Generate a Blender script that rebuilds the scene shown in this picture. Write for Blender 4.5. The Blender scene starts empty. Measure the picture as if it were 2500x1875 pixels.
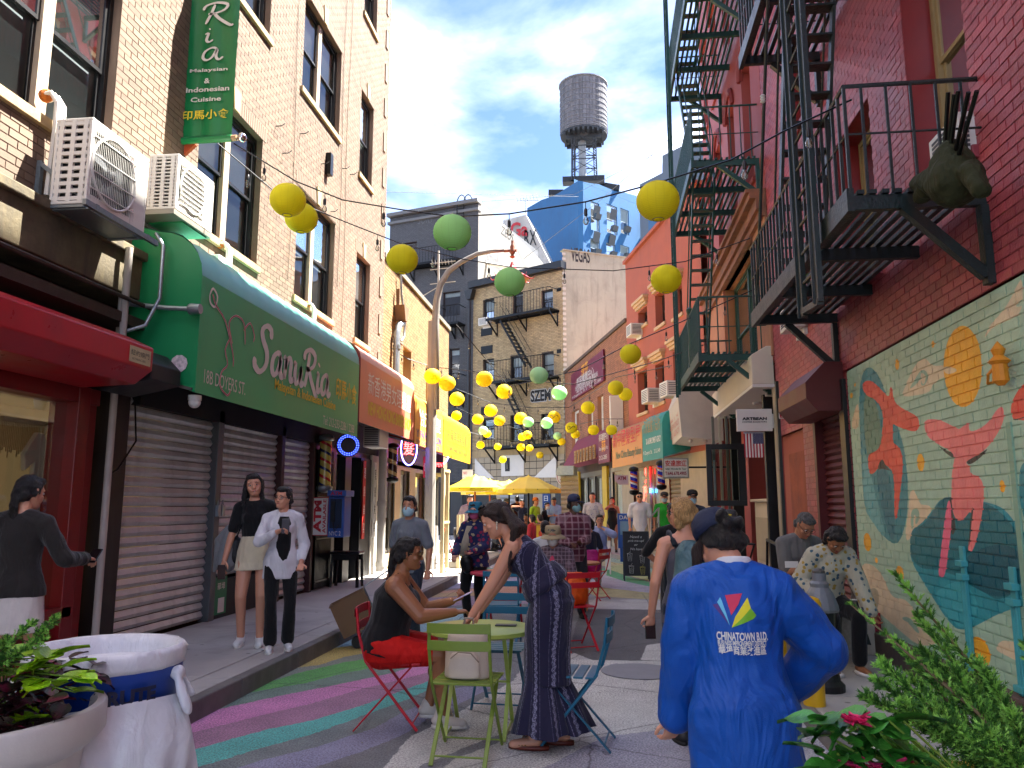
import bpy, math, random
import numpy as np
from mathutils import Vector as V, Matrix
R = random.Random(7)
S = bpy.context.scene
COL = S.collection
PI = math.pi
# ---------------------------------------------------------------- camera, world, sun, exposure
F, CH = 1900.0, 1.55                      # focal length in photo pixels, eye height
PITCH = math.atan(297.5 / F); YAW = math.atan(225 / F * math.cos(PITCH))
cam = bpy.data.objects.new('camera', bpy.data.cameras.new('camera')); COL.objects.link(cam)
cam.data.sensor_width = 36; cam.data.lens = 36 * F / 2500; cam.data.clip_end = 2000; cam.data.clip_start = .05
cam.location = (0, 0, CH); cam.rotation_euler = (PI / 2 + PITCH, 0, YAW)
S.camera = cam
EL, AZ = math.radians(60), math.radians(59)
SD = V((math.cos(EL) * math.sin(AZ), math.cos(EL) * math.cos(AZ), math.sin(EL)))   # towards the sun
sun = bpy.data.objects.new('sun', bpy.data.lights.new('sun', 'SUN')); COL.objects.link(sun)
sun.data.energy = 2.0; sun.data.angle = math.radians(.5); sun.data.color = (1, .95, .87)
sun.rotation_euler = SD.to_track_quat('Z', 'Y').to_euler()
S.view_settings.view_transform = 'Standard'; S.view_settings.look = 'None'
S.view_settings.exposure = 4.35; S.view_settings.gamma = 1
S.render.engine = 'CYCLES'
S.cycles.max_bounces = 7; S.cycles.transparent_max_bounces = 12; S.cycles.diffuse_bounces = 5
w = bpy.data.worlds.new('World'); S.world = w; w.use_nodes = True
nt = w.node_tree; nd = nt.nodes; lk = nt.links
bg = nd['Background']; bg.inputs[1].default_value = .15
sky = nd.new('ShaderNodeTexSky'); sky.sky_type = 'NISHITA'; sky.sun_disc = False
sky.sun_elevation = EL; sky.sun_rotation = AZ; sky.air_density = 1.0; sky.dust_density = .6; sky.ozone_density = 2.5
tc = nd.new('ShaderNodeTexCoord'); sep = nd.new('ShaderNodeSeparateXYZ'); lk.new(tc.outputs['Generated'], sep.inputs[0])
def wm(op, a, b=None):
 n = nd.new('ShaderNodeMath'); n.operation = op
 for i, q in enumerate((a, b)):
  if q is None: continue
  if isinstance(q, (int, float)): n.inputs[i].default_value = q
  else: lk.new(q, n.inputs[i])
 return n.outputs[0]
den = wm('ADD', wm('MAXIMUM', sep.outputs[2], 0.0), .22)
cmb = nd.new('ShaderNodeCombineXYZ')
lk.new(wm('DIVIDE', sep.outputs[0], den), cmb.inputs[0]); lk.new(wm('DIVIDE', sep.outputs[1], den), cmb.inputs[1])
cmb.inputs[2].default_value = 3.3
n1 = nd.new('ShaderNodeTexNoise'); n1.inputs['Scale'].default_value = 2.1; n1.inputs['Detail'].default_value = 9
n1.inputs['Roughness'].default_value = .56; n1.inputs['Distortion'].default_value = .25
lk.new(cmb.outputs[0], n1.inputs['Vector'])
n2 = nd.new('ShaderNodeTexNoise'); n2.inputs['Scale'].default_value = 6.5; n2.inputs['Detail'].default_value = 6
lk.new(cmb.outputs[0], n2.inputs['Vector'])
rp = nd.new('ShaderNodeValToRGB'); e = rp.color_ramp.elements
e[0].position = .43; e[0].color = (0, 0, 0, 1); e[1].position = .68; e[1].color = (1, 1, 1, 1)
for a_, b_ in ((.5, .008), (.56, .018), (.61, .04), (.65, .08)): k_ = rp.color_ramp.elements.new(a_); k_.color = (b_, b_, b_, 1)
lk.new(n1.outputs[0], rp.inputs[0])
r2 = nd.new('ShaderNodeValToRGB'); e = r2.color_ramp.elements
e[0].position = .35; e[0].color = (9.0, 8.8, 8.6, 1); e[1].position = .66; e[1].color = (17, 16.2, 15.2, 1)
lk.new(n2.outputs[0], r2.inputs[0])
sc_ = nd.new('ShaderNodeMix'); sc_.data_type = 'RGBA'; sc_.blend_type = 'MULTIPLY'; sc_.inputs[0].default_value = 1
lk.new(sky.outputs[0], sc_.inputs[6]); sc_.inputs[7].default_value = (.078, .087, .108, 1)
mx = nd.new('ShaderNodeMix'); mx.data_type = 'RGBA'
lk.new(rp.outputs[0], mx.inputs[0]); lk.new(sc_.outputs[2], mx.inputs[6]); lk.new(r2.outputs[0], mx.inputs[7])
lk.new(mx.outputs[2], bg.inputs[0])
# ---------------------------------------------------------------- measuring rays of the photograph
_f = V((-math.sin(YAW) * math.cos(PITCH), math.cos(YAW) * math.cos(PITCH), math.sin(PITCH)))
_r = V((math.cos(YAW), math.sin(YAW), 0)); _u = _r.cross(_f); CP = V((0, 0, CH)); Z = V((0, 0, 1))
def ray(a, b): return _f + _r * ((a - 1250) / F) - _u * ((b - 937.5) / F)
def gp(a, b, z=0.0): d = ray(a, b); return CP + d * ((z - CH) / d.z)
def ax(a, b, x): d = ray(a, b); return CP + d * (x / d.x)
def ay(a, b, y): d = ray(a, b); return CP + d * (y / d.y)
def proj(p):
 q = V(p) - CP; k = q.dot(_f)
 return (1250 + F * q.dot(_r) / k, 937.5 - F * q.dot(_u) / k, k)
# ---------------------------------------------------------------- materials
def hx(s):
 if not isinstance(s, str): return tuple(s)
 s = s.lstrip('#'); o = []
 for i in (0, 2, 4):
  c = int(s[i:i + 2], 16) / 255; o.append(c / 12.92 if c < .04045 else ((c + .055) / 1.055) ** 2.4)
 return tuple(o)
MC = {}
class NT:
 def __init__(s, m): m.use_nodes = True; s.t = m.node_tree; s.n = s.t.nodes; s.b = s.n['Principled BSDF']
 def new(s, k, **kw):
  n = s.n.new('ShaderNode' + k)
  for a, b in kw.items(): setattr(n, a, b)
  return n
 def set(s, i, q):
  if q is None: return
  if hasattr(q, 'node'): s.t.links.new(q, i)
  else: i.default_value = q
 def math(s, op, a, b=None, c=None):
  n = s.new('Math', operation=op); s.set(n.inputs[0], a); s.set(n.inputs[1], b)
  if c is not None: s.set(n.inputs[2], c)
  return n.outputs[0]
 def mix(s, f, a, b, bt='MIX'):
  n = s.new('Mix', data_type='RGBA', blend_type=bt); s.set(n.inputs[0], f); s.set(n.inputs[6], a); s.set(n.inputs[7], b); return n.outputs[2]
 def noise(s, vec, sc, det=5, ro=.6, dist=0):
  n = s.new('TexNoise'); s.set(n.inputs['Vector'], vec); n.inputs['Scale'].default_value = sc
  n.inputs['Detail'].default_value = det; n.inputs['Roughness'].default_value = ro; n.inputs['Distortion'].default_value = dist
  return n.outputs[0]
 def ramp(s, v, *st):
  n = s.new('ValToRGB'); e = n.color_ramp.elements; s.set(n.inputs[0], v)
  while len(e) < len(st): e.new(.5)
  for i, (p, c) in enumerate(st): e[i].position = p; e[i].color = (c, c, c, 1) if isinstance(c, (int, float)) else (*c[:3], 1)
  return n.outputs[0]
 def pos(s): return s.new('NewGeometry').outputs['Position']
 def bump(s, h, st=.3, d=.01):
  n = s.new('Bump'); n.inputs['Strength'].default_value = st; n.inputs['Distance'].default_value = d
  s.set(n.inputs['Height'], h); s.t.links.new(n.outputs[0], s.b.inputs['Normal'])
def c4(c): return (*hx(c)[:3], 1)
def mat(name, col=None, ro=.6, me=0., var=.12, vs=4., bump=.0, bs=90., dirt=0., em=None, es=1., rnd=0., spec=.5, coat=0., fuzz=0., sub=0.):
 if name in MC: return MC[name]
 m = bpy.data.materials.new(name); MC[name] = m; t = NT(m); P = t.pos(); b = t.b
 col = hx(col)
 n = t.noise(P, vs, 6)
 k = t.ramp(n, (.25, 1 - var), (.75, 1 + var))
 c = t.mix(1., c4(col), k, 'MULTIPLY')
 if rnd:
  a = t.new('Attribute', attribute_name='rnd')
  c = t.mix(1., c, t.ramp(a.outputs['Fac'], (0, 1 - rnd), (.8, 1 + rnd * .35), (1, (1 + rnd * .6, 1 + rnd * .45, 1 + rnd * .25))), 'MULTIPLY')
 if dirt:
  d = t.noise(P, 1.1, 9, .68, .6)
  c = t.mix(t.ramp(d, (.48, 0), (.72, dirt)), c, (.03, .026, .022, 1))
  mp = t.new('Mapping'); mp.inputs['Scale'].default_value = (1, 1, .12); t.set(mp.inputs[0], P); c = t.mix(t.ramp(t.noise(mp.outputs[0], 5, 6, .6), (.5, 0), (.75, dirt * 1.3)), c, (.06, .05, .045, 1))
 t.set(b.inputs['Base Color'], c)
 b.inputs['Metallic'].default_value = me; b.inputs['Specular IOR Level'].default_value = spec
 t.set(b.inputs['Roughness'], t.math('MULTIPLY_ADD', n, .25, max(ro - .125, .03)))
 if coat: b.inputs['Coat Weight'].default_value = coat; b.inputs['Coat Roughness'].default_value = .1
 if fuzz: b.inputs['Sheen Weight'].default_value = fuzz
 if sub: b.inputs['Subsurface Weight'].default_value = sub; b.inputs['Subsurface Radius'].default_value = (.02, .008, .004)
 if bump: t.bump(t.noise(P, bs, 4), bump, .012)
 if em is not None: b.inputs['Emission Color'].default_value = c4(em); b.inputs['Emission Strength'].default_value = es
 return m
# ---------------------------------------------------------------- objects
XF = {}
def link(o, parent=None):
 COL.objects.link(o)
 if parent is not None: o.parent = parent
 XF[o.name] = (XF[parent.name] if parent is not None else Matrix()) @ (Matrix.Translation(o.location) @ o.rotation_euler.to_matrix().to_4x4())
 return o
def tag(o, label=None, cat=None, group=None, kind=None):
 for k, q in (('label', label), ('category', cat), ('group', group), ('kind', kind)):
  if q: o[k] = q
 return o
def T(name, label, cat, loc=(0, 0, 0), rz=0, group=None):
 o = bpy.data.objects.new(name, None); o.empty_display_size = .1; o.location = loc; o.rotation_euler = (0, 0, rz)
 link(o); return tag(o, label, cat, group)
KIDS = {}
def copy_tree(o, loc=None, rz=None, label=None, parent=None, group=None, mats=None):
 c = o.copy()
 if loc is not None: c.location = loc
 if rz is not None: c.rotation_euler[2] = rz
 if label: c['label'] = label
 if group: c['group'] = group
 if mats and c.data and c.data.name in mats: c.data = mats[c.data.name]
 link(c, parent)
 for k in list(o.children): copy_tree(k, parent=c, mats=mats)
 return c
def frame_of(d, up=Z):
 d = d.normalized(); s = d.cross(up)
 if s.length < 1e-4: s = d.cross(V((1, 0, 0)))
 s.normalize(); return s, s.cross(d)
class MB:
 def __init__(s): s.v = []; s.f = []; s.a = []; s.m = []
 def add(s, vs, fs, a=.5, m=0):
  n = len(s.v); s.v += [tuple(q) for q in vs]; s.f += [tuple(i + n for i in f) for f in fs]; s.a += [a] * len(fs); s.m += [m] * len(fs); return s
 def obox(s, o, X, Y, Zv, back=True, a=.5, m=0):
  p = [o, o + X, o + X + Y, o + Y, o + Zv, o + X + Zv, o + X + Y + Zv, o + Y + Zv]
  f = [(0, 3, 2, 1), (4, 5, 6, 7), (0, 1, 5, 4), (1, 2, 6, 5), (2, 3, 7, 6), (3, 0, 4, 7)]
  if not back: f = f[1:]
  return s.add(p, f, a, m)
 def box(s, x0, x1, y0, y1, z0, z1, a=.5, m=0): return s.obox(V((x0, y0, z0)), V((x1 - x0, 0, 0)), V((0, y1 - y0, 0)), V((0, 0, z1 - z0)), a=a, m=m)
 def bar(s, p, q, w, h=None, up=Z, m=0):
  p, q = V(p), V(q); h = h or w; a, b = frame_of(q - p, up)
  return s.obox(p - a * w / 2 - b * h / 2, a * w, b * h, q - p, m=m)
 def tube(s, pts, r, n=8, cap=True, m=0):
  pts = [V(p) for p in pts]; rs = r if isinstance(r, (list, tuple)) else [r] * len(pts); vs = []; fs = []; pa = None
  for i, p in enumerate(pts):
   d = (pts[min(i + 1, len(pts) - 1)] - pts[max(i - 1, 0)]).normalized()
   if pa is None: a, b = frame_of(d)
   else: a = (pa - d * pa.dot(d)).normalized(); b = a.cross(d)
   pa = a
   vs += [p + (a * math.cos(t * 2 * PI / n) + b * math.sin(t * 2 * PI / n)) * rs[i] for t in range(n)]
  for i in range(len(pts) - 1):
   fs += [(i * n + t, i * n + (t + 1) % n, (i + 1) * n + (t + 1) % n, (i + 1) * n + t) for t in range(n)]
  if cap: fs += [tuple(range(n - 1, -1, -1)), tuple(range((len(pts) - 1) * n, len(pts) * n))]
  return s.add(vs, fs, m=m)
 def lathe(s, c, prof, n=24, axis=Z, e=None, m=0, wob=None):      # prof: (radius, height)
  c = V(c); a, b = frame_of(V(axis)); ax_ = V(axis).normalized(); vs = []; fs = []
  ex, ey = e or (1, 1)
  for j, (r, h) in enumerate(prof):
   for t in range(n):
    k = wob(j, t) if wob else 1
    vs.append(c + ax_ * h + (a * math.cos(t * 2 * PI / n) * ex + b * math.sin(t * 2 * PI / n) * ey) * r * k)
  for i in range(len(prof) - 1):
   fs += [(i * n + t, i * n + (t + 1) % n, (i + 1) * n + (t + 1) % n, (i + 1) * n + t) for t in range(n)]
  if prof[0][0] > 0: fs.append(tuple(range(n - 1, -1, -1)))
  if prof[-1][0] > 0: fs.append(tuple(range((len(prof) - 1) * n, len(prof) * n)))
  return s.add(vs, fs, m=m)
 def ball(s, c, r, n=12, k=8, m=0):
  c = V(c); r = r if isinstance(r, (tuple, list)) else (r, r, r); vs = [c + V((0, 0, r[2]))]; fs = []
  for i in range(1, k):
   t = PI * i / k
   vs += [c + V((r[0] * math.sin(t) * math.cos(2 * PI * j / n), r[1] * math.sin(t) * math.sin(2 * PI * j / n), r[2] * math.cos(t))) for j in range(n)]
  vs.append(c - V((0, 0, r[2]))); L = len(vs) - 1
  for j in range(n):
   fs.append((0, 1 + j, 1 + (j + 1) % n)); fs.append((L, 1 + (k - 2) * n + (j + 1) % n, 1 + (k - 2) * n + j))
   for i in range(k - 2): fs.append((1 + i * n + j, 1 + (i + 1) * n + j, 1 + (i + 1) * n + (j + 1) % n, 1 + i * n + (j + 1) % n))
  return s.add(vs, fs, m=m)
 def prism(s, pts, off, a=.5, m=0):
  n = len(pts); pts = [V(p) for p in pts]; off = V(off)
  return s.add(pts + [p + off for p in pts], [tuple(range(n - 1, -1, -1)), tuple(range(n, 2 * n))] + [(i, (i + 1) % n, n + (i + 1) % n, n + i) for i in range(n)], a, m)
 def quad(s, *p, a=.5, m=0): return s.add(p, [tuple(range(len(p)))], a, m)
 def build(s, name, mt, parent=None, smooth=False, local=False, label=None, cat=None, group=None, kind=None, bevel=0, sub=0, nofix=False):
  if not s.v: return None
  vs = np.array(s.v, dtype=float); loc = V((0, 0, 0))
  if parent is not None and not local:
   M = XF[parent.name].inverted(); A = np.array(M); vs = vs @ A[:3, :3].T + A[:3, 3]
  elif parent is None and not local:
   lo, hi = vs.min(0), vs.max(0); loc = V(((lo[0] + hi[0]) / 2, (lo[1] + hi[1]) / 2, lo[2])); vs = vs - np.array(loc)
  me = bpy.data.meshes.new(name); me.from_pydata(vs.tolist(), [], s.f)
  for q in (mt if isinstance(mt, (list, tuple)) else [mt]): me.materials.append(q)
  if isinstance(mt, (list, tuple)): me.polygons.foreach_set('material_index', s.m)
  if not nofix:
   import bmesh
   bm = bmesh.new(); bm.from_mesh(me); bmesh.ops.recalc_face_normals(bm, faces=bm.faces); bm.to_mesh(me); bm.free()
  at = me.attributes.new('rnd', 'FLOAT', 'FACE'); at.data.foreach_set('value', s.a)
  if smooth: me.polygons.foreach_set('use_smooth', [True] * len(me.polygons))
  me.update()
  o = bpy.data.objects.new(name, me); o.location = loc; link(o, parent)
  if bevel: q = o.modifiers.new('bevel', 'BEVEL'); q.width = bevel; q.segments = 2; q.limit_method = 'ANGLE'
  if sub: q = o.modifiers.new('sub', 'SUBSURF'); q.levels = q.render_levels = sub
  if smooth and bevel == 0 and sub == 0 and smooth != 'all': me.set_sharp_from_angle(angle=math.radians(40))
  return tag(o, label, cat, group, kind)
TMP = bpy.data.scenes.new('workshop')          # a scene of its own to evaluate modifiers and letters in
def evald(o):
 TMP.collection.objects.link(o); TMP.view_layers[0].update(); dg = TMP.view_layers[0].depsgraph
 me = bpy.data.meshes.new_from_object(o.evaluated_get(dg)); bpy.data.objects.remove(o); return me
class Fr:                                   # a facade: origin, along-wall unit, outward unit
 def __init__(s, O, P, N=None):
  s.O = V(O); s.U = (V(P) - s.O); s.L = s.U.length; s.U.normalize()
  s.N = V((s.U.y, -s.U.x, 0)) if N is None else V(N).normalized()
  if s.N.dot(CP - s.O) < 0 and N is None: s.N = -s.N
 def p(s, u, v, n=0): return s.O + s.U * u + Z * v + s.N * n
 def px(s, a, b, n=0):
  d = ray(a, b); o = s.O + s.N * n; t = (o - CP).dot(s.N) / d.dot(s.N); q = CP + d * t - s.O
  return q.dot(s.U), q.z
 def box(s, mb, u0, u1, v0, v1, n0, n1, m=0): return mb.obox(s.p(u0, v0, n0), s.U * (u1 - u0), s.N * (n1 - n0), Z * (v1 - v0), m=m)
def text(t, O, X, Y, w, h, mt, parent=None, name='lettering', bold=0., ext=.001, shear=0., sp=1., fit=True):
 """flat letters filling the parallelogram O, X*w, Y*h"""
 c = bpy.data.curves.new(name, 'FONT'); c.body = t; c.offset = bold; c.shear = shear; c.space_character = sp; c.resolution_u = 3
 c.align_x = 'CENTER'
 me = evald(bpy.data.objects.new(name, c))
 n = len(me.vertices)
 if not n: return None
 a = np.empty(n * 3); me.vertices.foreach_get('co', a); a = a.reshape(-1, 3)
 lo, hi = a.min(0), a.max(0); a = (a - lo) / np.maximum(hi - lo, 1e-6)
 X, Y, O = V(X).normalized(), V(Y).normalized(), V(O)
 if not fit:
  w2 = h * (hi[0] - lo[0]) / (hi[1] - lo[1]); O = O + X * (w - w2) / 2; w = w2
 N = X.cross(Y).normalized()
 wv = np.array(O) + a[:, :1] * np.array(X * w) + a[:, 1:2] * np.array(Y * h)
 mb = MB(); fs = [tuple(p.vertices) for p in me.polygons]
 mb.add([V(q) for q in wv], fs); bpy.data.meshes.remove(me)
 return mb.build(name, mt, parent, nofix=True)
def raster(name, W, H, bgc, shapes):
 """a small painting made of polygons: shapes = [(points in 0..1, colour)]"""
 A = np.ones((H, W, 4), dtype=np.float32); A[:, :, :3] = hx(bgc)
 for pts, c in shapes:
  P = np.array(pts, dtype=float) * (W, H); x0, x1 = int(max(P[:, 0].min(), 0)), int(min(P[:, 0].max() + 2, W)); y0, y1 = int(max(P[:, 1].min(), 0)), int(min(P[:, 1].max() + 2, H))
  if x1 <= x0 or y1 <= y0: continue
  gx, gy = np.meshgrid(np.arange(x0, x1) + .5, np.arange(y0, y1) + .5); ins = np.zeros(gx.shape, bool)
  for i in range(len(P)):
   (xa, ya), (xb, yb) = P[i], P[(i + 1) % len(P)]
   if ya == yb: continue
   ins ^= ((ya > gy) != (yb > gy)) & (gx < (xb - xa) * (gy - ya) / (yb - ya) + xa)
  A[y0:y1, x0:x1, :3][ins] = hx(c)
 im = bpy.data.images.new(name, W, H, float_buffer=True); im.colorspace_settings.name = 'Linear Rec.709'
 im.pixels.foreach_set(A.ravel()); im.pack(); return im
def ell(cx, cy, rx, ry, rot=0, n=28):
 return [(cx + rx * math.cos(t) * math.cos(rot) - ry * math.sin(t) * math.sin(rot), cy + rx * math.cos(t) * math.sin(rot) + ry * math.sin(t) * math.cos(rot)) for t in [i * 2 * PI / n for i in range(n)]]
def smooth_poly(pts, k=3):
 pts = [tuple(p) for p in pts]
 for _ in range(k):
  o = []
  for i in range(len(pts)):
   a, b = pts[i], pts[(i + 1) % len(pts)]
   o += [(a[0] * .75 + b[0] * .25, a[1] * .75 + b[1] * .25), (a[0] * .25 + b[0] * .75, a[1] * .25 + b[1] * .75)]
  pts = o
 return pts
# ---------------------------------------------------------------- shared materials
def glassy(name, tint=(.75, .8, .8), tr=.8, ro=.02, boost=1.):
 m = bpy.data.materials.new(name); t = NT(m); MC[name] = m
 g = t.new('BsdfGlossy'); g.inputs['Roughness'].default_value = ro; tp = t.new('BsdfTransparent'); tp.inputs[0].default_value = (*[c * tr for c in tint], 1)
 f = t.new('Fresnel'); f.inputs[0].default_value = 1.5; n = t.noise(t.pos(), 1.3, 2)
 bm_ = t.new('Bump'); bm_.inputs['Strength'].default_value = .04; t.set(bm_.inputs['Height'], n); t.set(g.inputs['Normal'], bm_.outputs[0])
 mx_ = t.new('MixShader'); t.set(mx_.inputs[0], t.math('MINIMUM', t.math('MULTIPLY', f.outputs[0], boost), .95)); t.set(mx_.inputs[1], tp.outputs[0]); t.set(mx_.inputs[2], g.outputs[0])
 t.set(t.n['Material Output'].inputs[0], mx_.outputs[0]); return m
GL = glassy('window_glass', boost=1.0); GLS = glassy('shop_glass', (.8, .82, .76), .95, boost=.25)
tan = mat('tan_brick', '#7a6655', .8, var=.14, vs=.9, rnd=.2, bump=.25, bs=160, dirt=.12)
tan_m = mat('tan_mortar', '#5c4a3e', .9, var=.2, vs=8)
yel = mat('yellow_brick', '#8f6f48', .8, var=.14, vs=1.2, rnd=.3, bump=.25, bs=160, dirt=.12)
crm = mat('cream_brick', '#b3a07a', .85, var=.12, vs=1, rnd=.22, dirt=.2)
crm_m = mat('dark_mortar', '#5f574c', .9)
redb = mat('red_painted_brick', '#aa4b51', .42, var=.2, vs=1.1, rnd=.22, bump=.5, bs=45, dirt=.1)
redm = mat('red_painted_joint', '#933c42', .5, var=.1)
org = mat('orange_brick', '#a06c50', .85, var=.12, vs=1, rnd=.2, dirt=.2)
cor = mat('coral_stucco', '#a95c48', .85, var=.08, vs=1.5, bump=.1, bs=30, dirt=.08)
grb = mat('gray_painted_brick', '#55585d', .8, var=.08, rnd=.12, dirt=.1)
grs = mat('gray_stucco', '#74726e', .9, var=.12, vs=.5, dirt=.25)
stone = mat('limestone', '#a59069', .85, var=.2, vs=5, bump=.3, bs=50, dirt=.35)
conc = mat('old_concrete', '#6a6048', .9, var=.35, vs=3, bump=.5, bs=20, dirt=.75)
blk = mat('black_paint', '#17181a', .4, var=.2); blkm = mat('black_steel', '#141516', .35, me=.5)
dgr = mat('dark_green_steel', '#0b1f1b', .42, var=.25, vs=9, bump=.5, bs=35, dirt=.5)
tgr = mat('teal_green_steel', '#114439', .42, var=.25, vs=9, bump=.4, bs=35, dirt=.2)
wht = mat('white_paint', '#d9d8d2', .5, var=.05); whs = mat('white_plastic', '#d8d6cd', .4, var=.05, vs=2, dirt=.04)
galv = mat('galvanised_steel', '#9aa5ab', .38, me=.75, var=.15, vs=12)
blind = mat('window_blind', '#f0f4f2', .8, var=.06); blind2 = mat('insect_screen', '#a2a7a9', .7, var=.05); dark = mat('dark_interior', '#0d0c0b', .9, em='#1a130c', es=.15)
tnb = mat('tan_board', '#a8967f', .7, var=.06); mar = mat('maroon_paint', '#4a1216', .45, var=.15)
def cells(mb, fr, u0, u1, v0, v1, holes, n=0):
 us = sorted({u0, u1, *[min(max(q, u0), u1) for h in holes for q in h[:2]]}); vs = sorted({v0, v1, *[min(max(q, v0), v1) for h in holes for q in h[2:4]]})
 for i in range(len(us) - 1):
  for j in range(len(vs) - 1):
   uc, vc = (us[i] + us[i + 1]) / 2, (vs[j] + vs[j + 1]) / 2
   if us[i + 1] - us[i] < 1e-5 or vs[j + 1] - vs[j] < 1e-5 or any(h[0] < uc < h[1] and h[2] < vc < h[3] for h in holes): continue
   mb.quad(fr.p(us[i], vs[j], n), fr.p(us[i + 1], vs[j], n), fr.p(us[i + 1], vs[j + 1], n), fr.p(us[i], vs[j + 1], n))
def bricks(root, fr, u0, u1, v0, v1, holes, mt, mm, bw=.2, bh=.061, jt=.011, proud=.006, singles=300, wall='wall', top=None, mg=200, bev=0):
 mb = MB(); cells(mb, fr, u0, u1, v0, v1, holes); W = mb.build(wall, mm, root)
 full, rest = [], MB(); pu, pv = bw + jt, bh + jt; r = 0; v = v0 + jt / 2
 while v + bh <= v1 + 1e-4:
  u = u0 - (pu / 2 if r % 2 else 0); vc = v + bh / 2; spans = sorted((h[0], h[1]) for h in holes if h[2] - .01 < vc < h[3] + .01)
  while u < u1:
   segs = [(max(u, u0) + jt / 2, min(u + bw + jt, u1) - jt / 2)]
   for h0, h1 in spans:
    segs = [q for a, b in segs for q in ((a, min(b, h0)), (max(a, h1), b)) if q[1] - q[0] > .015]
   for a, b in segs:
    if top and vc > top((a + b) / 2): continue
    c = fr.p((a + b) / 2, vc, proud)
    x, y, k = proj(c)
    if k < .3 or not (-mg < x < 2500 + mg and -mg < y < 1875 + mg): continue
    rn = R.random()
    if b - a > bw - .001 and 40 < x < 2460 and 40 < y < 1835 and not (x < 330 and y > 1400) and singles:
     full.append((-(abs((fr.p(1, 0, 0) - fr.O).normalized().dot(_r)) + abs((c - CP).normalized().dot(fr.N))) / k ** 2 * abs((c - CP).normalized().dot(fr.N)), a, v, rn))
    else: rest.obox(fr.p(a, v, -.004), fr.U * (b - a), fr.N * (proud + .004 + R.uniform(-.0015, .0015)), Z * bh, back=False, a=rn)
   u += pu
  v += pv; r += 1
 full.sort()
 for _, a, vv, rn in full[singles:]: rest.obox(fr.p(a, vv, -.004), fr.U * bw, fr.N * (proud + .004 + R.uniform(-.0015, .0015)), Z * bh, back=False, a=rn)
 var = []
 for i in range(8):
  q = MB(); j = i * .0004; q.obox(V((0, 0, 0)), fr.U * bw, fr.N * (proud + .004 + j), Z * bh, a=i / 7)
  me = bpy.data.meshes.new('brick'); me.from_pydata(q.v, [], q.f); me.materials.append(mt)
  at = me.attributes.new('rnd', 'FLOAT', 'FACE'); at.data.foreach_set('value', q.a); var.append(me)
 L = XF[root.name].translation
 for _, a, vv, rn in full[:singles]:
  o = bpy.data.objects.new('brick', var[int(rn * 7.99)]); o.location = fr.p(a, vv, -.004) - L; COL.objects.link(o); o.parent = root
 rest.build('brickwork', mt, root, kind='stuff'); return W
def window(root, fr, u0, u1, v0, v1, fm=None, double=False, dep=.16, sill=True, sm=None, frame=.055, lint=None, rev=None, mull=.14, cover=None, half=True, gl=None, mm=None, split=.5, name='window'):
 fm = fm or blk; F_ = MB(); B = lambda a, b, c, d, n0, n1, q=F_: fr.box(q, a, b, c, d, n0, n1)
 n0, n1 = -dep - .07, -dep
 B(u0, u0 + frame, v0, v1, n0, n1); B(u1 - frame, u1, v0, v1, n0, n1); B(u0 + frame, u1 - frame, v1 - frame, v1, n0, n1); B(u0 + frame, u1 - frame, v0, v0 + frame, n0, n1)
 um = (u0 + u1) / 2; halves = [(u0 + frame, u1 - frame)] if not double else [(u0 + frame, um - mull / 2), (um + mull / 2, u1 - frame)]
 vm = v0 + (v1 - v0) * split; s = min(.04, (u1 - u0) * .06)
 for a, b in halves:
  for c, d, k in ((v0 + frame, vm + .02, -.045), (vm - .02, v1 - frame, -.02)):
   if not half and k == -.045: continue
   if not half: c = v0 + frame
   m0, m1 = -dep + k - .02, -dep + k
   B(a, a + s, c, d, m0, m1); B(b - s, b, c, d, m0, m1); B(a + s, b - s, c, c + s, m0, m1); B(a + s, b - s, d - s, d, m0, m1)
 w_ = F_.build(name, fm, root)
 if double: q = MB(); B(um - mull / 2, um + mull / 2, v0 + frame, v1 - frame, n0, n1 + .012, q); q.build('mullion', mm or tnb, w_)
 for a, b in halves:
  for c, d, k in ((v0 + frame, vm, -.056), (vm, v1 - frame, -.031)):
   if not half and k == -.056: continue
   if not half: c = v0 + frame
   q = MB(); k -= dep; q.quad(fr.p(a, c, k), fr.p(b, c, k), fr.p(b, d, k), fr.p(a, d, k)); q.build('pane', gl or GL, w_)
 q = MB(); k = -dep - .085; hm = vm if cover is None else v0 + (v1 - v0) * cover
 q.quad(fr.p(u0, hm, k), fr.p(u1, hm, k), fr.p(u1, v1, k), fr.p(u0, v1, k)); q.build('blind', blind, w_)
 q = MB(); k -= .02; q.quad(fr.p(u0, v0, k), fr.p(u1, v0, k), fr.p(u1, hm + .05, k), fr.p(u0, hm + .05, k)); q.build('backing', blind2 if cover is None else dark, w_)
 if rev:
  q = MB(); e = .006
  for a, b, c, d in ((u0 - e, u0, v0, v1), (u1, u1 + e, v0, v1), (u0, u1, v1, v1 + e), (u0, u1, v0 - e, v0)): B(a, b, c, d, n0, -.001, q)
  q.build('reveal', rev, w_)
 if sill: q = MB(); B(u0 - .06, u1 + .06, v0 - .1, v0 - .002, -dep, .05, q); q.build('sill', sm or stone, w_, bevel=.006)
 if lint:
  q = MB(); a = u0 - .1;
  while a < u1 + .05: B(a, a + .055, v1 + .002, v1 + .2, -.01, .012, q); a += .066
  q.build('lintel', lint, w_)
  q = MB(); q.prism([fr.p(um - .07, v1, .0), fr.p(um + .07, v1, .0), fr.p(um + .11, v1 + .3, .0), fr.p(um - .11, v1 + .3, .0)], fr.N * .03); q.build('keystone', stone, w_)
 return w_
def body(root, fr, u0, u1, h, dep, mt, n0=-.4, name='body'):
 q = MB(); fr.box(q, u0, u1, 0, h, -dep, n0); return q.build(name, mt, root)
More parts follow.
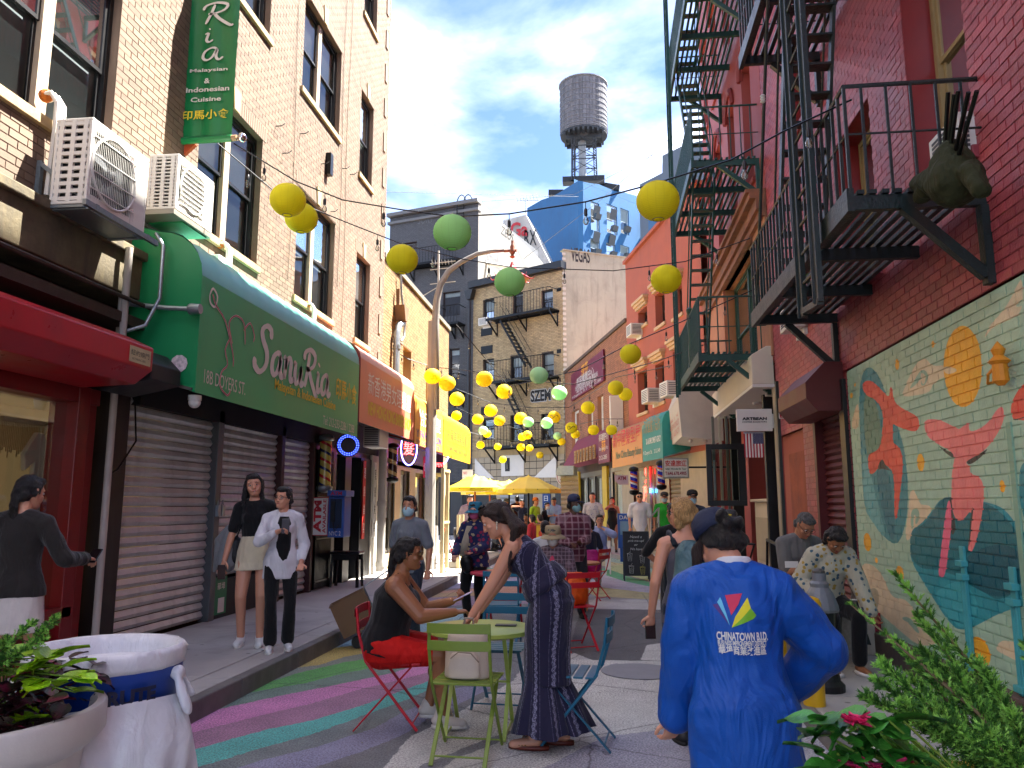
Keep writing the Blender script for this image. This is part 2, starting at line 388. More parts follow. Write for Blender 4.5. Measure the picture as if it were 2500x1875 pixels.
# ---------------------------------------------------------------- left tan brick building
A = Fr((-4.8, 0, 0), (-4.8, 1, 0)); A.N = V((1, 0, 0))
RA = T('brick_building', 'tall tan brick building with black paired windows above the green restaurant awning', 'building', (-4.8, 8, 0))
wA = [(5.0, 6.74, 4.9, 6.75, 1), (8.36, 10.06, 4.88, 6.76, 1), (11.4, 13.15, 4.83, 6.66, 1), (14.42, 15.33, 4.8, 6.55, 0),
      (5.0, 6.74, 8.35, 10.1, 1), (8.36, 10.1, 8.38, 10.1, 1), (11.36, 13.17, 8.33, 10.05, 1), (14.4, 15.26, 8.2, 10.02, 0),
      (8.36, 10.1, 11.7, 13.4, 1), (11.36, 13.17, 11.7, 13.4, 1), (14.4, 15.3, 11.75, 13.45, 0)]
hA = [q[:4] for q in wA]
bricks(RA, A, 4.2, 16.4, 4.12, 14.2, hA, tan, tan_m)
for a, b, c, d, k in wA: window(RA, A, a, b, c, d, double=bool(k), rev=tan, lint=tan, dep=.085)
q = MB(); A.box(q, -3, 16.4, 2.7, 14.3, -12, -.4); A.box(q, 8.75, 16.4, 0, 2.7, -12, -.4); A.box(q, -3, 8.75, 0, 2.7, -12, -1.25); A.box(q, -3, 3.5, 0, 2.7, -1.25, -.4); q.build('body', tan_m, RA)
q = MB(); A.box(q, -3, 4.2, 0, 14.3, -.4, 0); A.box(q, 4.2, 16.4, 14.2, 14.3, -.4, 0); q.build('side_wall', tan, RA)
q = MB(); z = 4.4                                      # toothed corner
while z < 14: A.box(q, 16.0, 16.06 + .1, z, z + .42, .006, .03); z += .84
q.build('quoin', tan, RA)
q = MB(); A.box(q, 4.2, 7.62, 3.62, 4.11, -.3, .14); A.box(q, 4.2, 7.62, 4.02, 4.11, .14, .2); q.build('stone_band', conc, RA, bevel=.012)
q = MB(); A.box(q, 4.2, 7.6, 3.3, 3.4, -.1, .22); q.tube([A.p(4.2, 3.52, .28), A.p(7.7, 3.52, .28)], .022); q.build('rusted_beam', mat('rust_metal', '#3d342c', .7, var=.4, vs=9, dirt=.5), RA)
q = MB(); A.box(q, 4.2, 7.6, 2.6, 3.6, -.6, -.35); A.box(q, -3, 4.2, 0, 4.1, -.3, -.05); A.box(q, 7.6, 16.4, 2.6, 4.15, -.35, -.02); q.build('lintel_wall', mat('near_black_wall', '#1b1816', .8, var=.3), RA)  # plain near-black colour for the wall above the shop fronts
for i in range(7):
 q = MB(); y = 10.3 + i * .62 + R.uniform(-.2, .2); zz = 7.2 + R.uniform(-.5, 1.6); q.tube([A.p(y, zz, 0), A.p(y, zz, .1), A.p(y + .05, zz + .06, .13)], .008, 5); q.build('hook', blkm, RA)
q = MB(); A.box(q, 12.55, 12.68, 7.35, 7.75, 0, .1); q.build('meter_box', blkm, RA)
for y0, a in ((13.6, 4.4), (11.1, 5.), (13.3, 5.5)):
 q = MB(); q.tube([A.p(y0 + .05 * math.sin(i), a + i * .9, .025) for i in range(9)], .006, 5); q.build('wall_cable', mat('cable', '#6b5c4c', .7), RA)
# ---------------------------------------------------------------- yellow brick two-storey building
B_ = Fr((-4.85, 0, 0), (-4.85, 1, 0)); B_.N = V((1, 0, 0))
RB = T('brick_building', 'low yellow brick building behind the lamp post above the salmon and yellow awnings', 'building', (-4.85, 20, 0))
wB = [(*sorted((B_.px(983, 900)[0], B_.px(1003, 900)[0])), 4.05, 5.45), (20.9, 21.7, 4.05, 5.4)]
bricks(RB, B_, 16.45, 24, 3.3, 7.1, wB, yel, mat('yellow_mortar', '#6e4f2d', .9), bh=.064)
for a, b, c, d in wB: window(RB, B_, a, b, c, d, fm=wht, rev=yel, dep=.2, sm=stone)
body(RB, B_, 16.45, 24, 7.05, 9, yel)
q = MB(); B_.box(q, 16.45, 24.05, 7.1, 7.22, -.5, .06); q.build('coping', mat('coping_gray', '#6d675d', .8, dirt=.3), RB)
q = MB(); B_.box(q, 16.45, 24, 2.5, 3.3, -.4, .0); q.build('lintel_wall', tan, RB)
q = MB(); B_.box(q, 17.6, 18.3, 5.45, 5.75, 0, .02); q.build('lintel', tan, RB)
# ---------------------------------------------------------------- right red painted building with mural
C_ = Fr((2.7, 0, 0), (2.7, 1, 0)); C_.N = V((-1, 0, 0))
RC = T('brick_building', 'dark red painted brick building carrying the mural and the near fire escape', 'building', (2.7, 6, 0))
wC = [(7.62, 8.72, 3.85, 5.6), (5.62, 6.68, 4.1, 6.6), (5.6, 6.7, 7.6, 9.4), (7.6, 8.7, 7.6, 9.4), (10.3, 10.95, 4.0, 4.75), (9.9, 10.5, 6.6, 7.8)]
sh = (9.18, 10.28, .1, 2.75)
bricks(RC, C_, 3.6, 12.38, 3.04, 12.2, wC, redb, redm, bw=.2, bh=.064, singles=220)
bricks(RC, C_, 8.9, 12.38, .12, 3.03, [sh, (10.9, 12.38, 0, 2.6)], redb, redm, bh=.064, singles=80, wall='lower_wall')
for i, (a, b, c, d) in enumerate(wC): window(RC, C_, a, b, c, d, fm=mat('cream_sash', '#9c8a62', .6), rev=mat('red_gloss', '#862a2c', .35), dep=.24, sm=redm, cover=.95 if i else .3, sill=True, gl=GL)
q = MB(); C_.box(q, -3, 12.38, 0, 18.6, -10, -.5); q.build('body', redm, RC)
q = MB(); C_.box(q, -3, 3.6, 0, 18.6, -.5, 0); C_.box(q, 3.6, 12.38, 12.2, 18.6, -.5, 0); C_.box(q, 3.6, 8.9, 0, .2, -.5, .0); q.build('side_wall', redb, RC)
q = MB(); C_.box(q, 10.9, 12.38, .12, 2.6, -.3, -.05); q.build('panel_wall', cor, RC)
q = MB(); C_.box(q, 10.95, 11.9, .3, 2.3, -.05, -.02); q.build('patched_panel', mat('patch_brick', '#9c5236', .85, var=.3, vs=3, bump=.5, bs=15, dirt=.2), RC)
# mural: paint on the bricks
def mz(a, b, o=(2000, 650), k=.4219):
 p = ax(o[0] + a * k, o[1] + b * k, 2.7); return ((p.y - 3.6) / 5.3, (p.z - .2) / 2.84)
def m7(a, b): return mz(a, b, (1900, 1250), .3766)
M4 = lambda *p: [mz(*q) for q in p]
SG, TL, DT, LT, RD, PK, OR, CR, BK, MG = '#86ae94', '#2a8088', '#1d6a76', '#58a5a5', '#e04a38', '#ee7672', '#f5a81c', '#dcc7a0', '#2a302c', '#a4c2a2'
def meq(cx, cy, rx, ry, c): return (ell(*((mz(cx, cy)[0], mz(cx, cy)[1]) + (abs(mz(cx + rx, cy)[0] - mz(cx - rx, cy)[0]) / 2, abs(mz(cx, cy + ry)[1] - mz(cx, cy - ry)[1]) / 2))), c)
SP = lambda c, *p: (smooth_poly(M4(*p)), c)
mur = [SP(MG, (170, 620), (700, 330), (1185, 60), (1185, 500), (700, 700), (300, 900)),
       SP(TL, (232, 760), (250, 620), (290, 575), (345, 620), (400, 760), (470, 950), (515, 1150), (520, 1400), (490, 1560), (450, 1612), (400, 1590), (310, 1480), (262, 1400), (245, 1100)),
       SP(LT, (250, 1000), (262, 1400), (310, 1480), (400, 1600), (350, 1400), (300, 1200)),
       SP('#4f7c66', (262, 700), (330, 780), (360, 900), (365, 1100), (300, 1150), (262, 1000)),
       SP(DT, (320, 1180), (390, 1150), (430, 1300), (450, 1600), (400, 1560)),
       SP(RD, (250, 690), (270, 662), (310, 662), (370, 720), (410, 765), (412, 700), (428, 700), (436, 790), (500, 830), (570, 865), (588, 900), (580, 950), (540, 958), (450, 925), (430, 905), (432, 980), (430, 1020), (470, 1050), (488, 1110), (488, 1200), (470, 1320), (455, 1465), (438, 1460), (438, 1190), (400, 1160), (365, 1130), (330, 1190), (300, 1208), (290, 1180), (283, 1085), (330, 1075), (360, 1040), (375, 900), (370, 830), (330, 770), (270, 745)),
       SP(BK, (366, 1100), (395, 1170), (440, 1190), (360, 1168), (335, 1190)),
       SP(CR, (185, 940), (210, 820), (232, 780), (235, 945)), SP(CR, (478, 758), (500, 700), (550, 590), (590, 535), (630, 535), (660, 580), (735, 570), (810, 590), (800, 615), (740, 635), (665, 675), (650, 725), (590, 745)),
       SP(SG, (520, 720), (560, 650), (600, 590), (640, 620), (620, 690), (590, 690), (600, 640), (570, 680)), SP(CR, (590, 610), (625, 630), (612, 690), (596, 670)),
       SP(CR, (955, 430), (985, 350), (1060, 270), (1110, 200), (1150, 110), (1185, 60), (1185, 270), (1100, 310), (1010, 350)),
       SP(MG, (1135, 235), (1185, 180), (1185, 235)),
       meq(832, 580, 112, 240, OR), SP('#e4c79a', (720, 575), (800, 590), (805, 610), (740, 630)), meq(455, 568, 12, 32, OR), meq(665, 452, 9, 20, OR), meq(593, 1136, 21, 52, OR), meq(1066, 1273, 16, 36, OR), meq(285, 1595, 16, 48, OR), meq(190, 748, 8, 16, OR), meq(210, 686, 5, 12, OR), meq(1070, 590, 30, 66, OR),
       SP(CR, (530, 1290), (560, 1300), (590, 1380), (620, 1380), (655, 1390), (650, 1440), (580, 1500), (520, 1600), (500, 1560), (520, 1420)),
       SP(SG, (535, 1520), (535, 1420), (560, 1395), (590, 1420), (580, 1480), (560, 1500), (565, 1440), (550, 1440), (550, 1520)),
       (smooth_poly([m7(*p) for p in ((860, 200), (870, 110), (930, 80), (1000, 0), (1060, -90), (1130, -100), (1400, -60), (1500, 0), (1593, 150), (1900, 250), (1900, 560), (1500, 620), (1200, 790), (1100, 700), (1000, 540), (900, 380), (860, 290))]), '#268a95'),
       (smooth_poly([m7(*p) for p in ((860, 200), (870, 110), (960, 80), (1060, -90), (1130, -100), (1400, -60), (1593, 160), (1593, 480), (1450, 580), (1350, 530), (1190, 420), (1020, 370), (930, 370), (860, 290))]), '#12636c'),
       (smooth_poly([m7(*p) for p in ((1180, 430), (1200, 300), (1400, 200), (1593, 240), (1593, 500), (1450, 560), (1330, 520))]), '#0c4f5b'),
       (smooth_poly([m7(*p) for p in ((1000, 540), (1100, 470), (1200, 440), (1300, 560), (1290, 690), (1195, 785))]), '#35a0aa'),
       (smooth_poly([m7(*p) for p in ((535, 340), (600, 330), (680, 400), (740, 560), (830, 560), (900, 650), (960, 760), (1070, 845), (930, 880), (780, 760), (600, 600), (540, 560))]), CR),
       (smooth_poly([m7(*p) for p in ((800, 690), (830, 675), (880, 700), (930, 790), (900, 780), (850, 720))]), SG), (smooth_poly([m7(*p) for p in ((580, 560), (590, 500), (640, 490), (660, 540), (650, 640), (600, 620))]), '#a59a7a'),
       (smooth_poly([m7(*p) for p in ((1410, 890), (1450, 830), (1520, 840), (1593, 850), (1700, 900), (1700, 1000), (1590, 985), (1480, 930))]), CR),
       (ell(*m7(1314, 903), .03, .035), OR), (ell(*m7(583, 195), .022, .033), OR), (ell(*m7(793, 398), .018, .024), OR), (ell(*m7(640, 313), .008, .01), OR),
       SP(BK, (700, 1040), (760, 1075), (790, 1075), (790, 1115), (750, 1090), (700, 1045)), SP(BK, (995, 1045), (940, 1110), (880, 1150), (860, 1140), (860, 1120), (930, 1090)), SP(BK, (878, 1215), (875, 1235), (850, 1245), (838, 1235)),
       SP(PK, (610, 920), (625, 885), (690, 885), (740, 905), (800, 935), (820, 945), (860, 905), (872, 905), (875, 960), (930, 945), (990, 900), (1040, 820), (1070, 812), (1078, 850), (1070, 910), (1020, 1000), (960, 1070), (890, 1110), (850, 1135), (880, 1160), (880, 1200), (940, 1220), (960, 1270), (960, 1350), (940, 1500), (900, 1640), (880, 1655), (868, 1640), (880, 1520), (890, 1400), (840, 1470), (800, 1475), (775, 1400), (770, 1300), (775, 1180), (790, 1120), (780, 1075), (700, 1035), (630, 985)),
       SP(BK, (885, 1400), (900, 1395), (890, 1480), (880, 1600), (870, 1640)), SP(BK, (755, 1340), (770, 1330), (780, 1440), (800, 1500), (785, 1560), (765, 1540)),
       SP('#e8607c', (745, 1370), (765, 1345), (775, 1480), (760, 1600), (740, 1750), (730, 1800), (690, 1800), (710, 1650)),
       SP(RD, (1120, 880), (1115, 800), (1150, 730), (1185, 680), (1300, 640), (1300, 900), (1150, 890)), SP(BK, (1120, 880), (1150, 886), (1250, 850), (1185, 880), (1140, 895)),
       SP(TL, (1165, 1250), (1165, 1170), (1200, 1120), (1300, 1120), (1300, 1500), (1200, 1500), (1165, 1350))]
im = raster('mural_paint', 2048, 1100, '#9cc0a4', mur)
m = bpy.data.materials.new('mural_on_brick'); t = NT(m); P = t.pos(); sx = t.new('SeparateXYZ'); t.set(sx.inputs[0], P)
cx = t.new('CombineXYZ'); t.set(cx.inputs[0], t.math('DIVIDE', t.math('SUBTRACT', sx.outputs[1], 3.6), 5.3)); t.set(cx.inputs[1], t.math('DIVIDE', t.math('SUBTRACT', sx.outputs[2], .2), 2.84))
ti = t.new('TexImage', image=im, extension='EXTEND'); t.set(ti.inputs[0], cx.outputs[0])
gm_ = t.new('Gamma'); gm_.inputs[1].default_value = .85; t.set(gm_.inputs[0], ti.outputs[0]); cc = t.mix(1., gm_.outputs[0], t.ramp(t.noise(P, 5, 6), (.25, .84), (.75, 1.12)), 'MULTIPLY'); cc = t.mix(t.ramp(t.noise(P, 2, 8, .7), (.6, 0), (.8, .25)), cc, (.4, .42, .36, 1))
t.set(t.b.inputs['Base Color'], cc); t.b.inputs['Roughness'].default_value = .5; t.bump(t.noise(P, 40, 5), .5, .012); murm = m
RM = T('painted_mural', 'mural of red and pink swimming figures and an orange sun painted on sage green brick', 'mural', (2.7, 6.2, .2))
bricks(RM, C_, 3.6, 8.87, .2, 3.02, [], murm, murm, bh=.068, jt=.010, proud=.007, singles=300, wall='painted_joints')
q = MB(); C_.box(q, 3.6, 8.9, .08, .33, -.02, .09); q.build('base_ledge', mat('ledge', '#5d4b40', .9, var=.3, vs=5, bump=.5, bs=30, dirt=.3), RM, bevel=.02)
for a, b in (((1060, 560), (1090, 1500)),):
 q = MB(); y0 = ax(2000 + 1085 * .4219, 930, 2.7).y
 C_.box(q, y0 - .03, y0 + .03, .33, 2.1, .008, .02); q.build('painted_pilaster', mat('sage_paint', '#84ab92', .5, bump=.2), RM)
for py_, z0, z1 in ((2352, .33, 1.0), (2470, .33, .9)):
 q = MB(); y0 = ax(py_, 1300, 2.7).y; C_.box(q, y0 - .035, y0 + .035, z0, z1 + .25, .008, .03)
 for zz in (z1 + .1, z1, z0 + .02): C_.box(q, y0 - .055, y0 + .055, zz, zz + .045, .008, .06)
 for k in (-.03, 0, .03): q.tube([C_.p(y0 + k, z0, .03), C_.p(y0 + k, z1, .03)], .01, 6)
 q.build('painted_column', mat('teal_column', '#45a0a4', .5, bump=.2), RM, bevel=.006)
q = MB(); p = ax(2440, 890, 2.62); q.tube([p + V((.08, .22, -.08)), p + V((0, .18, -.1)), p + V((-.03, .1, -.05)), p + V((0, .05, 0))], .01, 6); q.lathe(p - V((0, 0, .14)), [(.02, 0), (.05, .03), (.045, .14), (.07, .16), (.03, .2), (.045, .24), (0, .3)], 12)
q.build('wall_lantern', mat('mural_orange', '#d98a1c', .5, bump=.2), RM)
# maroon shutter and hood, right
q = MB(); zz = .12
RS = T('roller_shutter', 'closed maroon roller shutter with its boxed hood beside the mural', 'shutter', (2.7, 9.7, .1))
while zz < 2.62:
 s_ = MB(); s_.prism([C_.p(9.2, zz, -.12), C_.p(9.2, zz, -.1), C_.p(9.2, zz + .03, -.065), C_.p(9.2, zz + .078, -.1), C_.p(9.2, zz + .083, -.12)], C_.U * 1.06); s_.build('slat', mat('maroon_slat', '#6a2a26', .45, var=.15, vs=5, dirt=.15), RS); zz += .085
s_ = MB(); C_.box(s_, 9.1, 9.2, .1, 2.75, -.15, .02); C_.box(s_, 10.26, 10.36, .1, 2.75, -.15, .02); s_.build('guide_rail', mat('maroon_rail', '#5a1a1c', .4), RS)
s_ = MB(); C_.box(s_, 8.92, 9.1, .1, 2.95, -.02, .05); s_.build('black_post', blk, RS)
s_ = MB(); pr = [(0, 2.6), (.3, 2.6), (.42, 2.75), (.42, 2.93), (.2, 3.16), (0, 3.16)]; s_.prism([C_.p(9.0, b, a) for a, b in pr], C_.U * 1.42); s_.build('hood', mat('maroon_hood', '#5c1c1c', .5, var=.2, vs=3, dirt=.1), RS, bevel=.006)
# ---------------------------------------------------------------- right: salmon red building with arches over the coffee shop
D = Fr((2.7, 0, 0), (2.7, 1, 0)); D.N = V((-1, 0, 0))
RD_ = T('painted_building', 'salmon red building with arched windows and brown cornice above the coffee shop', 'building', (2.7, 15.5, 0))
sal = mat('salmon_red_stucco', '#9c4540', .6, var=.1, vs=1.5, bump=.1, bs=25, dirt=.1)
wD = [(13.2, 14.0, 7.2, 9.6), (14.9, 15.7, 7.2, 9.6), (16.6, 17.4, 7.2, 9.6), (18.2, 18.9, 7.2, 9.6), (13.2, 14.0, 10.8, 13), (14.9, 15.7, 10.8, 13), (16.6, 17.4, 10.8, 13), (18.2, 18.9, 10.8, 13)]
q = MB(); cells(q, D, 12.42, 19.4, 6.6, 17, wD); cells(q, D, 12.42, 19.4, 3.8, 6.6, [(13.6, 16.9, 4.0, 6.2)]); q.build('wall', sal, RD_)
q = MB(); D.box(q, 12.42, 19.4, 3.5, 18.6, -9, -.35); D.box(q, 12.42, 17, 0, 3.5, -9, -1.3); D.box(q, 17, 19.4, 0, 3.5, -9, -.35); q.build('body', sal, RD_); q = MB(); q.quad(D.p(19.4, 0, 0), D.p(19.4, 0, -.4), D.p(19.4, 17, -.4), D.p(19.4, 17, 0)); q.quad(D.p(12.42, 0, 0), D.p(12.42, 0, -.4), D.p(12.42, 17, -.4), D.p(12.42, 17, 0)); q.quad(D.p(12.42, 17, 0), D.p(19.4, 17, 0), D.p(19.4, 17, -.4), D.p(12.42, 17, -.4)); q.build('end_wall', sal, RD_)
for a, b, c, d in wD:
 w_ = window(RD_, D, a, b, c, d, fm=mat('cream_frame', '#c2b79c', .6), rev=sal, sm=sal, dep=.2, cover=.3)
 um = (a + b) / 2; q = MB(); rr = (b - a) / 2 + .06
 q.tube([D.p(um + rr * math.cos(k * PI / 10), d - .15 + rr * 1.0 * math.sin(k * PI / 10), .0) for k in range(11)], .075, 6); q.build('arch_moulding', mat('arch_red', '#7e2622', .6), w_)
q = MB()
for a, b, n in ((6.2, 6.32, .1), (6.32, 6.5, .16), (6.5, 6.6, .26), (6.6, 6.66, .32)): D.box(q, 12.42, 19.4, a, b, -.1, n)
q.build('cornice', mat('brown_cornice', '#8a5c40', .7, var=.25, vs=6, dirt=.3), RD_)
window(RD_, D, 13.6, 16.9, 4.0, 6.2, fm=mat('green_frame', '#1f4a3e', .5), rev=mat('tan_brick_reveal', '#a5714c', .8), double=True, dep=.2, sill=True, cover=.1, mm=mat('green_frame', '#1f4a3e'))
q = MB(); D.box(q, 12.44, 13.5, 3.9, 6.2, .0, .03); q.build('tan_pier', mat('tan_pier', '#b07a5a', .8, var=.15, dirt=.2), RD_); q = MB(); D.box(q, 16.95, 19.4, 3.9, 6.2, 0, .03); q.build('tan_pier', mat('tan_pier', '#b07a5a', .8, var=.15, dirt=.2), RD_)
# ---------------------------------------------------------------- coral, orange brick, cream, gray, blue buildings
E_ = Fr((2.4, 20, 0), (2.4 - .2425 * 18, 20 + .97 * 18, 0))
RE = T('stucco_building', 'coral stucco three storey building with cream window hoods', 'building', E_.p(3, 0, -1))
wE = []
for pxa, pxb, ya, yb in ((1562, 1577, 900, 1010), (1606, 1618, 882, 985), (1650, 1661, 850, 950), (1562, 1577, 748, 800), (1605, 1619, 705, 798), (1648, 1661, 690, 775)):
 ua, va = E_.px(pxa, yb); ub, vb = E_.px(pxb, ya); wE.append((min(ua, ub) - .1, max(ua, ub) + .15, va, vb))
hE = wE; uE = 6.3
q = MB(); cells(q, E_, -.6, uE, 3.4, 9.75, hE); q.build('wall', cor, RE); body(RE, E_, -.6, uE, 9.7, 8, cor)
q = MB(); E_.box(q, uE - .002, uE, 0, 9.75, -.4, 0); q.build('end_wall', cor, RE)
q = MB(); E_.box(q, -.6, uE, 9.75, 9.85, -.5, .1); q.build('coping', cor, RE); q = MB(); E_.box(q, -.6, uE, 2.9, 3.4, -.4, 0); q.build('lintel_wall', cor, RE)
chd = mat('cream_hood', '#c2a37c', .7, var=.1)
for a, b, c, d in wE:
 w_ = window(RE, E_, a, b, c, d, rev=cor, sm=chd, dep=.22, cover=.8, fm=mat('brown_sash', '#3a2c28', .5))
 q = MB()
 for k in range(3): E_.box(q, a - .08 - .04 * k, b + .08 + .04 * k, d + .06 + .09 * k, d + .15 + .09 * k, -.02, .08 + .05 * k)
 q.build('hood', chd, w_)
RF = T('brick_building', 'orange brick two storey building with the maroon signboard and bakery shop', 'building', E_.p(12, 0, -1))
L = 17.75
wF = []
for a, b, c, d in ((1398, 1412, 990, 1090), (1438, 1446, 965, 1075), (1462, 1471, 950, 1062), (1499, 1512, 930, 1045)):
 ua, va = E_.px(a, d); ub, vb = E_.px(b, c); wF.append((min(ua, ub) - .1, max(ua, ub) + .1, va, vb))
wF = [(a, b, 3.75, 5.75) for a, b, c, d in wF]
bricks(RF, E_, uE, L, 3.5, 7.75, wF, org, mat('orange_mortar', '#6b4230', .9), bh=.062)
body(RF, E_, uE, L, 7.7, 8, org); q = MB(); E_.box(q, uE, L, 7.75, 7.87, -.5, .07); E_.box(q, uE, L, 2.9, 3.5, -.4, 0.01); E_.box(q, uE, L, 3.42, 3.52, 0, .25); q.build('coping', mat('coping_brown', '#5b4a3d', .8, dirt=.4), RF)
for a, b, c, d in wF: window(RF, E_, a, b, c, d, fm=wht, rev=org, dep=.15, sm=stone, cover=.5)
# cream apartment house
P1 = ay(1152, 1235, 39.6); P2 = ay(1380, 1235, 36.6); P1.z = P2.z = 0
G = Fr(P1, P2)
RG = T('apartment_building', 'cream brick apartment house with fire escape at the end of the lane', 'building', G.p(G.L / 2, 0, 0))
wG = []
for a, b, c, d in ((1179, 1207, 728, 790), (1252, 1277, 712, 775), (1322, 1350, 705, 765), (1179, 1206, 874, 930), (1246, 1276, 866, 925), (1323, 1352, 858, 922), (1178, 1206, 1020, 1075), (1246, 1275, 1012, 1080), (1322, 1352, 1008, 1075)):
 ua, va = G.px(a, d); ub, vb = G.px(b, c); wG.append((ua, ub, va, vb))
HG = 12.95
bricks(RG, G, 0, G.L, 4.3, HG, wG, crm, crm_m, bw=.2, bh=.06, jt=.014)
for i, (a, b, c, d) in enumerate(wG): window(RG, G, a, b, c, d, rev=crm_m, dep=.12, cover=(.5, .9, .7, .4, .5, .3, .8, .9, .9)[i], fm=blk, frame=.04)
body(RG, G, .02, G.L - .02, HG - .1, 9, crm)
q = MB(); G.box(q, -.15, G.L + .1, HG, HG + .35, -.3, .3); q.build('cornice', blk, RG)
q = MB(); fr = G; G.box(q, 0, G.L, 3.95, 4.3, -.3, .02); q.build('lintel_wall', crm, RG)
for a, b, c, d in ((1175, 1202, 798, 822), (1175, 1203, 842, 866), (1175, 1190, 993, 1015), (1360, 1370, 702, 712), (1360, 1370, 852, 863), (1362, 1378, 940, 950)):
 ua, va = G.px(a, d); ub, vb = G.px(b, c); q = MB(); G.box(q, ua, ub, va, vb, -.02, .03); q.build('vent', blkm, RG)
Q = lambda a, b, y: ay(a, b, y)
gd = V((.891, .454, 0)); P3 = P2 + gd * 14
Gs = Fr(P2, P3)
q = MB(); hg = Gs.px(1374, 611)[1]; cells(q, Gs, 0, 14, 0, hg, []); Gs.box(q, 0, 14, hg, hg + .06, -.3, .05); q.build('side_wall', mat('white_painted_brick', '#9a9e8e', .85, var=.1, vs=.7, bump=.4, bs=8, dirt=.25), RG)
m = MC['white_painted_brick']
text('VEGAS', Gs.p(*Gs.px(1394, 638), .01), Gs.U, Z, Gs.px(1440, 640)[0] - Gs.px(1394, 640)[0], .72, mat('graffiti_black', '#1d2024', .7), RG, name='graffiti', bold=.02)
q = MB(); z = 4.4
while z < hg - .1: Gs.box(q, -.03, .14, z, z + .12, .0, .03); z += .25
q.build('quoin', mat('white_quoin', '#b8b8ac', .8), RG)
# gray building
G1 = ay(935, 1235, 42.7); G2 = ay(1163, 1235, 41); G1.z = G2.z = 0; H_ = Fr(G1, G2); hh = H_.px(1162, 496)[1]
RH = T('brick_building', 'dark gray painted brick tenement with balconies behind the lamp post', 'building', H_.p(2, 0, 0))
wH = []
for a, b, c, d in ((1080, 1124, 708, 775), (1097, 1122, 850, 925), (985, 1018, 588, 610), (1090, 1122, 1010, 1080)):
 ua, va = H_.px(a, d); ub, vb = H_.px(b, c); wH.append((ua, ub, va, vb))
bricks(RH, H_, 0, H_.L, 2.8, hh, wH, grb, mat('gray_mortar', '#34363a', .9), bh=.06, jt=.014, singles=300)
for a, b, c, d in wH: window(RH, H_, a, b, c, d, rev=grb, dep=.12, cover=.8, fm=mat('dark_brown', '#2b1d1b', .5), frame=.04, sill=False)
body(RH, H_, 0, H_.L - .02, hh - .05, 9, grb)
q = MB(); H_.box(q, -.1, H_.L + .05, hh, hh + .2, -.3, .25); H_.box(q, -.1, H_.L + .05, hh - .45, hh - .3, -.3, .14); q.build('cornice', mat('gray_trim', '#6a6c6e', .7), RH)
q = MB(); H_.box(q, 0, H_.L, 0, 2.8, -.3, .02); q.build('shop_wall', mat('dark_shop', '#1f2123', .6, var=.2), RH)
S2 = ay(1354, 1235, 51.8); S2.z = 0; Hs = Fr(G2, S2); q = MB()
tp = [Hs.px(1162, 492)[1], Hs.px(1400, 680)[1]]; LL = Hs.L * 1.6
q.prism([Hs.p(0, 0, 0), Hs.p(LL, 0, 0), Hs.p(LL, hh - 3.0, 0), Hs.p(Hs.L * .8, hh - .6, 0), Hs.p(0, hh + .15, 0)], -Hs.N * .3); q.build('side_wall', grs, RH)
for s_, a, b, w_, h_ in (('SORT', 1020, 548, 1.1, .45), ('ZEUS', 1222, 570, 1.9, .55), ('Smoke', 1185, 640, 2.2, 1.)):
 fq = H_ if a < 1100 else Hs; u_, v_ = fq.px(a, b); text(s_, fq.p(u_, v_, .012), fq.U, Z, w_, h_, mat('graffiti_gray', '#5b5f66', .7) if a < 1220 else mat('graffiti_black'), RH, name='graffiti', shear=.3)
def hoop(root, p0, w_, h_):
 q = MB();
 for k in (0, w_): q.tube([p0 + V((k, 0, -2.2)), p0 + V((k, 0, 0))] + [p0 + V((k + .25 - .25 * math.cos(a * PI / 6), 0, h_ * math.sin(a * PI / 6))) for a in range(1, 7)], .03, 6)
 for k in range(5): q.bar(p0 + V((0, 0, -.3 * k)), p0 + V((w_, 0, -.3 * k)), .025)
 return q.build('roof_ladder', blkm, root)
hoop(RH, H_.p(*H_.px(1120, 500), .2), .38, .5)
# blue building and water tower
K1 = ay(1283, 1235, 66); K2 = ay(1412, 1235, 57); K3 = ay(1581, 1235, 63)
for k in (K1, K2, K3): k.z = 0
f1 = Fr(K1, K2); f2 = Fr(K2, K3)
RK = T('painted_building', 'bright blue stucco building under the rooftop water tank', 'building', K2)
blu = mat('blue_stucco', '#2a6291', .8, var=.1, vs=.4, bump=.1, bs=4, dirt=.12)
t1 = [f1.px(a, b) for a, b in ((1287, 508), (1322, 488), (1352, 478), (1372, 466), (1412, 441))]
q = MB(); q.prism([f1.p(f1.L, 0), f1.p(t1[0][0], 0)] + [f1.p(*k) for k in t1], -f1.N * .4); q.build('side_wall', blu, RK)
t2 = [f2.px(a, b) for a, b in ((1412, 441), (1440, 447), (1463, 450), (1500, 466), (1512, 466), (1550, 477), (1579, 492))]
wK = []
for a, b, c, d in ((1443, 1463, 498, 560), (1482, 1506, 506, 566), (1516, 1535, 515, 568), (1442, 1464, 588, 624), (1481, 1502, 598, 630), (1515, 1536, 604, 634)):
 ua, va = f2.px(a, d); ub, vb = f2.px(b, c); wK.append((ua, ub, va, vb))
q = MB(); zt = min(k[1] for k in t2); cells(q, f2, 0, f2.L, 8, zt - .01, wK); q.prism([f2.p(f2.L, zt), f2.p(0, zt)] + [f2.p(*k) for k in t2], -f2.N * .4); q.build('wall', blu, RK)
for a, b, c, d in wK: window(RK, f2, a, b, c, d, rev=blu, dep=.1, cover=.5, fm=mat('pale_frame', '#9fb0bd'), frame=.05, sill=False)
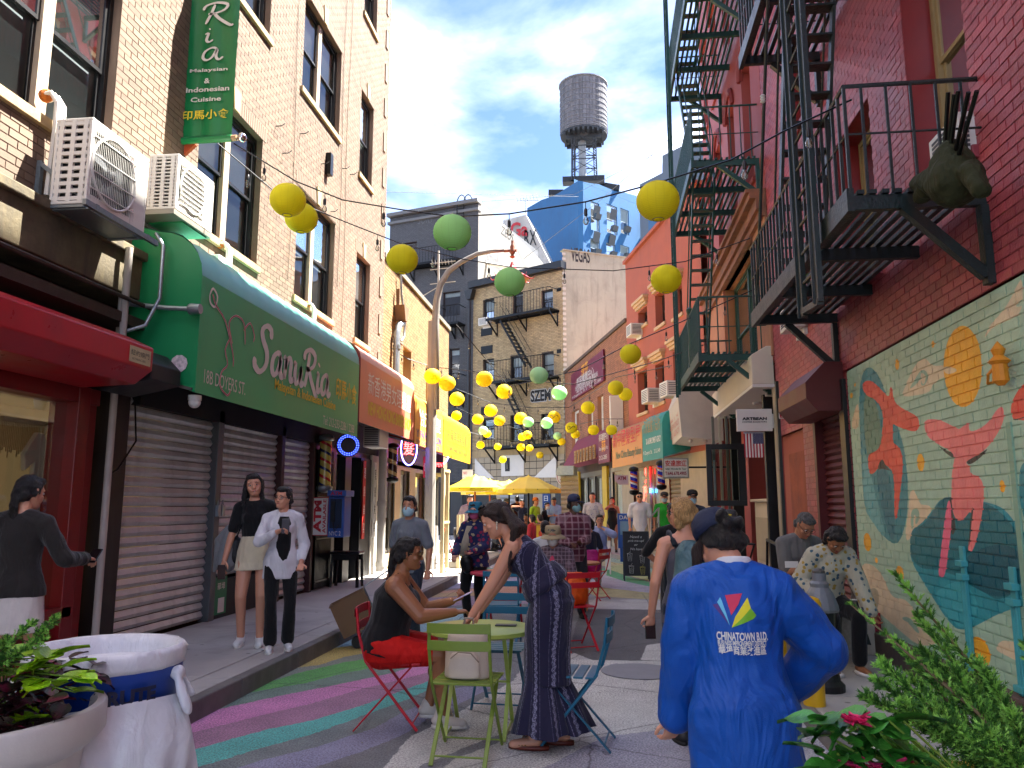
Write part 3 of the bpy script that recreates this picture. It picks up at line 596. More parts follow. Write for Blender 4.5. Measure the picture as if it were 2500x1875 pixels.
for i, k in enumerate(wK):
 q = MB(); c_ = f2.p((k[0] + k[1]) / 2, k[2] + (.15 if i else 0.9), .0)
 q.obox(c_ - f2.U * .3, f2.U * .6, f2.N * .3, Z * .4 + f2.N * .15); q.build('window_fan_box', mat('ac_dark', '#4c4f50', .6), RK)
 if i % 3 < 2:
  q = MB(); c_ = f2.p((k[0] + k[1]) / 2, k[2] + 1.2, .0); q.obox(c_ - f2.U * .3, f2.U * .7, f2.N * .05, Z * .8 + f2.N * .2); q.build('shutter_panel', mat('ac_dark'), RK)
ua, va = f1.px(1352, 583); ub, vb = f1.px(1363, 515); window(RK, f1, ua, ub, va, vb, rev=blu, dep=.1, cover=.2, frame=.05, fm=mat('pale_frame'), sill=False)
ua, va = f1.px(1352, 645); ub, vb = f1.px(1363, 610); window(RK, f1, ua, ub, va, vb, rev=blu, dep=.1, cover=.2, frame=.05, fm=mat('pale_frame'), sill=False)
q = MB()
for a, b, y0, k in ((1340, 1376, 466, 62), (1374, 1476, 443, 60), (1462, 1512, 455, 61)):
 p, q_ = ay(a, y0 + (8 if k == 62 else 0), k), ay(b, y0 - (4 if k == 60 else -8), k); q.bar(p, q_, .9, .45)
q.build('roof_parapet', blk, RK)
p0 = ay(1427, 432, 60); cx_, cy_ = p0.x, p0.y; zb = ay(1427, 335, 60).z; zt = ay(1427, 212, 60).z; zl = p0.z; rr = (ay(1485, 335, 60) - ay(1370, 335, 60)).length / 2
RW = T('water_tower', 'round weathered wooden rooftop water tank on braced steel legs against the sky', 'water tower', (cx_, cy_, zl))
wd = mat('weathered_wood', '#6a6a70', .85, var=.25, vs=3, rnd=.35, dirt=.35)
for i in range(44):
 a0, a1 = i * 2 * PI / 44, (i + .93) * 2 * PI / 44; q = MB(); c0, c1 = V((math.cos(a0), math.sin(a0), 0)), V((math.cos(a1), math.sin(a1), 0)); o = V((cx_, cy_, 0)); rn = R.random()
 q.add([o + c0 * rr + Z * (zb + .15), o + c1 * rr + Z * (zb + .15), o + c1 * rr + Z * zt, o + c0 * rr + Z * zt, o + c0 * (rr - .08) + Z * (zb + .15), o + c1 * (rr - .08) + Z * (zb + .15), o + c1 * (rr - .08) + Z * zt, o + c0 * (rr - .08) + Z * zt], [(0, 1, 2, 3), (1, 5, 6, 2), (4, 0, 3, 7), (5, 4, 7, 6)], rn)
 q.build('plank', wd, RW)
for k in range(11):
 zz = zb + .25 + (zt - zb - .35) * (k / 10) ** 1.35; q = MB(); q.lathe((cx_, cy_, zz), [(rr + .005, 0), (rr + .035, .02), (rr + .035, .05), (rr + .005, .07)], 44); q.build('hoop', mat('iron_hoop', '#77777a', .6, me=.4), RW, smooth=True)
q = MB(); q.lathe((cx_, cy_, zt - .02), [(rr + .1, 0), (rr + .1, .08), (.25, .62), (.1, .66), (.05, .85), (0, .95)], 24); q.build('roof', mat('tank_roof', '#8e8f92', .8, var=.2), RW)
q = MB(); q.lathe((cx_, cy_, zb), [(rr * .99, .15), (rr * .99, .0), (rr * .6, -.1), (rr * .5, -.4)], 28)
for k in range(-4, 5): q.box(cx_ + k * rr / 5 - .08, cx_ + k * rr / 5 + .08, cy_ - math.sqrt(max(rr * rr - (k * rr / 5) ** 2, .1)), cy_ + math.sqrt(max(rr * rr - (k * rr / 5) ** 2, .1)), zb - .22, zb + .1)
for k in (-1, 1): q.box(cx_ - rr * .75, cx_ + rr * .75, cy_ + k * rr * .45 - .1, cy_ + k * rr * .45 + .1, zb - .5, zb - .2)
q.build('grillage', mat('tank_steel', '#2d3136', .6), RW)
lw = rr * .5
for i in (-1, 1):
 for j in (-1, 1):
  q = MB()
  for e in (0, .22): q.bar((cx_ + i * (lw + .06) - i * e, cy_ + j * lw, zl - .6), (cx_ + i * lw - i * e, cy_ + j * lw, zb - .2), .07)
  for k in range(16): zz = zl + k * (zb - zl) / 16; q.bar((cx_ + i * lw, cy_ + j * lw, zz), (cx_ + i * (lw - .2), cy_ + j * lw, zz + .25), .03)
  q.build('leg', MC['tank_steel'], RW)
q = MB()
for j in (-1, 1):
 for k in range(3):
  a, b = zl + k * (zb - zl) / 3, zl + (k + 1) * (zb - zl) / 3
  q.bar((cx_ - lw, cy_ + j * lw, a), (cx_ + lw, cy_ + j * lw, b), .04); q.bar((cx_ + lw, cy_ + j * lw, a), (cx_ - lw, cy_ + j * lw, b), .04); q.bar((cx_ - lw, cy_ + j * lw, b), (cx_ + lw, cy_ + j * lw, b), .07)
  q.bar((cx_ + j * lw, cy_ - lw, a), (cx_ + j * lw, cy_ + lw, b), .04); q.bar((cx_ + j * lw, cy_ + lw, a), (cx_ + j * lw, cy_ - lw, b), .04)
q.build('brace', MC['tank_steel'], RW)
q = MB(); q.tube([(cx_ - .15, cy_, zl - .5), (cx_ - .15, cy_, zb)], .32, 14); q.build('riser_pipe', mat('pipe_gray', '#9a9fa3', .6, me=.3), RW, smooth=True)
# far gray blocks, graffiti gable
q = MB(); y = 85
q.prism([ay(a, b, y) for a, b in ((1562, 700), (1562, 450), (1617, 422), (1617, 380), (1668, 355), (1760, 330), (1760, 700))], V((6, 12, 0))); q.build('modern_building', mat('far_gray', '#5d6670', .8, var=.03), label='gray modern block stepping up behind the coral building', cat='building')
y = 54.5; q = MB(); q.prism([ay(a, b, y) for a, b in ((1228, 760), (1228, 538), (1284, 524), (1345, 645), (1345, 760))], V((.5, 3, 0)))
o = q.build('gable_wall', mat('graffiti_white', '#b9b6b0', .8, var=.3, vs=.6, dirt=.2), label='white gable wall covered in graffiti beside the blue building', cat='wall')
GW = T('wall_graffiti', 'red and black graffiti tag on the white gable wall', 'graffiti', ay(1255, 600, 54.4))
text('Ga', ay(1246, 578, 54.35), V((1, 0, 0)), Z, 1.3, 1.1, mat('graffiti_red', '#b03038', .7), GW, name='tag', bold=.03); text('RX', ay(1280, 600, 54.35), V((1, 0, 0)), Z, .9, 1.2, MC['graffiti_black'], GW, name='tag', bold=.01)
q = MB(); q.prism([ay(a, b, 62) for a, b in ((1583, 700), (1583, 520), (1660, 498), (1660, 700))], V((.4, 3, 0)))
o = q.build('corrugated_shed', mat('blue_siding', '#3c6285', .6, var=.1), label='corrugated blue siding with a fire stair right of the blue building', cat='building')
# ---------------------------------------------------------------- ground
GX0, GY0, GW_, GH_ = -3.1, 1.0, 8.0, 32.0
def g7(o, k, *pts, z=0.):
 r = []
 for a, b in pts:
  p = gp(o[0] + a * k, o[1] + b * k, z); r.append(((p.x - GX0) / GW_, (p.y - GY0) / GH_))
 return r
r1 = ((650, 1250), .3767)
def stripe(c, up, lo): return (g7(*r1, *(up + lo[::-1])), c)
U = dict(a=[(-900, 1230), (-400, 1160), (60, 1090), (200, 1045), (500, 975), (730, 940), (900, 900), (1150, 850)],
         b=[(-900, 1330), (-400, 1230), (0, 1150), (250, 1110), (500, 1045), (740, 1000), (950, 950), (1200, 900)],
         c=[(-900, 1400), (-400, 1300), (0, 1210), (300, 1150), (600, 1090), (830, 1040), (1000, 985), (1250, 930)],
         d=[(-900, 1530), (-400, 1410), (0, 1310), (300, 1240), (600, 1150), (900, 1080), (1150, 1010), (1350, 950)],
         e=[(-900, 1650), (-400, 1520), (0, 1410), (300, 1350), (600, 1260), (900, 1150), (1150, 1060), (1400, 980)],
         f=[(-900, 1790), (-400, 1640), (0, 1520), (300, 1440), (600, 1330), (900, 1220), (1150, 1110), (1450, 1000)],
         g=[(-900, 1880), (-400, 1720), (0, 1600), (300, 1530), (700, 1400), (900, 1290), (1200, 1160), (1500, 1030)],
         h=[(-900, 2000), (-400, 1850), (300, 1660), (600, 1560), (900, 1440), (1060, 1330), (1300, 1220), (1550, 1090)],
         i=[(-600, 2100), (200, 1760), (550, 1659), (700, 1540), (1000, 1400), (1200, 1300), (1500, 1150)])
gr = [(g7((0, 0), 1, (250, 1920), (900, 1920), (1700, 1400), (1300, 1330), (1000, 1400)), '#55585c')]
gr += [stripe('#76a8b8', [(560, 790), (700, 700), (900, 640), (1300, 620)], [(300, 940), (480, 880), (730, 830), (1300, 760)]), stripe('#3f74a8', [(330, 930), (500, 860), (730, 820), (1000, 760)], [(300, 935), (420, 890), (560, 850), (730, 860), (1000, 800)]),
       stripe('#c2a03c', [(100, 1040), (190, 1000), (300, 930), (450, 880), (720, 845), (1100, 760)], [(100, 1045), (200, 1010), (350, 990), (500, 940), (720, 900), (1150, 820)]),
       stripe('#6f7565', [(60, 1080), (190, 1010), (350, 990), (500, 940), (720, 900), (1100, 830)], [(60, 1095), (200, 1045), (500, 975), (730, 940), (1150, 860)]),
       stripe('#3f9a30', U['a'], U['b']), stripe('#54725f', U['b'], U['c']), stripe('#c864a4', U['c'], U['d']), stripe('#8e5575', U['d'], U['e']),
       stripe('#35a395', U['e'], U['f']), stripe('#55605f', U['f'], U['g']), stripe('#6c6c8f', U['g'], U['h']), stripe('#55565a', U['h'], U['i'])]
G2_ = lambda c, *p: (g7((1000, 1300), .3617, *p), c)
W_ = '#c4c3bc'
gr += [G2_(W_, (-500, 1900), (-250, 1680), (0, 1380), (250, 1260), (700, 1000), (800, 850), (1060, 740), (1100, 860), (1600, 840), (2300, 860), (2600, 1900)),
       G2_('#62646a', (-100, 1700), (100, 1560), (450, 1420), (700, 1330), (650, 1400), (300, 1530), (80, 1700)), G2_('#8c8b9c', (900, 1590), (1080, 1500), (1300, 1380), (1700, 1330), (1950, 1340), (2050, 1700), (800, 1700)),
       G2_('#7c7d86', (1330, 900), (1400, 880), (1500, 930), (1700, 950), (1740, 980), (1600, 1000), (1400, 970)),
       G2_('#3a3a3c', (1150, 520), (1700, 520), (1740, 870), (1230, 860), (1080, 800)), G2_(W_, (1600, 760), (1740, 740), (1740, 870), (1560, 860)),
       G2_('#8c8d90', (1150, 440), (2300, 470), (2300, 530), (1150, 515)), G2_('#a8a8a4', (1250, 450), (2300, 480), (2300, 530), (1180, 512)),
       G2_('#6c6f7a', (900, 420), (1250, 420), (1250, 450), (900, 520)),
       G2_('#938a55', (1170, 380), (1250, 350), (1400, 380), (1650, 410), (2300, 430), (2300, 470), (1600, 450), (1250, 430)),
       G2_('#9693a8', (1200, 330), (1330, 270), (1450, 320), (1800, 360), (2300, 380), (2300, 430), (1600, 405), (1300, 370)),
       G2_('#2d8a52', (1290, 245), (1340, 240), (1450, 290), (1620, 335), (1620, 365), (1450, 330), (1330, 290)),
       G2_('#9db069', (1320, 200), (1450, 215), (1640, 270), (1640, 330), (1450, 285), (1320, 240)), G2_('#82b8a4', (1320, 150), (1450, 150), (1640, 200), (1640, 270), (1450, 210), (1320, 200)),
       G2_('#b4ab70', (1100, 195), (1320, 190), (1450, 215), (1330, 230)), G2_('#b9b8b4', (1000, 60), (1450, 90), (1460, 140), (1320, 140), (1000, 160)),
       G2_('#8f4f8c', (1000, 350), (1200, 330), (1230, 380), (980, 430)), G2_('#5f9e96', (300, 270), (450, 240), (700, 230), (900, 250), (760, 300), (330, 310)),
       G2_('#7a79a0', (230, 330), (420, 300), (800, 300), (1000, 330), (600, 370), (200, 380)), G2_('#b07258', (150, 400), (400, 380), (700, 360), (1000, 380), (700, 420), (300, 430)),
       G2_('#a3824f', (150, 410), (420, 400), (500, 420), (150, 440)), G2_('#7c6684', (120, 440), (500, 430), (900, 440), (800, 480), (100, 500)),
       G2_('#c4c3c6', (400, 150), (600, 120), (750, 100), (750, 230), (550, 240)), G2_('#c598ae', (560, 130), (750, 110), (740, 150), (600, 165)), G2_('#9aa6c4', (560, 175), (750, 160), (760, 190), (560, 200)),
       G2_('#8a2b44', (500, 20), (1000, 20), (1300, 40), (1200, 60), (600, 60)), G2_('#77c0b0', (1330, 110), (1640, 130), (1640, 170), (1330, 140))]
im = raster('street_painting', 1400, 5600, '#a3a2a4', gr)
m = bpy.data.materials.new('painted_asphalt'); t = NT(m); P = t.pos(); sx = t.new('SeparateXYZ')
wv = t.new('TexNoise'); wv.inputs['Scale'].default_value = 14; t.set(wv.inputs[0], P)
vm_ = t.new('VectorMath', operation='MULTIPLY_ADD'); t.set(vm_.inputs[0], wv.outputs['Color']); vm_.inputs[1].default_value = (.05, .05, 0); t.set(vm_.inputs[2], P); t.set(sx.inputs[0], vm_.outputs[0])
cx = t.new('CombineXYZ'); t.set(cx.inputs[0], t.math('DIVIDE', t.math('SUBTRACT', sx.outputs[0], GX0 + .025), GW_)); t.set(cx.inputs[1], t.math('DIVIDE', t.math('SUBTRACT', sx.outputs[1], GY0 + .025), GH_))
ti = t.new('TexImage', image=im, extension='EXTEND'); t.set(ti.inputs[0], cx.outputs[0])
vo = t.new('TexVoronoi'); vo.inputs['Scale'].default_value = 85; t.set(vo.inputs['Vector'], P)
fine = t.noise(P, 70, 4, .75); big = t.noise(P, .9, 6, .65)
thr = t.ramp(fine, (.47, 0), (.54, 1)); hole = t.math('MULTIPLY', thr, t.ramp(big, (.3, .35), (.65, .75)))
gm_ = t.new('Gamma'); gm_.inputs[1].default_value = .66; t.set(gm_.inputs[0], ti.outputs[0]); c = t.mix(hole, gm_.outputs[0], (.07, .07, .075, 1)); c = t.mix(t.math('MULTIPLY', t.ramp(vo.outputs['Distance'], (0, .9), (.35, 0)), .3), c, (.6, .6, .57, 1))
c = t.mix(1., c, t.ramp(t.noise(P, 3, 6), (.25, .8), (.75, 1.12)), 'MULTIPLY')
vc = t.new('TexVoronoi', feature='DISTANCE_TO_EDGE'); vc.inputs['Scale'].default_value = .55; t.set(vc.inputs['Vector'], vm_.outputs[0]); c = t.mix(t.ramp(vc.outputs['Distance'], (.0, .7), (.006, 0)), c, (.05, .05, .05, 1)); c = t.mix(t.ramp(t.noise(P, .6, 9, .7, .8), (.58, 0), (.74, .4)), c, (.09, .09, .095, 1))
t.set(t.b.inputs['Base Color'], c); t.b.inputs['Roughness'].default_value = .85; t.bump(t.math('ADD', fine, t.math('MULTIPLY', vo.outputs['Distance'], 1.5)), .6, .006)
pave = m
m = bpy.data.materials.new('sidewalk_concrete'); t = NT(m); P = t.pos()
c = t.mix(t.noise(P, 1.6, 8, .65), c4('#9a9794'), c4('#b8b4ad')); c = t.mix(t.ramp(t.noise(P, .7, 8, .7, .5), (.52, 0), (.75, .55)), c, c4('#3f3d3b'))
vo = t.new('TexVoronoi'); vo.inputs['Scale'].default_value = 3.2; t.set(vo.inputs['Vector'], P); c = t.mix(t.ramp(vo.outputs['Distance'], (.05, .6), (.09, 0)), c, c4('#2e2c2b'))
t.set(t.b.inputs['Base Color'], c); t.b.inputs['Roughness'].default_value = .85; t.bump(t.noise(P, 120, 5), .3, .006); swk = m
q = MB(); q.quad((-400, -200, -.03), (400, -200, -.03), (400, 600, -.03), (-400, 600, -.03)); q.build('ground', mat('asphalt', '#4a4a4c', .9, var=.2, bump=.4, bs=100), kind='structure')
q = MB(); q.quad((-3.02, -2, 0), (2.9, -2, 0), (2.9, 20, 0), (-1.5, 44, 0), (-9, 44, 0), (-9, 30, 0), (-3.02, 26, 0)); q.build('road', pave, kind='structure', local=True)
KX = -2.98
q = MB(); RSW = T('sidewalk', None, None, (-3.9, 5, 0)); RSW['kind'] = 'structure'
ys = [-2, 1.6, 3.2, 4.8, 6.4, 7.9, 9.4, 11, 12.6, 14.2, 15.8, 17.4, 19, 20.6, 22.2, 24.4]
for i in range(len(ys) - 1):
 for x0, x1 in ((-4.9, -3.34), (-3.33, KX - .1)):
  q = MB(); q.box(x0, x1 - .004, ys[i] + .004, ys[i + 1] - .004, -.03, .15); q.build('slab', swk, RSW, bevel=.004)
q = MB(); y = -2
while y < 24.4:
 q = MB(); q.box(KX - .1, KX, y, min(y + 1.19, 24.4), -.03, .152); q.build('kerb_stone', mat('kerb', '#6e6b67', .7, var=.25, vs=6, bump=.3, dirt=.3), RSW, bevel=.012); y += 1.2
RSR = T('pavement', None, None, (2.1, 6, 0)); RSR['kind'] = 'structure'
ys = [-2, 2, 3.6, 5.05, 6.55, 8.1, 9.7, 11.3, 12.9, 14.5, 16.1, 17.7, 19.4]
for i in range(len(ys) - 1):
 q = MB(); q.box(1.5, 2.75, ys[i] + .004, ys[i + 1] - .004, -.03, .1); q.build('slab', swk, RSR, bevel=.004)
 q = MB(); q.box(1.4, 1.496, ys[i], ys[i + 1] - .006, -.03, .102); q.build('kerb_stone', MC['kerb'], RSR, bevel=.01)
q = MB(); q.prism([E_.p(-.6, -.03, 0), E_.p(L, -.03, 0), E_.p(L, -.03, 1.1), E_.p(-.6, -.03, 1.1)], Z * .15); q.build('slab', swk, RSR)
q = MB(); y0 = 15; q.prism([(-9, 24.4, -.03), (-4.9, 24.4, -.03), (-4.9, 36, -.03), (-9, 40, -.03)], Z * .12); q.build('slab', swk, RSW)
# manhole, drain covers
m_ = MB(); c_ = gp(1560, 1640); m_.lathe((c_.x, c_.y, .004), [(.36, 0), (.36, .004), (.3, .006), (0, .006)], 28); m_.build('manhole_cover', mat('iron_cover', '#85868c', .8, me=.0, bump=.4, bs=60), label='round iron manhole cover half hidden under worn white paint', cat='manhole')
# ---------------------------------------------------------------- helpers for shop things
def ribbon(mb, O, X, Y, pts, w, sc=(1, 1), k=3, cal=.55):
 pts = [(a * sc[0], b * sc[1]) for a, b in pts]; o = [pts[0]]
 for i in range(len(pts) - 1):                       # Catmull-Rom
  p0, p1, p2, p3 = pts[max(i - 1, 0)], pts[i], pts[i + 1], pts[min(i + 2, len(pts) - 1)]
  for j in range(1, k + 1):
   t = j / k; o.append(tuple(.5 * (2 * p1[d] + (p2[d] - p0[d]) * t + (2 * p0[d] - 5 * p1[d] + 4 * p2[d] - p3[d]) * t * t + (3 * p1[d] - p0[d] - 3 * p2[d] + p3[d]) * t ** 3) for d in (0, 1)))
 L_, R_ = [], []
 for i, (a, b) in enumerate(o):
  c, d = o[max(i - 1, 0)], o[min(i + 1, len(o) - 1)]; dx, dy = d[0] - c[0], d[1] - c[1]; l = math.hypot(dx, dy) or 1; dx /= l; dy /= l
  ww = w * (1 - cal + cal * abs(dy * .8 - dx * .3)) * (.55 if i in (0, len(o) - 1) else 1) / 2
  L_.append(O + X * (a - dy * ww) + Y * (b + dx * ww)); R_.append(O + X * (a + dy * ww) + Y * (b - dx * ww))
 n = len(o); mb.add(L_ + R_, [(i, i + 1, n + i + 1, n + i) for i in range(n - 1)])
SCR = dict(S=([[(.95, .8), (.95, 1), (.7, 1.06), (.45, .92), (.5, .7), (.75, .45), (.72, .15), (.4, -.06), (.1, .05), (.12, .22)]], 1.0), a=([[(.62, .48), (.42, .56), (.15, .4), (.08, .12), (.24, 0), (.45, .15), (.62, .5), (.58, .15), (.7, 0), (.86, .12)]], .78),
           n=([[(0, .48), (.14, .5), (.1, 0)], [(.12, .25), (.32, .54), (.5, .48), (.46, .12), (.56, 0), (.72, .12)]], .68), u=([[(0, .46), (.12, .5), (.1, .15), (.22, 0), (.42, .15), (.55, .5)], [(.55, .5), (.5, .12), (.6, 0), (.74, .12)]], .7),
           R=([[(.02, .7), (.12, .92), (.5, 1.04), (.85, .92), (.75, .66), (.4, .5), (.2, .5)], [(.42, .95), (.3, .5), (.12, 0)], [(.4, .5), (.62, .2), (.98, -.12), (1.08, -.08)]], 1.0), i=([[(.02, .46), (.14, .5), (.08, .12), (.18, 0), (.32, .12)], [(.16, .72), (.2, .78)]], .34))
def script(word, O, X, Y, w, h, mt, parent, wd=.13, vertical=False, name='lettering'):
 tot = sum(SCR[c][1] for c in word); mb = MB(); x = 0; sx = w / tot
 for i, c in enumerate(word):
  st, a = SCR[c]
  for s_ in st: ribbon(mb, O + X * x, X, Y, s_, wd * h, (sx, h))
  x += a * sx
 return mb.build(name, mt, parent, nofix=True)
def awning(name, label, fr, u0, u1, zb, zt, zw, n, mf, mtop, ms, puff=True, group='shop awnings along the left wall', under=None):
 r = T(name, label, 'awning', fr.p((u0 + u1) / 2, zb, 0), 0, group)
 q = MB(); q.quad(fr.p(u0, zb, n), fr.p(u1, zb, n), fr.p(u1, zt, n), fr.p(u0, zt, n)); q.quad(fr.p(u0, zb, n - .004), fr.p(u1, zb, n - .004), fr.p(u1, zt, n - .004), fr.p(u0, zt, n - .004)); q.build('front_panel', mf, r)
 prof = [(n, zt)] + [(n - (1 - math.cos(a)) * n * .6, zt + math.sin(a) * (zw - zt) * .85) for a in [k * PI / 12 for k in range(1, 7)]] + [(0, zw)]
 q = MB(); nu = max(6, int((u1 - u0) * 9)); vs = []
 for i in range(nu + 1):
  u = u0 + (u1 - u0) * i / nu
  for j, (a, b) in enumerate(prof):
   k = (.018 * math.sin(i * 2.1 + j * .3) * math.sin(j / len(prof) * PI)) if puff else 0
   vs.append(fr.p(u, b + k, a))
 m_ = len(prof); q.add(vs, [(i * m_ + j, (i + 1) * m_ + j, (i + 1) * m_ + j + 1, i * m_ + j + 1) for i in range(nu) for j in range(m_ - 1)]); q.build('top_cover', mtop, r, smooth='all')
 for u in (u0, u1):
  q = MB(); q.quad(*[fr.p(u, b, a) for a, b in [(n, zb)] + prof + [(0, zb + .25)]]); q.build('side_panel', ms, r)
 q = MB()
 for u in [u0 + (u1 - u0) * k / 4 for k in range(5)]: q.bar(fr.p(u, zb + .03, n - .03), fr.p(u, zb + .22, .02), .03)
 for a, b in ((n - .03, zb + .03), (.03, zb + .24)): q.bar(fr.p(u0 + .02, b, a), fr.p(u1 - .02, b, a), .035)
 q.build('frame', under or galv, r); return r
def shutter(root, fr, u0, u1, v0, v1, n, mt, pitch=.105, name='slat', d=.022):
 v = v0; n0_ = n
 while v < v1:
  q = MB(); h = min(pitch, v1 - v) - .006; n = n0_ + R.uniform(-.004, .004)
  q.prism([fr.p(u0, v, n - d), fr.p(u0, v + .01, n), fr.p(u0, v + h * .45, n + d), fr.p(u0, v + h, n - d * .2), fr.p(u0, v + h, n - d)], fr.U * (u1 - u0)); q.build(name, mt, root); v += pitch
def slatted(mb_name, root, p0, L_, W_, n, w, h, mt, along):
 pass
# ---------------------------------------------------------------- restaurant awning
grn = mat('green_canvas', '#12804a', .42, var=.06, vs=2); grd = mat('green_canvas_front', '#38a466', .45, var=.07, vs=1.5, dirt=.05); teal_top = mat('pale_teal_canvas', '#58a890', .4, var=.1, vs=3)  # top cover has a paler teal than the front and sides
ltr = mat('cream_lettering', '#cfcbc0', .5); ylt = mat('yellow_lettering', '#d9bf2a', .5)
Y_ = V((0, 1, 0))
AG = awning('restaurant_awning', 'long green restaurant awning with white script lettering', A, 7.2, 12.35, 2.66, 3.86, 4.42, .8, grd, teal_top, grn, under=mat('dirty_gray', '#4c4943', .8, dirt=.3))
X0 = -4 + .006; Fg = Fr((X0, 0, 0), (X0, 1, 0)); Fg.N = V((1, 0, 0))
def lay(s_, a, b, c, d, mt, parent, fr=None, bold=0., **k):       # text between two pixel corners (lower left, upper right)
 fr = fr or Fg; (u0, v0), (u1, v1) = fr.px(a, b), fr.px(c, d)
 return text(s_, fr.p(min(u0, u1), v0, 0) if fr.U.dot(_r) > -1 and u1 > u0 else fr.p(u0, v0, 0), fr.U * (1 if u1 > u0 else -1), Z, abs(u1 - u0), v1 - v0, mt, parent, bold=bold, **k)
(u0, v0), (u1, v1) = Fg.px(596, 880), Fg.px(800, 960)
script('SanuRia', Fg.p(8.42, 3.14), Y_, Z, 2.55, .52, ltr, AG, .23)
text('18B DOYERS ST.', Fg.p(7.35, 2.78), Y_, Z, .92, .14, ltr, AG); text('Malaysian & Indonesian Cuisine', Fg.p(9.05, 2.93), Y_, Z, 2.2, .17, ylt, AG, bold=.02); text('Tel: 212-233-2286 / 2288', Fg.p(10.75, 2.71), Y_, Z, 1.42, .13, ltr, AG)
text('印馬小食', Fg.p(11.25, 3.16), Y_, Z, .98, .33, ylt, AG, bold=.02)
q = MB(); pk = mat('flower_outline', '#b5435a', .5)
for st in ([(7.42, 3.72), (7.5, 3.62), (7.72, 3.5), (7.92, 3.2), (7.95, 3.05)], [(7.9, 3.3), (7.8, 3.5), (7.95, 3.62), (8.15, 3.58), (8.2, 3.35)], [(8.15, 3.5), (8.3, 3.62), (8.42, 3.5), (8.4, 3.42)], [(7.85, 3.35), (7.75, 3.2), (7.82, 3.05), (7.7, 2.95), (7.68, 2.8), (7.85, 2.72), (7.92, 2.78)], [(7.36, 3.7), (7.42, 3.78), (7.52, 3.72), (7.48, 3.6), (7.38, 3.62), (7.36, 3.7)]):
 ribbon(q, Fg.p(0, 0, .001), Y_, Z, st, .028, cal=.1)
q.build('flower_emblem', ltr, AG, nofix=True); q2 = MB(); q2.v = [(v[0] + .001, v[1], v[2]) for v in q.v]; q2.f = q.f; q2.a = q.a; q2.m = q.m
q = MB()
for st in ([(7.42, 3.72), (7.5, 3.62), (7.72, 3.5), (7.92, 3.2), (7.95, 3.05)], [(7.9, 3.3), (7.8, 3.5), (7.95, 3.62), (8.15, 3.58), (8.2, 3.35)], [(8.15, 3.5), (8.3, 3.62), (8.42, 3.5), (8.4, 3.42)], [(7.85, 3.35), (7.75, 3.2), (7.82, 3.05), (7.7, 2.95), (7.68, 2.8), (7.85, 2.72), (7.92, 2.78)]):
 ribbon(q, Fg.p(0, 0, .003), Y_, Z, st, .016, cal=.1)
q.build('flower_emblem', pk, AG, nofix=True)
q = MB(); q.lathe(A.p(7.19, 2.95, .62), [(.09, 0), (.09, .004), (0, .004)], 10, axis=(0, -1, 0)); q.build('round_sticker', mat('sticker', '#c9b9bb', .5, var=.5, vs=30), AG)
q = MB(); q.ball(A.p(7.35, 2.58, .72), .06); q.lathe(A.p(7.35, 2.6, .72), [(.065, 0), (.065, .05)], 12); q.build('ceiling_lamp', whs, None, smooth=True, label='small white dome lamp under the green awning corner', cat='lamp')
q = MB(); q.tube([A.p(7.05, 3.55, .05), A.p(7.1, 3.5, .5), A.p(7.1, 3.48, .78)], .025); q.lathe(A.p(7.1, 3.48, .74), [(.05, 0), (.06, .02), (.05, .12), (0, .12)], 12, axis=(1, 0, 0)); q.build('pipe_stub', galv, None, smooth=True, label='gray conduit stub with round cap crossing the green awning side', cat='pipe')
# neighbours' awnings
def aw2(nm, lab, u0, u1, zb, zt, cf, ct, cs):
 return awning(nm, lab, A, u0, u1, zb, zt, zt + .38, .8, mat(nm + '_front', cf, .5, var=.08), mat(nm + '_top', ct, .45, var=.08), mat(nm + '_side', cs, .5))
a1 = aw2('salmon_awning', 'faded salmon pink barber shop awning next to the green one', 12.42, 16.15, 2.92, 4.0, '#d4785c', '#d49078', '#8d2320')
mat('pale_lettering', '#e6d8cc'); text('新香港男女理髮廳', Fg.p(12.85, 3.46), Y_, Z, 3.0, .38, MC['pale_lettering'], a1); text('NEW HONG KONG BARBER SHOP', Fg.p(12.9, 3.1), Y_, Z, 3.0, .24, ylt, a1, bold=.02)
a2 = aw2('orange_awning', 'orange yellow hair salon awning with purple lettering', 16.25, 19.2, 2.86, 3.75, '#d99a48', '#c98a2c', '#a8481c')
text('怡芳髮型', Fg.p(16.6, 3.3), Y_, Z, 2.3, .36, MC['pale_lettering'], a2, bold=.01); text('YI FA HAIR SALON', Fg.p(16.4, 3.03), Y_, Z, 2.6, .17, mat('purple_lettering', '#5a4a8a'), a2, bold=.02); text('18A DOYERS ST.  TEL', Fg.p(16.4, 2.9), Y_, Z, 2.5, .08, MC['purple_lettering'], a2)
a3 = aw2('yellow_awning', 'bright yellow salon awning with thin orange lettering', 19.3, 23.3, 2.8, 3.7, '#e0a81c', '#dfa515', '#c98710')
text('彩蘋美容美髮廳', Fg.p(19.8, 3.22), Y_, Z, 2.9, .36, mat('orange_lettering', '#c2602a'), a3); text('TOYAPPLE HAIR & BEAUTY SALON', Fg.p(19.7, 2.97), Y_, Z, 3.1, .13, MC['orange_lettering'], a3, bold=.02)
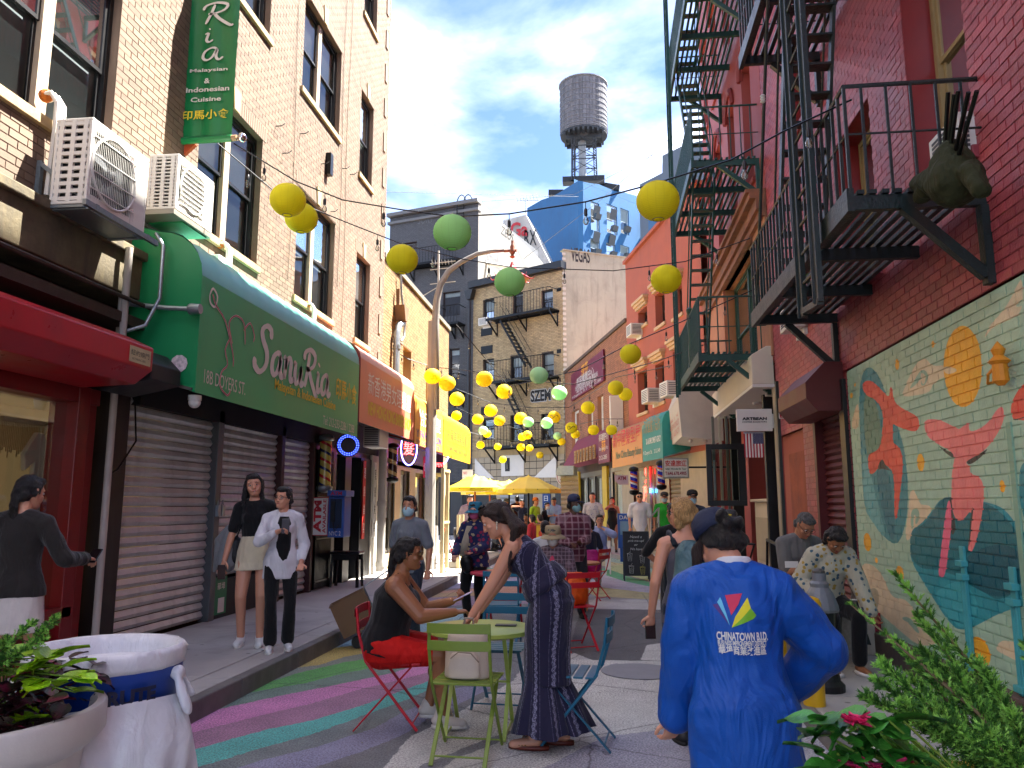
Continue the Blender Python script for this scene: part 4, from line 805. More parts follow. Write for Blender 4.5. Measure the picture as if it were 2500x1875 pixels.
# red shop awning (far left), window and frame
rda = mat('red_canvas', '#b01224', .32, var=.12, vs=4, dirt=.1); rdf = mat('red_gloss_frame', '#7d0f16', .35, var=.15, vs=6, dirt=.08)
r = T('shop_awning', 'glossy red box awning with a torn paper sticker above the clothes shop', 'awning', (-4.5, 5.5, 2.7))
q = MB(); q.prism([(-4.75, 3.6, 3.12), (-4.3, 3.6, 3.08), (-4.06, 3.6, 2.97), (-4.06, 3.6, 2.76), (-4.22, 3.6, 2.64), (-4.75, 3.6, 2.62)], V((0, 2.95, 0))); q.build('canopy', rda, r, bevel=.012)
q = MB(); q.quad((-4.054, 6.18, 2.79), (-4.054, 6.5, 2.79), (-4.054, 6.5, 2.93), (-4.054, 6.18, 2.93)); q.build('paper_sticker', mat('old_paper', '#b9ad85', .8, var=.2), r); text('紐約燒門', V((-4.051, 6.2, 2.85)), Y_, Z, .27, .05, MC['graffiti_black'], r); text('NO PARKING HERE', V((-4.051, 6.22, 2.81)), Y_, Z, .2, .02, MC['graffiti_black'], r)
q = MB(); q.prism([(-4.6, 6.6, 3.0), (-4.25, 6.6, 3.0), (-4.1, 6.6, 2.85), (-4.1, 6.6, 2.7), (-4.6, 6.6, 2.6)], V((0, .5, 0))); q.build('shutter_box', mat('dark_box', '#25262a', .5, me=.3), r, bevel=.01)
SW = T('storefront', 'red framed clothes shop window with shirts on display', 'shop front', (-4.8, 5.5, 0))
q = MB()
for a, b, c, d, n0, n1 in ((4.0, 6.75, .15, .3, -.3, -.1), (4.0, 6.75, .56, .66, -.3, .0), (6.62, 6.78, .15, 2.65, -.3, .0), (6.84, 6.95, .15, 2.65, -.3, -.05), (4.0, 6.95, 2.5, 2.65, -.3, -.02)): A.box(q, a, b, c, d, n0, n1)
q.build('frame', rdf, SW, bevel=.008)
q = MB(); A.box(q, 4.0, 6.62, .3, .56, -.2, -.12); q.build('panel', rdf, SW)
q = MB(); q.quad(A.p(3.6, .66, -.12), A.p(6.62, .66, -.12), A.p(6.62, 2.5, -.12), A.p(3.6, 2.5, -.12)); q.build('pane', GLS, SW)
q = MB(); A.box(q, 3.6, 8.6, .5, .62, -1.1, -.3); A.box(q, 3.6, 8.6, .5, 2.6, -1.15, -1.1); A.box(q, 8.5, 8.6, .62, 2.6, -1.1, -.3); A.box(q, 3.6, 8.6, 2.55, 2.6, -1.1, -.3); q.build('display_box', mat('glowing_display_beige', '#8a7f66', .8, em='#8a7350', es=.03), SW)  # box surfaces glow faintly themselves, in place of lamps inside the shop
def tee(name, y, z, n, w_, h_, mt, parent=None, **k):
 q = MB(); p = [(-.5, 0), (.5, 0), (.46, .62), (.86, .5), (.95, .72), (.42, 1), (.16, 1), (0, .93), (-.16, 1), (-.42, 1), (-.95, .72), (-.86, .5), (-.46, .62)]
 q.prism([A.p(y + a * w_ / 2, z + b * h_, n) for a, b in p], V((.05, 0, 0))); return q.build(name, mt, parent, bevel=.012, **k)
tee('display_shirt', 6.72, 1.5, -.42, .55, .72, mat('white_cotton', '#c9c4b4', .9, bump=.3, bs=15), label='white printed T-shirt hanging in the shop window', cat='shirt')
tee('display_shirt', 7.95, 1.35, -.75, .4, .8, mat('beige_cotton', '#a8976f', .9, var=.3, vs=12), label='beige shirt with a tree drawing behind the glass', cat='shirt'); tee('display_shirt', 7.5, 1.25, -.85, .4, .9, mat('dark_cotton', '#26282b', .9), label='dark shirt behind the white one in the shop window', cat='shirt')
q = MB()
for i in range(60): y = 6.3 + i * .022; q.bar(A.p(y, 2.3, -.5), A.p(y, 2.02 + R.uniform(-.05, .05), -.5), .008)
q.bar(A.p(6.3, 2.32, -.5), A.p(7.6, 2.32, -.5), .04); q.build('fringe', mat('fringe_beige', '#8f7f5c', .9), None, label='beige macrame fringe hanging at the top of the shop window', cat='curtain')
for i, (y, h, c) in enumerate(((7.05, .3, '#6f8a78'), (7.2, .22, '#a33d4a'), (7.32, .3, '#c9c5bb'))):
 q = MB(); q.lathe(A.p(y, .62, -.4), [(.07, 0), (.09, h * .4), (.05, h * .7), (.06, h * .85), (0, h)], 14); q.build('figurine', mat('ceramic' + str(i), c, .4, var=.3, vs=20), None, smooth=True, label=('pale green', 'dark red', 'white')[i] + ' ceramic figurine low in the shop window', cat='ornament')
q = MB(); q.tube([A.p(7.05, .15, .05), A.p(7.05, 4.0, .05)], .035, 10); q.build('drain_pipe', mat('white_pipe', '#c2b9ad', .5, var=.1, dirt=.2), None, smooth=True, label='thin white downpipe between red shop and gray shutters', cat='pipe')
q = MB(); A.box(q, 7.12, 7.36, .15, 2.9, -.3, .03); q.build('pillar', mat('dark_brown_steel', '#1f1513', .5, var=.2, dirt=.3), None, label='dark brown steel pillar left of the gray shutters', cat='pillar', bevel=.01)
q = MB(); q.tube([A.p(7.38, 2.6, .06), A.p(7.4, 2.2, .09), A.p(7.15, 1.9, .08), A.p(7.07, 1.85, .05)], .01, 6); q.build('hanging_cable', blkm, None, label='slack black cable by the dark pillar', cat='cable')
# gray shutters
sg = mat('gray_shutter', '#d2d2cf', .42, me=.1, var=.14, vs=1.6, dirt=.25)
RS1 = T('roller_shutter', 'tall closed gray steel shutter nearest the red shop', 'shutter', (-4.8, 8.3, .15)); shutter(RS1, A, 7.38, 9.32, .18, 2.72, -.12, sg)
RS2 = T('roller_shutter', 'middle gray steel shutter ending above the dark low wall', 'shutter', (-4.8, 10.3, .6)); shutter(RS2, A, 9.46, 11.3, .66, 2.72, -.12, sg)
RS3 = T('roller_shutter', 'narrow gray shutter right of the red post behind the girls', 'shutter', (-4.8, 12, .15)); shutter(RS3, A, 11.42, 12.62, .18, 2.72, -.12, sg)
for r, a, b in ((RS1, 9.32, 9.46), (RS2, 11.3, 11.42), (RS3, 12.62, 12.72)):
 q = MB(); A.box(q, a, b, .15, 2.75, -.16, -.02); q.build('post', mat('gray_post', '#5f6265', .45, me=.4) if r is RS1 else mat('maroon_post', '#3a1517', .5), r, bevel=.008)
 if r is RS1:
  for k in (0, .11):
   q = MB(); A.box(q, 9.3 + k, 9.37 + k, 1.42, 1.56, .0, .04); q.tube([A.p(9.31 + k, 1.55, .02), A.p(9.33 + k, 1.62, .02), A.p(9.36 + k, 1.55, .02)], .008, 6); q.build('padlock', galv, r, bevel=.005)
q = MB(); A.box(q, 9.46, 11.3, .15, .62, -.15, -.06); q.build('low_wall', mat('dark_low_wall', '#2b2e2c', .8, var=.3, dirt=.2), RS2)
q = MB(); A.box(q, 9.5, 9.82, .2, .66, -.055, -.05); o = q.build('poster', mat('poster_green', '#1f7a4a', .5, var=.1), None, label='small green poster at the foot of the second shutter', cat='poster'); q = MB(); A.box(q, 9.6, 9.76, .22, .4, -.049, -.046); q.build('paper_patch', wht, o)
text('華埠', A.p(9.56, .5, -.045), Y_, Z, .2, .09, wht, o)
# accordion gate
r = T('folding_gate', 'black folding gate under the phone booth left of the stool', 'gate', (-4.8, 13.1, .15))
for i in range(14):
 q = MB(); y = 12.78 + i * .055; q.bar(A.p(y, .18, .0), A.p(y, 2.5, .0), .018); q.build('bar', blkm, r)
q = MB()
for v in (.3, 1.0, 1.7, 2.3): q.bar(A.p(12.76, v, .01), A.p(13.52, v, .01), .02)
q.build('cross_rail', blkm, r)
# payphone with ATM board
r = T('pay_phone', 'blue pay phone box on the left wall above the black stool', 'phone', (-4.3, 12.75, 1.1))
ph = mat('phone_blue', '#2b55a0', .45, var=.1, dirt=.15)
pz = lambda a, b: ay(a, b, 12.6)
x0, x1 = pz(803, 1200).x, pz(842, 1200).x; z0, z1 = pz(800, 1312).z, pz(800, 1212).z
q = MB(); q.box(x0, x1, 12.6, 12.95, z0, z1); q.box(x0 - .0, x1 + .05, 12.52, 12.95, z1 + .002, z1 + .1); q.build('hood', ph, r, bevel=.01)
q = MB(); q.box(x0 + .04, x1 - .04, 12.575, 12.6, z0 + .15, z1 - .04); q.build('face_plate', mat('phone_dark', '#27344a', .4, me=.4), r); q = MB(); q.box(x0 + .07, x0 + .13, 12.54, 12.575, z0 + .25, z1 - .08); q.tube([(x0 + .1, 12.55, z0 + .25), (x0 + .14, 12.53, z0 + .1), (x0 + .2, 12.56, z0 + .2)], .01); q.build('handset', blk, r, bevel=.01)
text('ATM', V((x0 + .06, 12.515, z1 + .02)), V((1, 0, 0)), Z, x1 - x0 - .08, .06, mat('sign_red', '#b81e2c', .5), r, bold=.03); text('NYC 2', V((x0 + .03, 12.594, z0 + .03)), V((1, 0, 0)), Z, x1 - x0 - .08, .07, wht, r)
xa, xb = pz(767, 1200).x, pz(801, 1200).x; za, zb_ = pz(770, 1306).z, pz(770, 1216).z
r = T('atm_sign', 'white ATM AVAILABLE board in red letters turned on its side', 'sign', ((xa + xb) / 2, 12.6, za))
q = MB(); q.box(xa, xb, 12.6, 12.63, za, zb_); q.build('board', wht, r, bevel=.004); q = MB(); q.box(xa - .012, xb + .012, 12.632, 12.65, za - .012, zb_ + .012); q.build('rim', mat('sign_red'), r)
text('ATM', V((xb - .1, 12.596, za + .04)), Z, V((-1, 0, 0)), zb_ - za - .08, (xb - xa) * .55, MC['sign_red'], r, bold=.05); text('AVAILABLE', V((xb - .02, 12.596, za + .03)), Z, V((-1, 0, 0)), zb_ - za - .05, .055, MC['sign_red'], r, bold=.03)
# shop interior strip under the left awnings
r = T('storefront', 'barber shop front with dark doors and posters left of the white gutter pipe', 'shop front', (-4.8, 14.5, 0))
q = MB(); A.box(q, 12.75, 16.4, 2.5, 4.1, -.35, -.05); A.box(q, 13.6, 13.75, .15, 2.5, -.3, -.02); A.box(q, 14.25, 14.6, .15, 2.5, -.3, -.02); A.box(q, 15.2, 15.9, .15, 2.5, -.3, -.02); q.build('frame', blk, r)
q = MB(); A.box(q, 15.9, 16.4, .15, 2.6, -.3, 0); q.build('tile_pier', mat('white_tile', '#b9b4a8', .4, var=.1, dirt=.15), r)
q = MB(); A.box(q, 13.75, 14.25, .15, 2.5, -.2, -.15); A.box(q, 14.6, 15.2, .15, 2.5, -.25, -.2); q.build('door', mat('door_glass_dark', '#22262a', .15), r)
for y, c, v0, v1 in ((13.0, '#c7c1ae', 1.3, 2.3), (13.35, '#bfae7c', 1.5, 2.3)):
 q = MB(); A.box(q, y, y + .3, v0, v1, -.06, -.05); q.build('poster', mat('poster' + c, c, .6, var=.25, vs=14), r)
for y, n_ in ((15.25, .0), (15.95, .012)):
 q = MB(); A.box(q, y, y + .16, .9, 2.45, n_, n_ + .02); o = q.build('sign_board', mat('red_banner', '#b8261f', .6, var=.15) if y < 15.5 else wht, None, label=('red vertical shop board with white characters' if y < 15.5 else 'white vertical board with black characters next to the red one'), cat='sign')
 for k, ch in enumerate('理髮美容'): text(ch, A.p(y + .03, 2.1 - k * .36, n_ + .024), Y_, Z, .1, .2, wht if y < 15.5 else MC['graffiti_black'], o)
def pole(name, label, c, r_, h, cols, mb_=galv, axis=1):
 t_ = T(name, label, 'barber pole', c, group='spiral barber poles')
 m = MC.get('stripe' + cols[0])
 if not m:
  m = bpy.data.materials.new('stripe' + cols[0]); MC['stripe' + cols[0]] = m; t = NT(m); sx = t.new('SeparateXYZ'); t.set(sx.inputs[0], t.new('TexCoord').outputs['Object'])
  an = t.math('DIVIDE', t.math('ARCTAN2', sx.outputs[1], sx.outputs[0]), 2 * PI); f_ = t.math('FRACT', t.math('ADD', t.math('MULTIPLY', sx.outputs[2], 2.6 / h), an))
  rp_ = t.new('ValToRGB'); rp_.color_ramp.interpolation = 'CONSTANT'; e = rp_.color_ramp.elements
  while len(e) < len(cols): e.new(.5)
  for i, cc_ in enumerate(cols): e[i].position = i / len(cols); e[i].color = c4(cc_)
  t.set(rp_.inputs[0], f_); t.set(t.b.inputs['Base Color'], rp_.outputs[0]); t.b.inputs['Roughness'].default_value = .2
 q = MB(); q.lathe((0, 0, 0), [(r_, .0), (r_, h)], 20); q.build('striped_cylinder', m, t_, smooth=True, local=True)
 for z_, s_ in ((0, -1), (h, 1)):
  q = MB(); q.lathe((0, 0, z_), [(r_ * .9, 0), (r_ * 1.35, s_ * .02), (r_ * 1.35, s_ * .07), (r_ * 1.1, s_ * .1), (r_ * .5, s_ * .12), (0, s_ * .13)], 20); q.build('cap', mb_, t_, smooth=True, local=True)
 return t_
c_ = ay(792, 1185, 12.9); pole('barber_pole', 'yellow red and navy barber pole under the end of the green awning', c_, .1, .75, ['#c9b45a', '#b31d25', '#c9b45a', '#c9b45a', '#1d2352', '#c9b45a'])
c_ = ay(958, 1165, 16.6); pole('barber_pole', 'dark brown and cream barber pole right of the white gutter pipe', c_, .1, .62, ['#b9a06a', '#3a2420', '#3a2420'], blkm)
# round neon, AC box
r = T('round_neon_sign', 'round black sign ringed with blue dots above the shop door', 'neon sign', ay(848, 1088, 12.8)); c_ = ay(848, 1088, 12.8)
q = MB(); q.lathe(c_, [(.2, 0), (.2, .12), (0, .12)], 24, axis=(.5, -1, 0)); q.build('disc', blk, r);
nb = mat('neon_blue', '#2a3bff', .4, em='#3a50ff', es=1); q = MB(); a, b = frame_of(V((.5, -1, 0)))
for rr_, k in ((.17, 26), (.14, 22)):
 for i in range(k): q.ball(c_ + V((.5, -1, 0)).normalized() * .125 + (a * math.cos(i * 2 * PI / k) + b * math.sin(i * 2 * PI / k)) * rr_, .008, 6, 4)
q.build('light_dots', nb, r, kind='stuff')
q = MB(); c_ = ay(905, 1092, 14.2); q.box(c_.x - .12, c_.x + .2, 14.1, 14.7, c_.z, c_.z + .42)
o = q.build('air_conditioner', whs, None, bevel=.01, label='old gray air conditioner on a bracket under the salmon awning', cat='air conditioner')
q = MB()
for i in range(10): q.box(c_.x - .09, c_.x + .17, 14.085, 14.1, c_.z + .04 + i * .035, c_.z + .055 + i * .035)
q.build('louvre', mat('louvre_dark', '#3c3c3a'), o)
def pipe(label, pts, r_, m_, name='gutter_pipe', cat='pipe', rings=()):
 q = MB(); q.tube(pts, r_, 12); o = q.build(name, m_, None, smooth=True, label=label, cat=cat)
 for p in rings: q = MB(); q.lathe(p, [(r_, -.05), (r_ * 1.2, -.05), (r_ * 1.2, .05), (r_, .05)], 12); q.build('pipe_joint', m_, o, smooth=True)
 return o
gp_ = mat('gray_white_pipe', '#a9a59d', .5, var=.12, dirt=.15)
pipe('thick pale gutter pipe standing on the sidewalk by the tiled pier', [A.p(16.15, .2, .15), A.p(16.15, 2.8, .15)], .09, gp_, rings=[A.p(16.15, .35, .15), A.p(16.15, 1.6, .15)])
c_ = B_.px(955, 900)[0]
pipe('upper gutter pipe bending out of the rusty funnel on the yellow wall', [B_.p(c_, 4.1, .12), B_.p(c_, 5.55, .12), B_.p(c_ + .1, 5.75, .14), B_.p(c_ + .35, 5.85, .16)], .08, galv, rings=[B_.p(c_, 5.2, .12)])
c2 = B_.px(966, 760); q = MB(); q.prism([B_.p(c2[0] - .22, c2[1] + .1, .02), B_.p(c2[0] + .22, c2[1] + .1, .02), B_.p(c2[0] + .08, c2[1] - .25, .02), B_.p(c2[0] - .08, c2[1] - .25, .02)], V((.25, 0, 0))); q.bar(B_.p(c2[0] - .15, c2[1] + .1, .1), B_.p(c2[0] - .15, c2[1] + .5, .1), .07); q.build('rain_hopper', mat('rust_hopper', '#6a5138', .8, var=.3), None, label='rusty funnel rain hopper on the yellow brick wall', cat='gutter')
pipe('thin steel conduit looping down the yellow brick wall', [B_.p(17.6, 7.1, .1), B_.p(17.7, 6.6, .1), B_.p(18.0, 6.0, .12), B_.p(18.0, 5.6, .12), B_.p(17.8, 5.45, .1)], .03, galv, 'conduit')
# hair salon fronts
r = T('storefront', 'hair salon front with neon sign and brown doors below the orange awning', 'shop front', (-4.85, 20, 0))
q = MB(); cells(q, B_, 16.45, 24, 0, 2.6, [(16.7, 17.9, .5, 2.45), (18.4, 19.3, .15, 2.4), (19.9, 21.0, .15, 2.4), (21.6, 23.2, .5, 2.4)]); q.build('wall', mat('beige_front', '#b09a78', .6, var=.15), r)
for i, (a, b, c, d) in enumerate(((16.7, 17.9, .5, 2.45), (18.4, 19.3, .15, 2.4), (19.9, 21.0, .15, 2.4), (21.6, 23.2, .5, 2.4))):
 window(r, B_, a, b, c, d, fm=mat('alu_frame', '#6e6a62', .4, me=.5) if i != 2 else mat('brown_door_frame', '#5a3a22', .5), dep=.08, sill=False, half=False, cover=.4, gl=GLS)
for i, (a, b, s_, cc) in enumerate(((985, 1110, '髮', '#ff3030'), (1070, 1110, '美', '#4060ff'))):
 c_ = ay(a, b, 17 + 3 * i); o = T('neon_sign', ('red and green neon hair sign in the salon window' if i == 0 else 'small blue neon sign under the yellow awning'), 'neon sign', c_)
 text(s_, c_, V((.75, .66, 0)), Z, .26, .34, mat('neon' + cc, cc, .4, em=cc, es=1.6), o); q = MB(); q.tube([c_ + V((.1, .1, .15)) + V((.75, .66, 0)) * .2 * math.cos(k * PI / 10) + Z * .38 * math.sin(k * PI / 10) for k in range(21)], .012, 6, cap=False); q.build('neon_ring', mat('neon_violet', '#5a50ff', .4, em='#6a60ff', es=1.6), o)
for a, b, s_, m_, lab in ((1046, 1140, '營業', mat('sign_red'), 'small red hanging shop sign below the orange awning'), (1069, 1130, 'OPEN', blk, 'black electronic sign in a wooden box under the yellow awning')):
 c_ = ay(a, b, 18.2 if a < 1060 else 19.6); q = MB(); q.box(c_.x - .13, c_.x + .13, c_.y, c_.y + .06, c_.z - .25, c_.z + .25); o = q.build('hanging_sign', m_, None, label=lab, cat='sign', bevel=.005); text(s_, c_ + V((-.11, -.006, -.1)), V((1, 0, 0)), Z, .22, .2 if a < 1060 else .1, wht if a < 1060 else mat('neon#ff3030'), o)
r = T('metal_gate', 'open cream painted iron gate beyond the yellow awning', 'gate', (-3.8, 22, .15))
for i, (a, b) in enumerate(((1078, 1125), (1090, 1125), (1118, 1135), (1128, 1135))):
 p = gp(a, 1400 - 6 * i, .15); q = MB(); q.bar(p, V((p.x, p.y, 2.35 if i < 2 else 1.35)), .07); q.build('post', mat('cream_iron', '#c4b184', .5), r)
q = MB(); p, q_ = gp(1078, 1400, .15), gp(1094, 1394, .15)
for h in (.2, 1.2, 2.3): q.bar((p.x, p.y, h), (q_.x, q_.y, h), .05)
q.build('rail', MC['cream_iron'], r)
p = gp(1130, 1385, .15); q = MB(); q.box(p.x - .35, p.x + .35, p.y - .3, p.y + .3, .15, .3); q.build('step_block', mat('step_stone', '#a8a294', .8), None, label='pale stone step in front of the cream gate', cat='step')
# ---------------------------------------------------------------- condensers on the left wall
def condenser(label, y0, y1, x1, z0, z1, xw=-4.62, big=True):
 r = T('air_conditioner', label, 'air conditioner', ((x1 + xw) / 2, y0, z0), group='outdoor condenser units on the left wall'); f = whs; D_ = mat('condenser_dark', '#1d1f20', .6)
 q = MB(); t_ = .03
 q.box(xw, x1, y0, y1, z1 - t_, z1); q.box(xw, x1, y0, y1, z0, z0 + t_); q.box(xw, x1, y1 - t_, y1, z0 + t_, z1 - t_); q.box(xw, xw + t_, y0, y1 - t_, z0 + t_, z1 - t_)
 q.box(x1 - t_, x1, y0 + (y1 - y0) * .72, y1 - t_, z0 + t_, z1 - t_); q.box(x1 - t_, x1, y0, y0 + .05, z0 + t_, z1 - t_); q.box(x1 - t_, x1, y0 + .05, y0 + (y1 - y0) * .72, z1 - .1, z1 - t_); q.box(x1 - t_, x1, y0 + .05, y0 + (y1 - y0) * .72, z0 + t_, z0 + .1)
 q.build('casing', f, r, bevel=.008)
 q = MB(); n_ = 10 if big else 13; zz = [z0 + .05 + (z1 - z0 - .1) * k / n_ for k in range(n_ + 1)]
 for k in range(n_ + 1): q.box(xw + t_, x1 - t_, y0, y0 + .02, zz[k] - (.016 if big else .007), zz[k] + (.016 if big else .007))
 for xx in (xw + .06, (xw + x1) / 2, x1 - .06): q.box(xx - .02, xx + .02, y0 - .002, y0 + .022, z0 + .02, z1 - .02)
 q.build('side_grille', f, r); q = MB(); q.box(xw + t_, x1 - .06, y0 + .04, y1 - t_, z0 + t_, z1 - t_); q.build('coil', D_, r)
 cy, cz, rr_ = y0 + .05 + (y1 - y0) * .34, (z0 + z1) / 2, (z1 - z0) * .4
 q = MB()
 for k in range(4 if big else 9): z_ = cz - rr_ + 2 * rr_ * (k + .5) / (4 if big else 9); q.bar((x1 + .01, cy - rr_, z_), (x1 + .01, cy + rr_, z_), .009)
 for k in range(26): yy = cy - rr_ + 2 * rr_ * k / 25; q.bar((x1 + .005, yy, cz - rr_), (x1 + .005, yy, cz + rr_), .003)
 q.tube([(x1 + .005, cy + rr_ * math.cos(a * PI / 14), cz + rr_ * math.sin(a * PI / 14)) for a in range(29)], .012, 6, cap=False); q.build('fan_grille', f, r)
 q = MB()
 for k in range(3):
  a = k * 2.09; q.add([V((x1 - .05, cy, cz)) + V((0, math.cos(a + d) * rr_ * e, math.sin(a + d) * rr_ * e)) + V((g, 0, 0)) for d, e, g in ((0, .2, 0), (0, .92, -.02), (.9, .92, .03), (.9, .2, .02))], [(0, 1, 2, 3)])
 q.ball((x1 - .04, cy, cz), .05); q.build('fan', mat('fan_gray', '#55585a', .5), r)
 return r
pa, pb = ax(228, 285, -4.28), ax(368, 400, -4.28); pc = ax(226, 505, -4.28)
r = condenser('larger white condenser unit with big slotted side on the wall', pa.y, pb.y - .02, -4.28, pc.z, pa.z); text('MITSUBISHI', V((-4.276, pb.y - .27, pa.z - .16)), Y_, Z, .17, .022, mat('logo_gray', '#77787a'), r)
q = MB(); o_ = V((-4.276, pb.y - .3, pa.z - .15))
for a in (90, 210, 330):
 d = V((0, math.cos(math.radians(a)), math.sin(math.radians(a)))); s_ = V((0, -d.z, d.y)); q.quad(o_, o_ + d * .016 + s_ * .009, o_ + d * .032, o_ + d * .016 - s_ * .009)
q.build('emblem', mat('logo_red', '#c81e2e'), r, nofix=True)
q = MB();
for y in (pa.y + .05, pb.y - .07): q.bar((-4.8, y, pc.z - .02), (-4.2, y, pc.z - .02), .04); q.bar((-4.77, y, pc.z - .05), (-4.77, y, pc.z + .42), .04); q.bar((-4.23, y, pc.z - .02), (-4.77, y, pc.z + .4), .035)
q.bar((-4.22, pa.y - .1, pc.z - .03), (-4.22, pb.y + .1, pc.z - .03), .035, .05); q.box(-4.6, -4.3, pa.y, pb.y - .05, pc.z - .03, pc.z - .008)
q.build('bracket', mat('perforated_steel', '#7f8b93', .45, me=.7, var=.2, vs=30), r)
pa, pb = ax(437, 374, -4.3), ax(524, 450, -4.3); pc = ax(437, 522, -4.3)
r = condenser('smaller white condenser unit with a fine round grille near the banner', pa.y, pb.y, -4.3, pc.z + .03, pa.z, big=False)
q = MB(); q.box(-4.75, -4.3, pa.y - .02, pb.y, pc.z - .03, pc.z + .02); q.build('tray', mat('tray', '#8d887b', .6), r); q = MB(); q.box(-4.7, -4.33, pa.y + .2, pb.y - .05, pc.z - .045, pc.z - .032); q.build('tray_underside', grn, r)
wp = mat('insulated_pipe', '#cfcac0', .6, var=.08)
def lines(label, y, z, dn, n_=3):
 r = T('refrigerant_lines', label, 'pipe', (-4.75, y, z - .4))
 for k in range(n_): q = MB(); o = k * .045; q.tube([A.p(y + o, z, 0), A.p(y + o, z + .02, .09), A.p(y + .03 + o, z - .06, .13), A.p(y + .05 + o, z - .3, .12), A.p(y + .05 + o, z - dn, .1)], .022, 8); q.build('line', wp, r, smooth=True)
 q = MB(); q.ball(A.p(y + .03, z + .01, .02), .06, 8, 6); q.build('foam_plug', mat('orange_foam', '#b8641c', .9, var=.3, vs=30, bump=.5), r)
lines('white insulated pipes by the larger condenser under the first window', ax(112, 250, -4.75).y, 5.08, .9); lines('white pipes with orange foam under the second window', 8.95, 4.82, .5); lines('white pipes with orange foam under the third window', 11.9, 4.8, .45)
pipe('gray conduit running down beside the red awning', [A.p(6.85, 4.05, .22), A.p(6.85, 3.0, .22), A.p(6.85, 2.95, .22), A.p(6.55, 2.93, .2)], .035, gp_, 'conduit'); pipe('curved gray hose beside the green awning edge', [A.p(7.15, 4.3, .3), A.p(7.1, 4.15, .42), A.p(7.1, 3.6, .42), A.p(7.0, 3.3, .35), A.p(6.85, 3.2, .2)], .02, galv, 'hose')
pipe('bundle of gray tubes along the wall over the awning top', [A.p(8.8, 4.5, .1), A.p(10, 4.46, .12), A.p(11.5, 4.5, .1), A.p(12.3, 4.52, .08)], .022, wp, 'hose')
q = MB(); A.box(q, 8.75, 8.95, 4.42, 4.62, .02, .14); q.build('junction_box', whs, None, label='small white junction box on the wall above the green awning', cat='box', bevel=.01)
# ---------------------------------------------------------------- banner
bw_ = mat('green_vinyl', '#0d6f3c', .35, var=.05, vs=2); yb = 8.0
pl, pr, zt_, zb2 = ay(427, 345, yb), ay(566, 341, yb), 8.0, ay(430, 345, yb).z
r = T('vertical_banner', 'green vertical restaurant banner hung out from the left wall', 'banner', (pl.x, yb, zb2))
q = MB(); n_ = 12
vs = []
for i in range(n_ + 1):
 for j in range(9): vs.append(V((pl.x + (pr.x - pl.x) * i / n_, yb + .012 * math.sin(i * 1.4 + j * .4), zb2 + (zt_ - zb2) * j / 8)))
q.add(vs, [(i * 9 + j, (i + 1) * 9 + j, (i + 1) * 9 + j + 1, i * 9 + j + 1) for i in range(n_) for j in range(8)]); q.build('cloth', bw_, r, smooth='all')
q = MB(); q.tube([(-4.8, yb, zb2), (pr.x + .06, yb, zb2)], .035, 10); q.build('pole', mat('pole_cream', '#9a7a58', .5), r, smooth=True); q = MB(); q.tube([(pl.x, yb, zb2), (pr.x, yb, zb2)], .042, 10); q.build('sleeve', bw_, r, smooth=True)
q = MB(); q.ball((pr.x + .12, yb, zb2), .055); q.build('chrome_ball', mat('chrome', '#c9c9c9', .08, me=1), r, smooth=True)
q = MB(); q.prism([(-4.79, yb + .04, zb2 - .15), (-4.79, yb + .04, zb2 + .15), (-4.66, yb + .04, zb2 + .05), (-4.66, yb + .04, zb2 - .03)], V((0, .05, 0))); q.build('wall_bracket', mat('rusty_orange', '#a5431c', .8, var=.3, vs=20), r)
X_ = V((1, 0, 0)); W_b = pr.x - pl.x
yt = yb - .022; q = MB()
def bz(b): return ay(500, b, yb).z
ribbon(q, V((pl.x + W_b * .36, yt, bz(62))), X_, Z, SCR['R'][0][0], .045, (.36, .26));
for s_ in SCR['R'][0][1:]: ribbon(q, V((pl.x + W_b * .36, yt, bz(62))), X_, Z, s_, .045, (.36, .26))
for s_ in SCR['i'][0]: ribbon(q, V((pl.x + W_b * .42, yt, bz(106))), X_, Z, s_, .04, (.34, .22))
ribbon(q, V((pl.x + W_b * .38, yt, bz(150))), X_, Z, SCR['a'][0][0], .04, (.32, .28)); q.build('lettering', ltr, r, nofix=True)
for s_, a, b, c, d in (('Malaysian', 463, 180, 556, 163), ('&', 498, 204, 513, 190), ('Indonesian', 454, 227, 560, 208), ('Cuisine', 465, 250, 540, 234)):
 p, q_ = ay(a, b, yt), ay(c, d, yt); text(s_, p, X_, Z, q_.x - p.x, q_.z - p.z, ltr, r, bold=.02)
p, q_ = ay(443, 294, yt), ay(560, 264, yt); text('印馬小食', p, X_, Z, q_.x - p.x, q_.z - p.z, ylt, r, bold=.015)
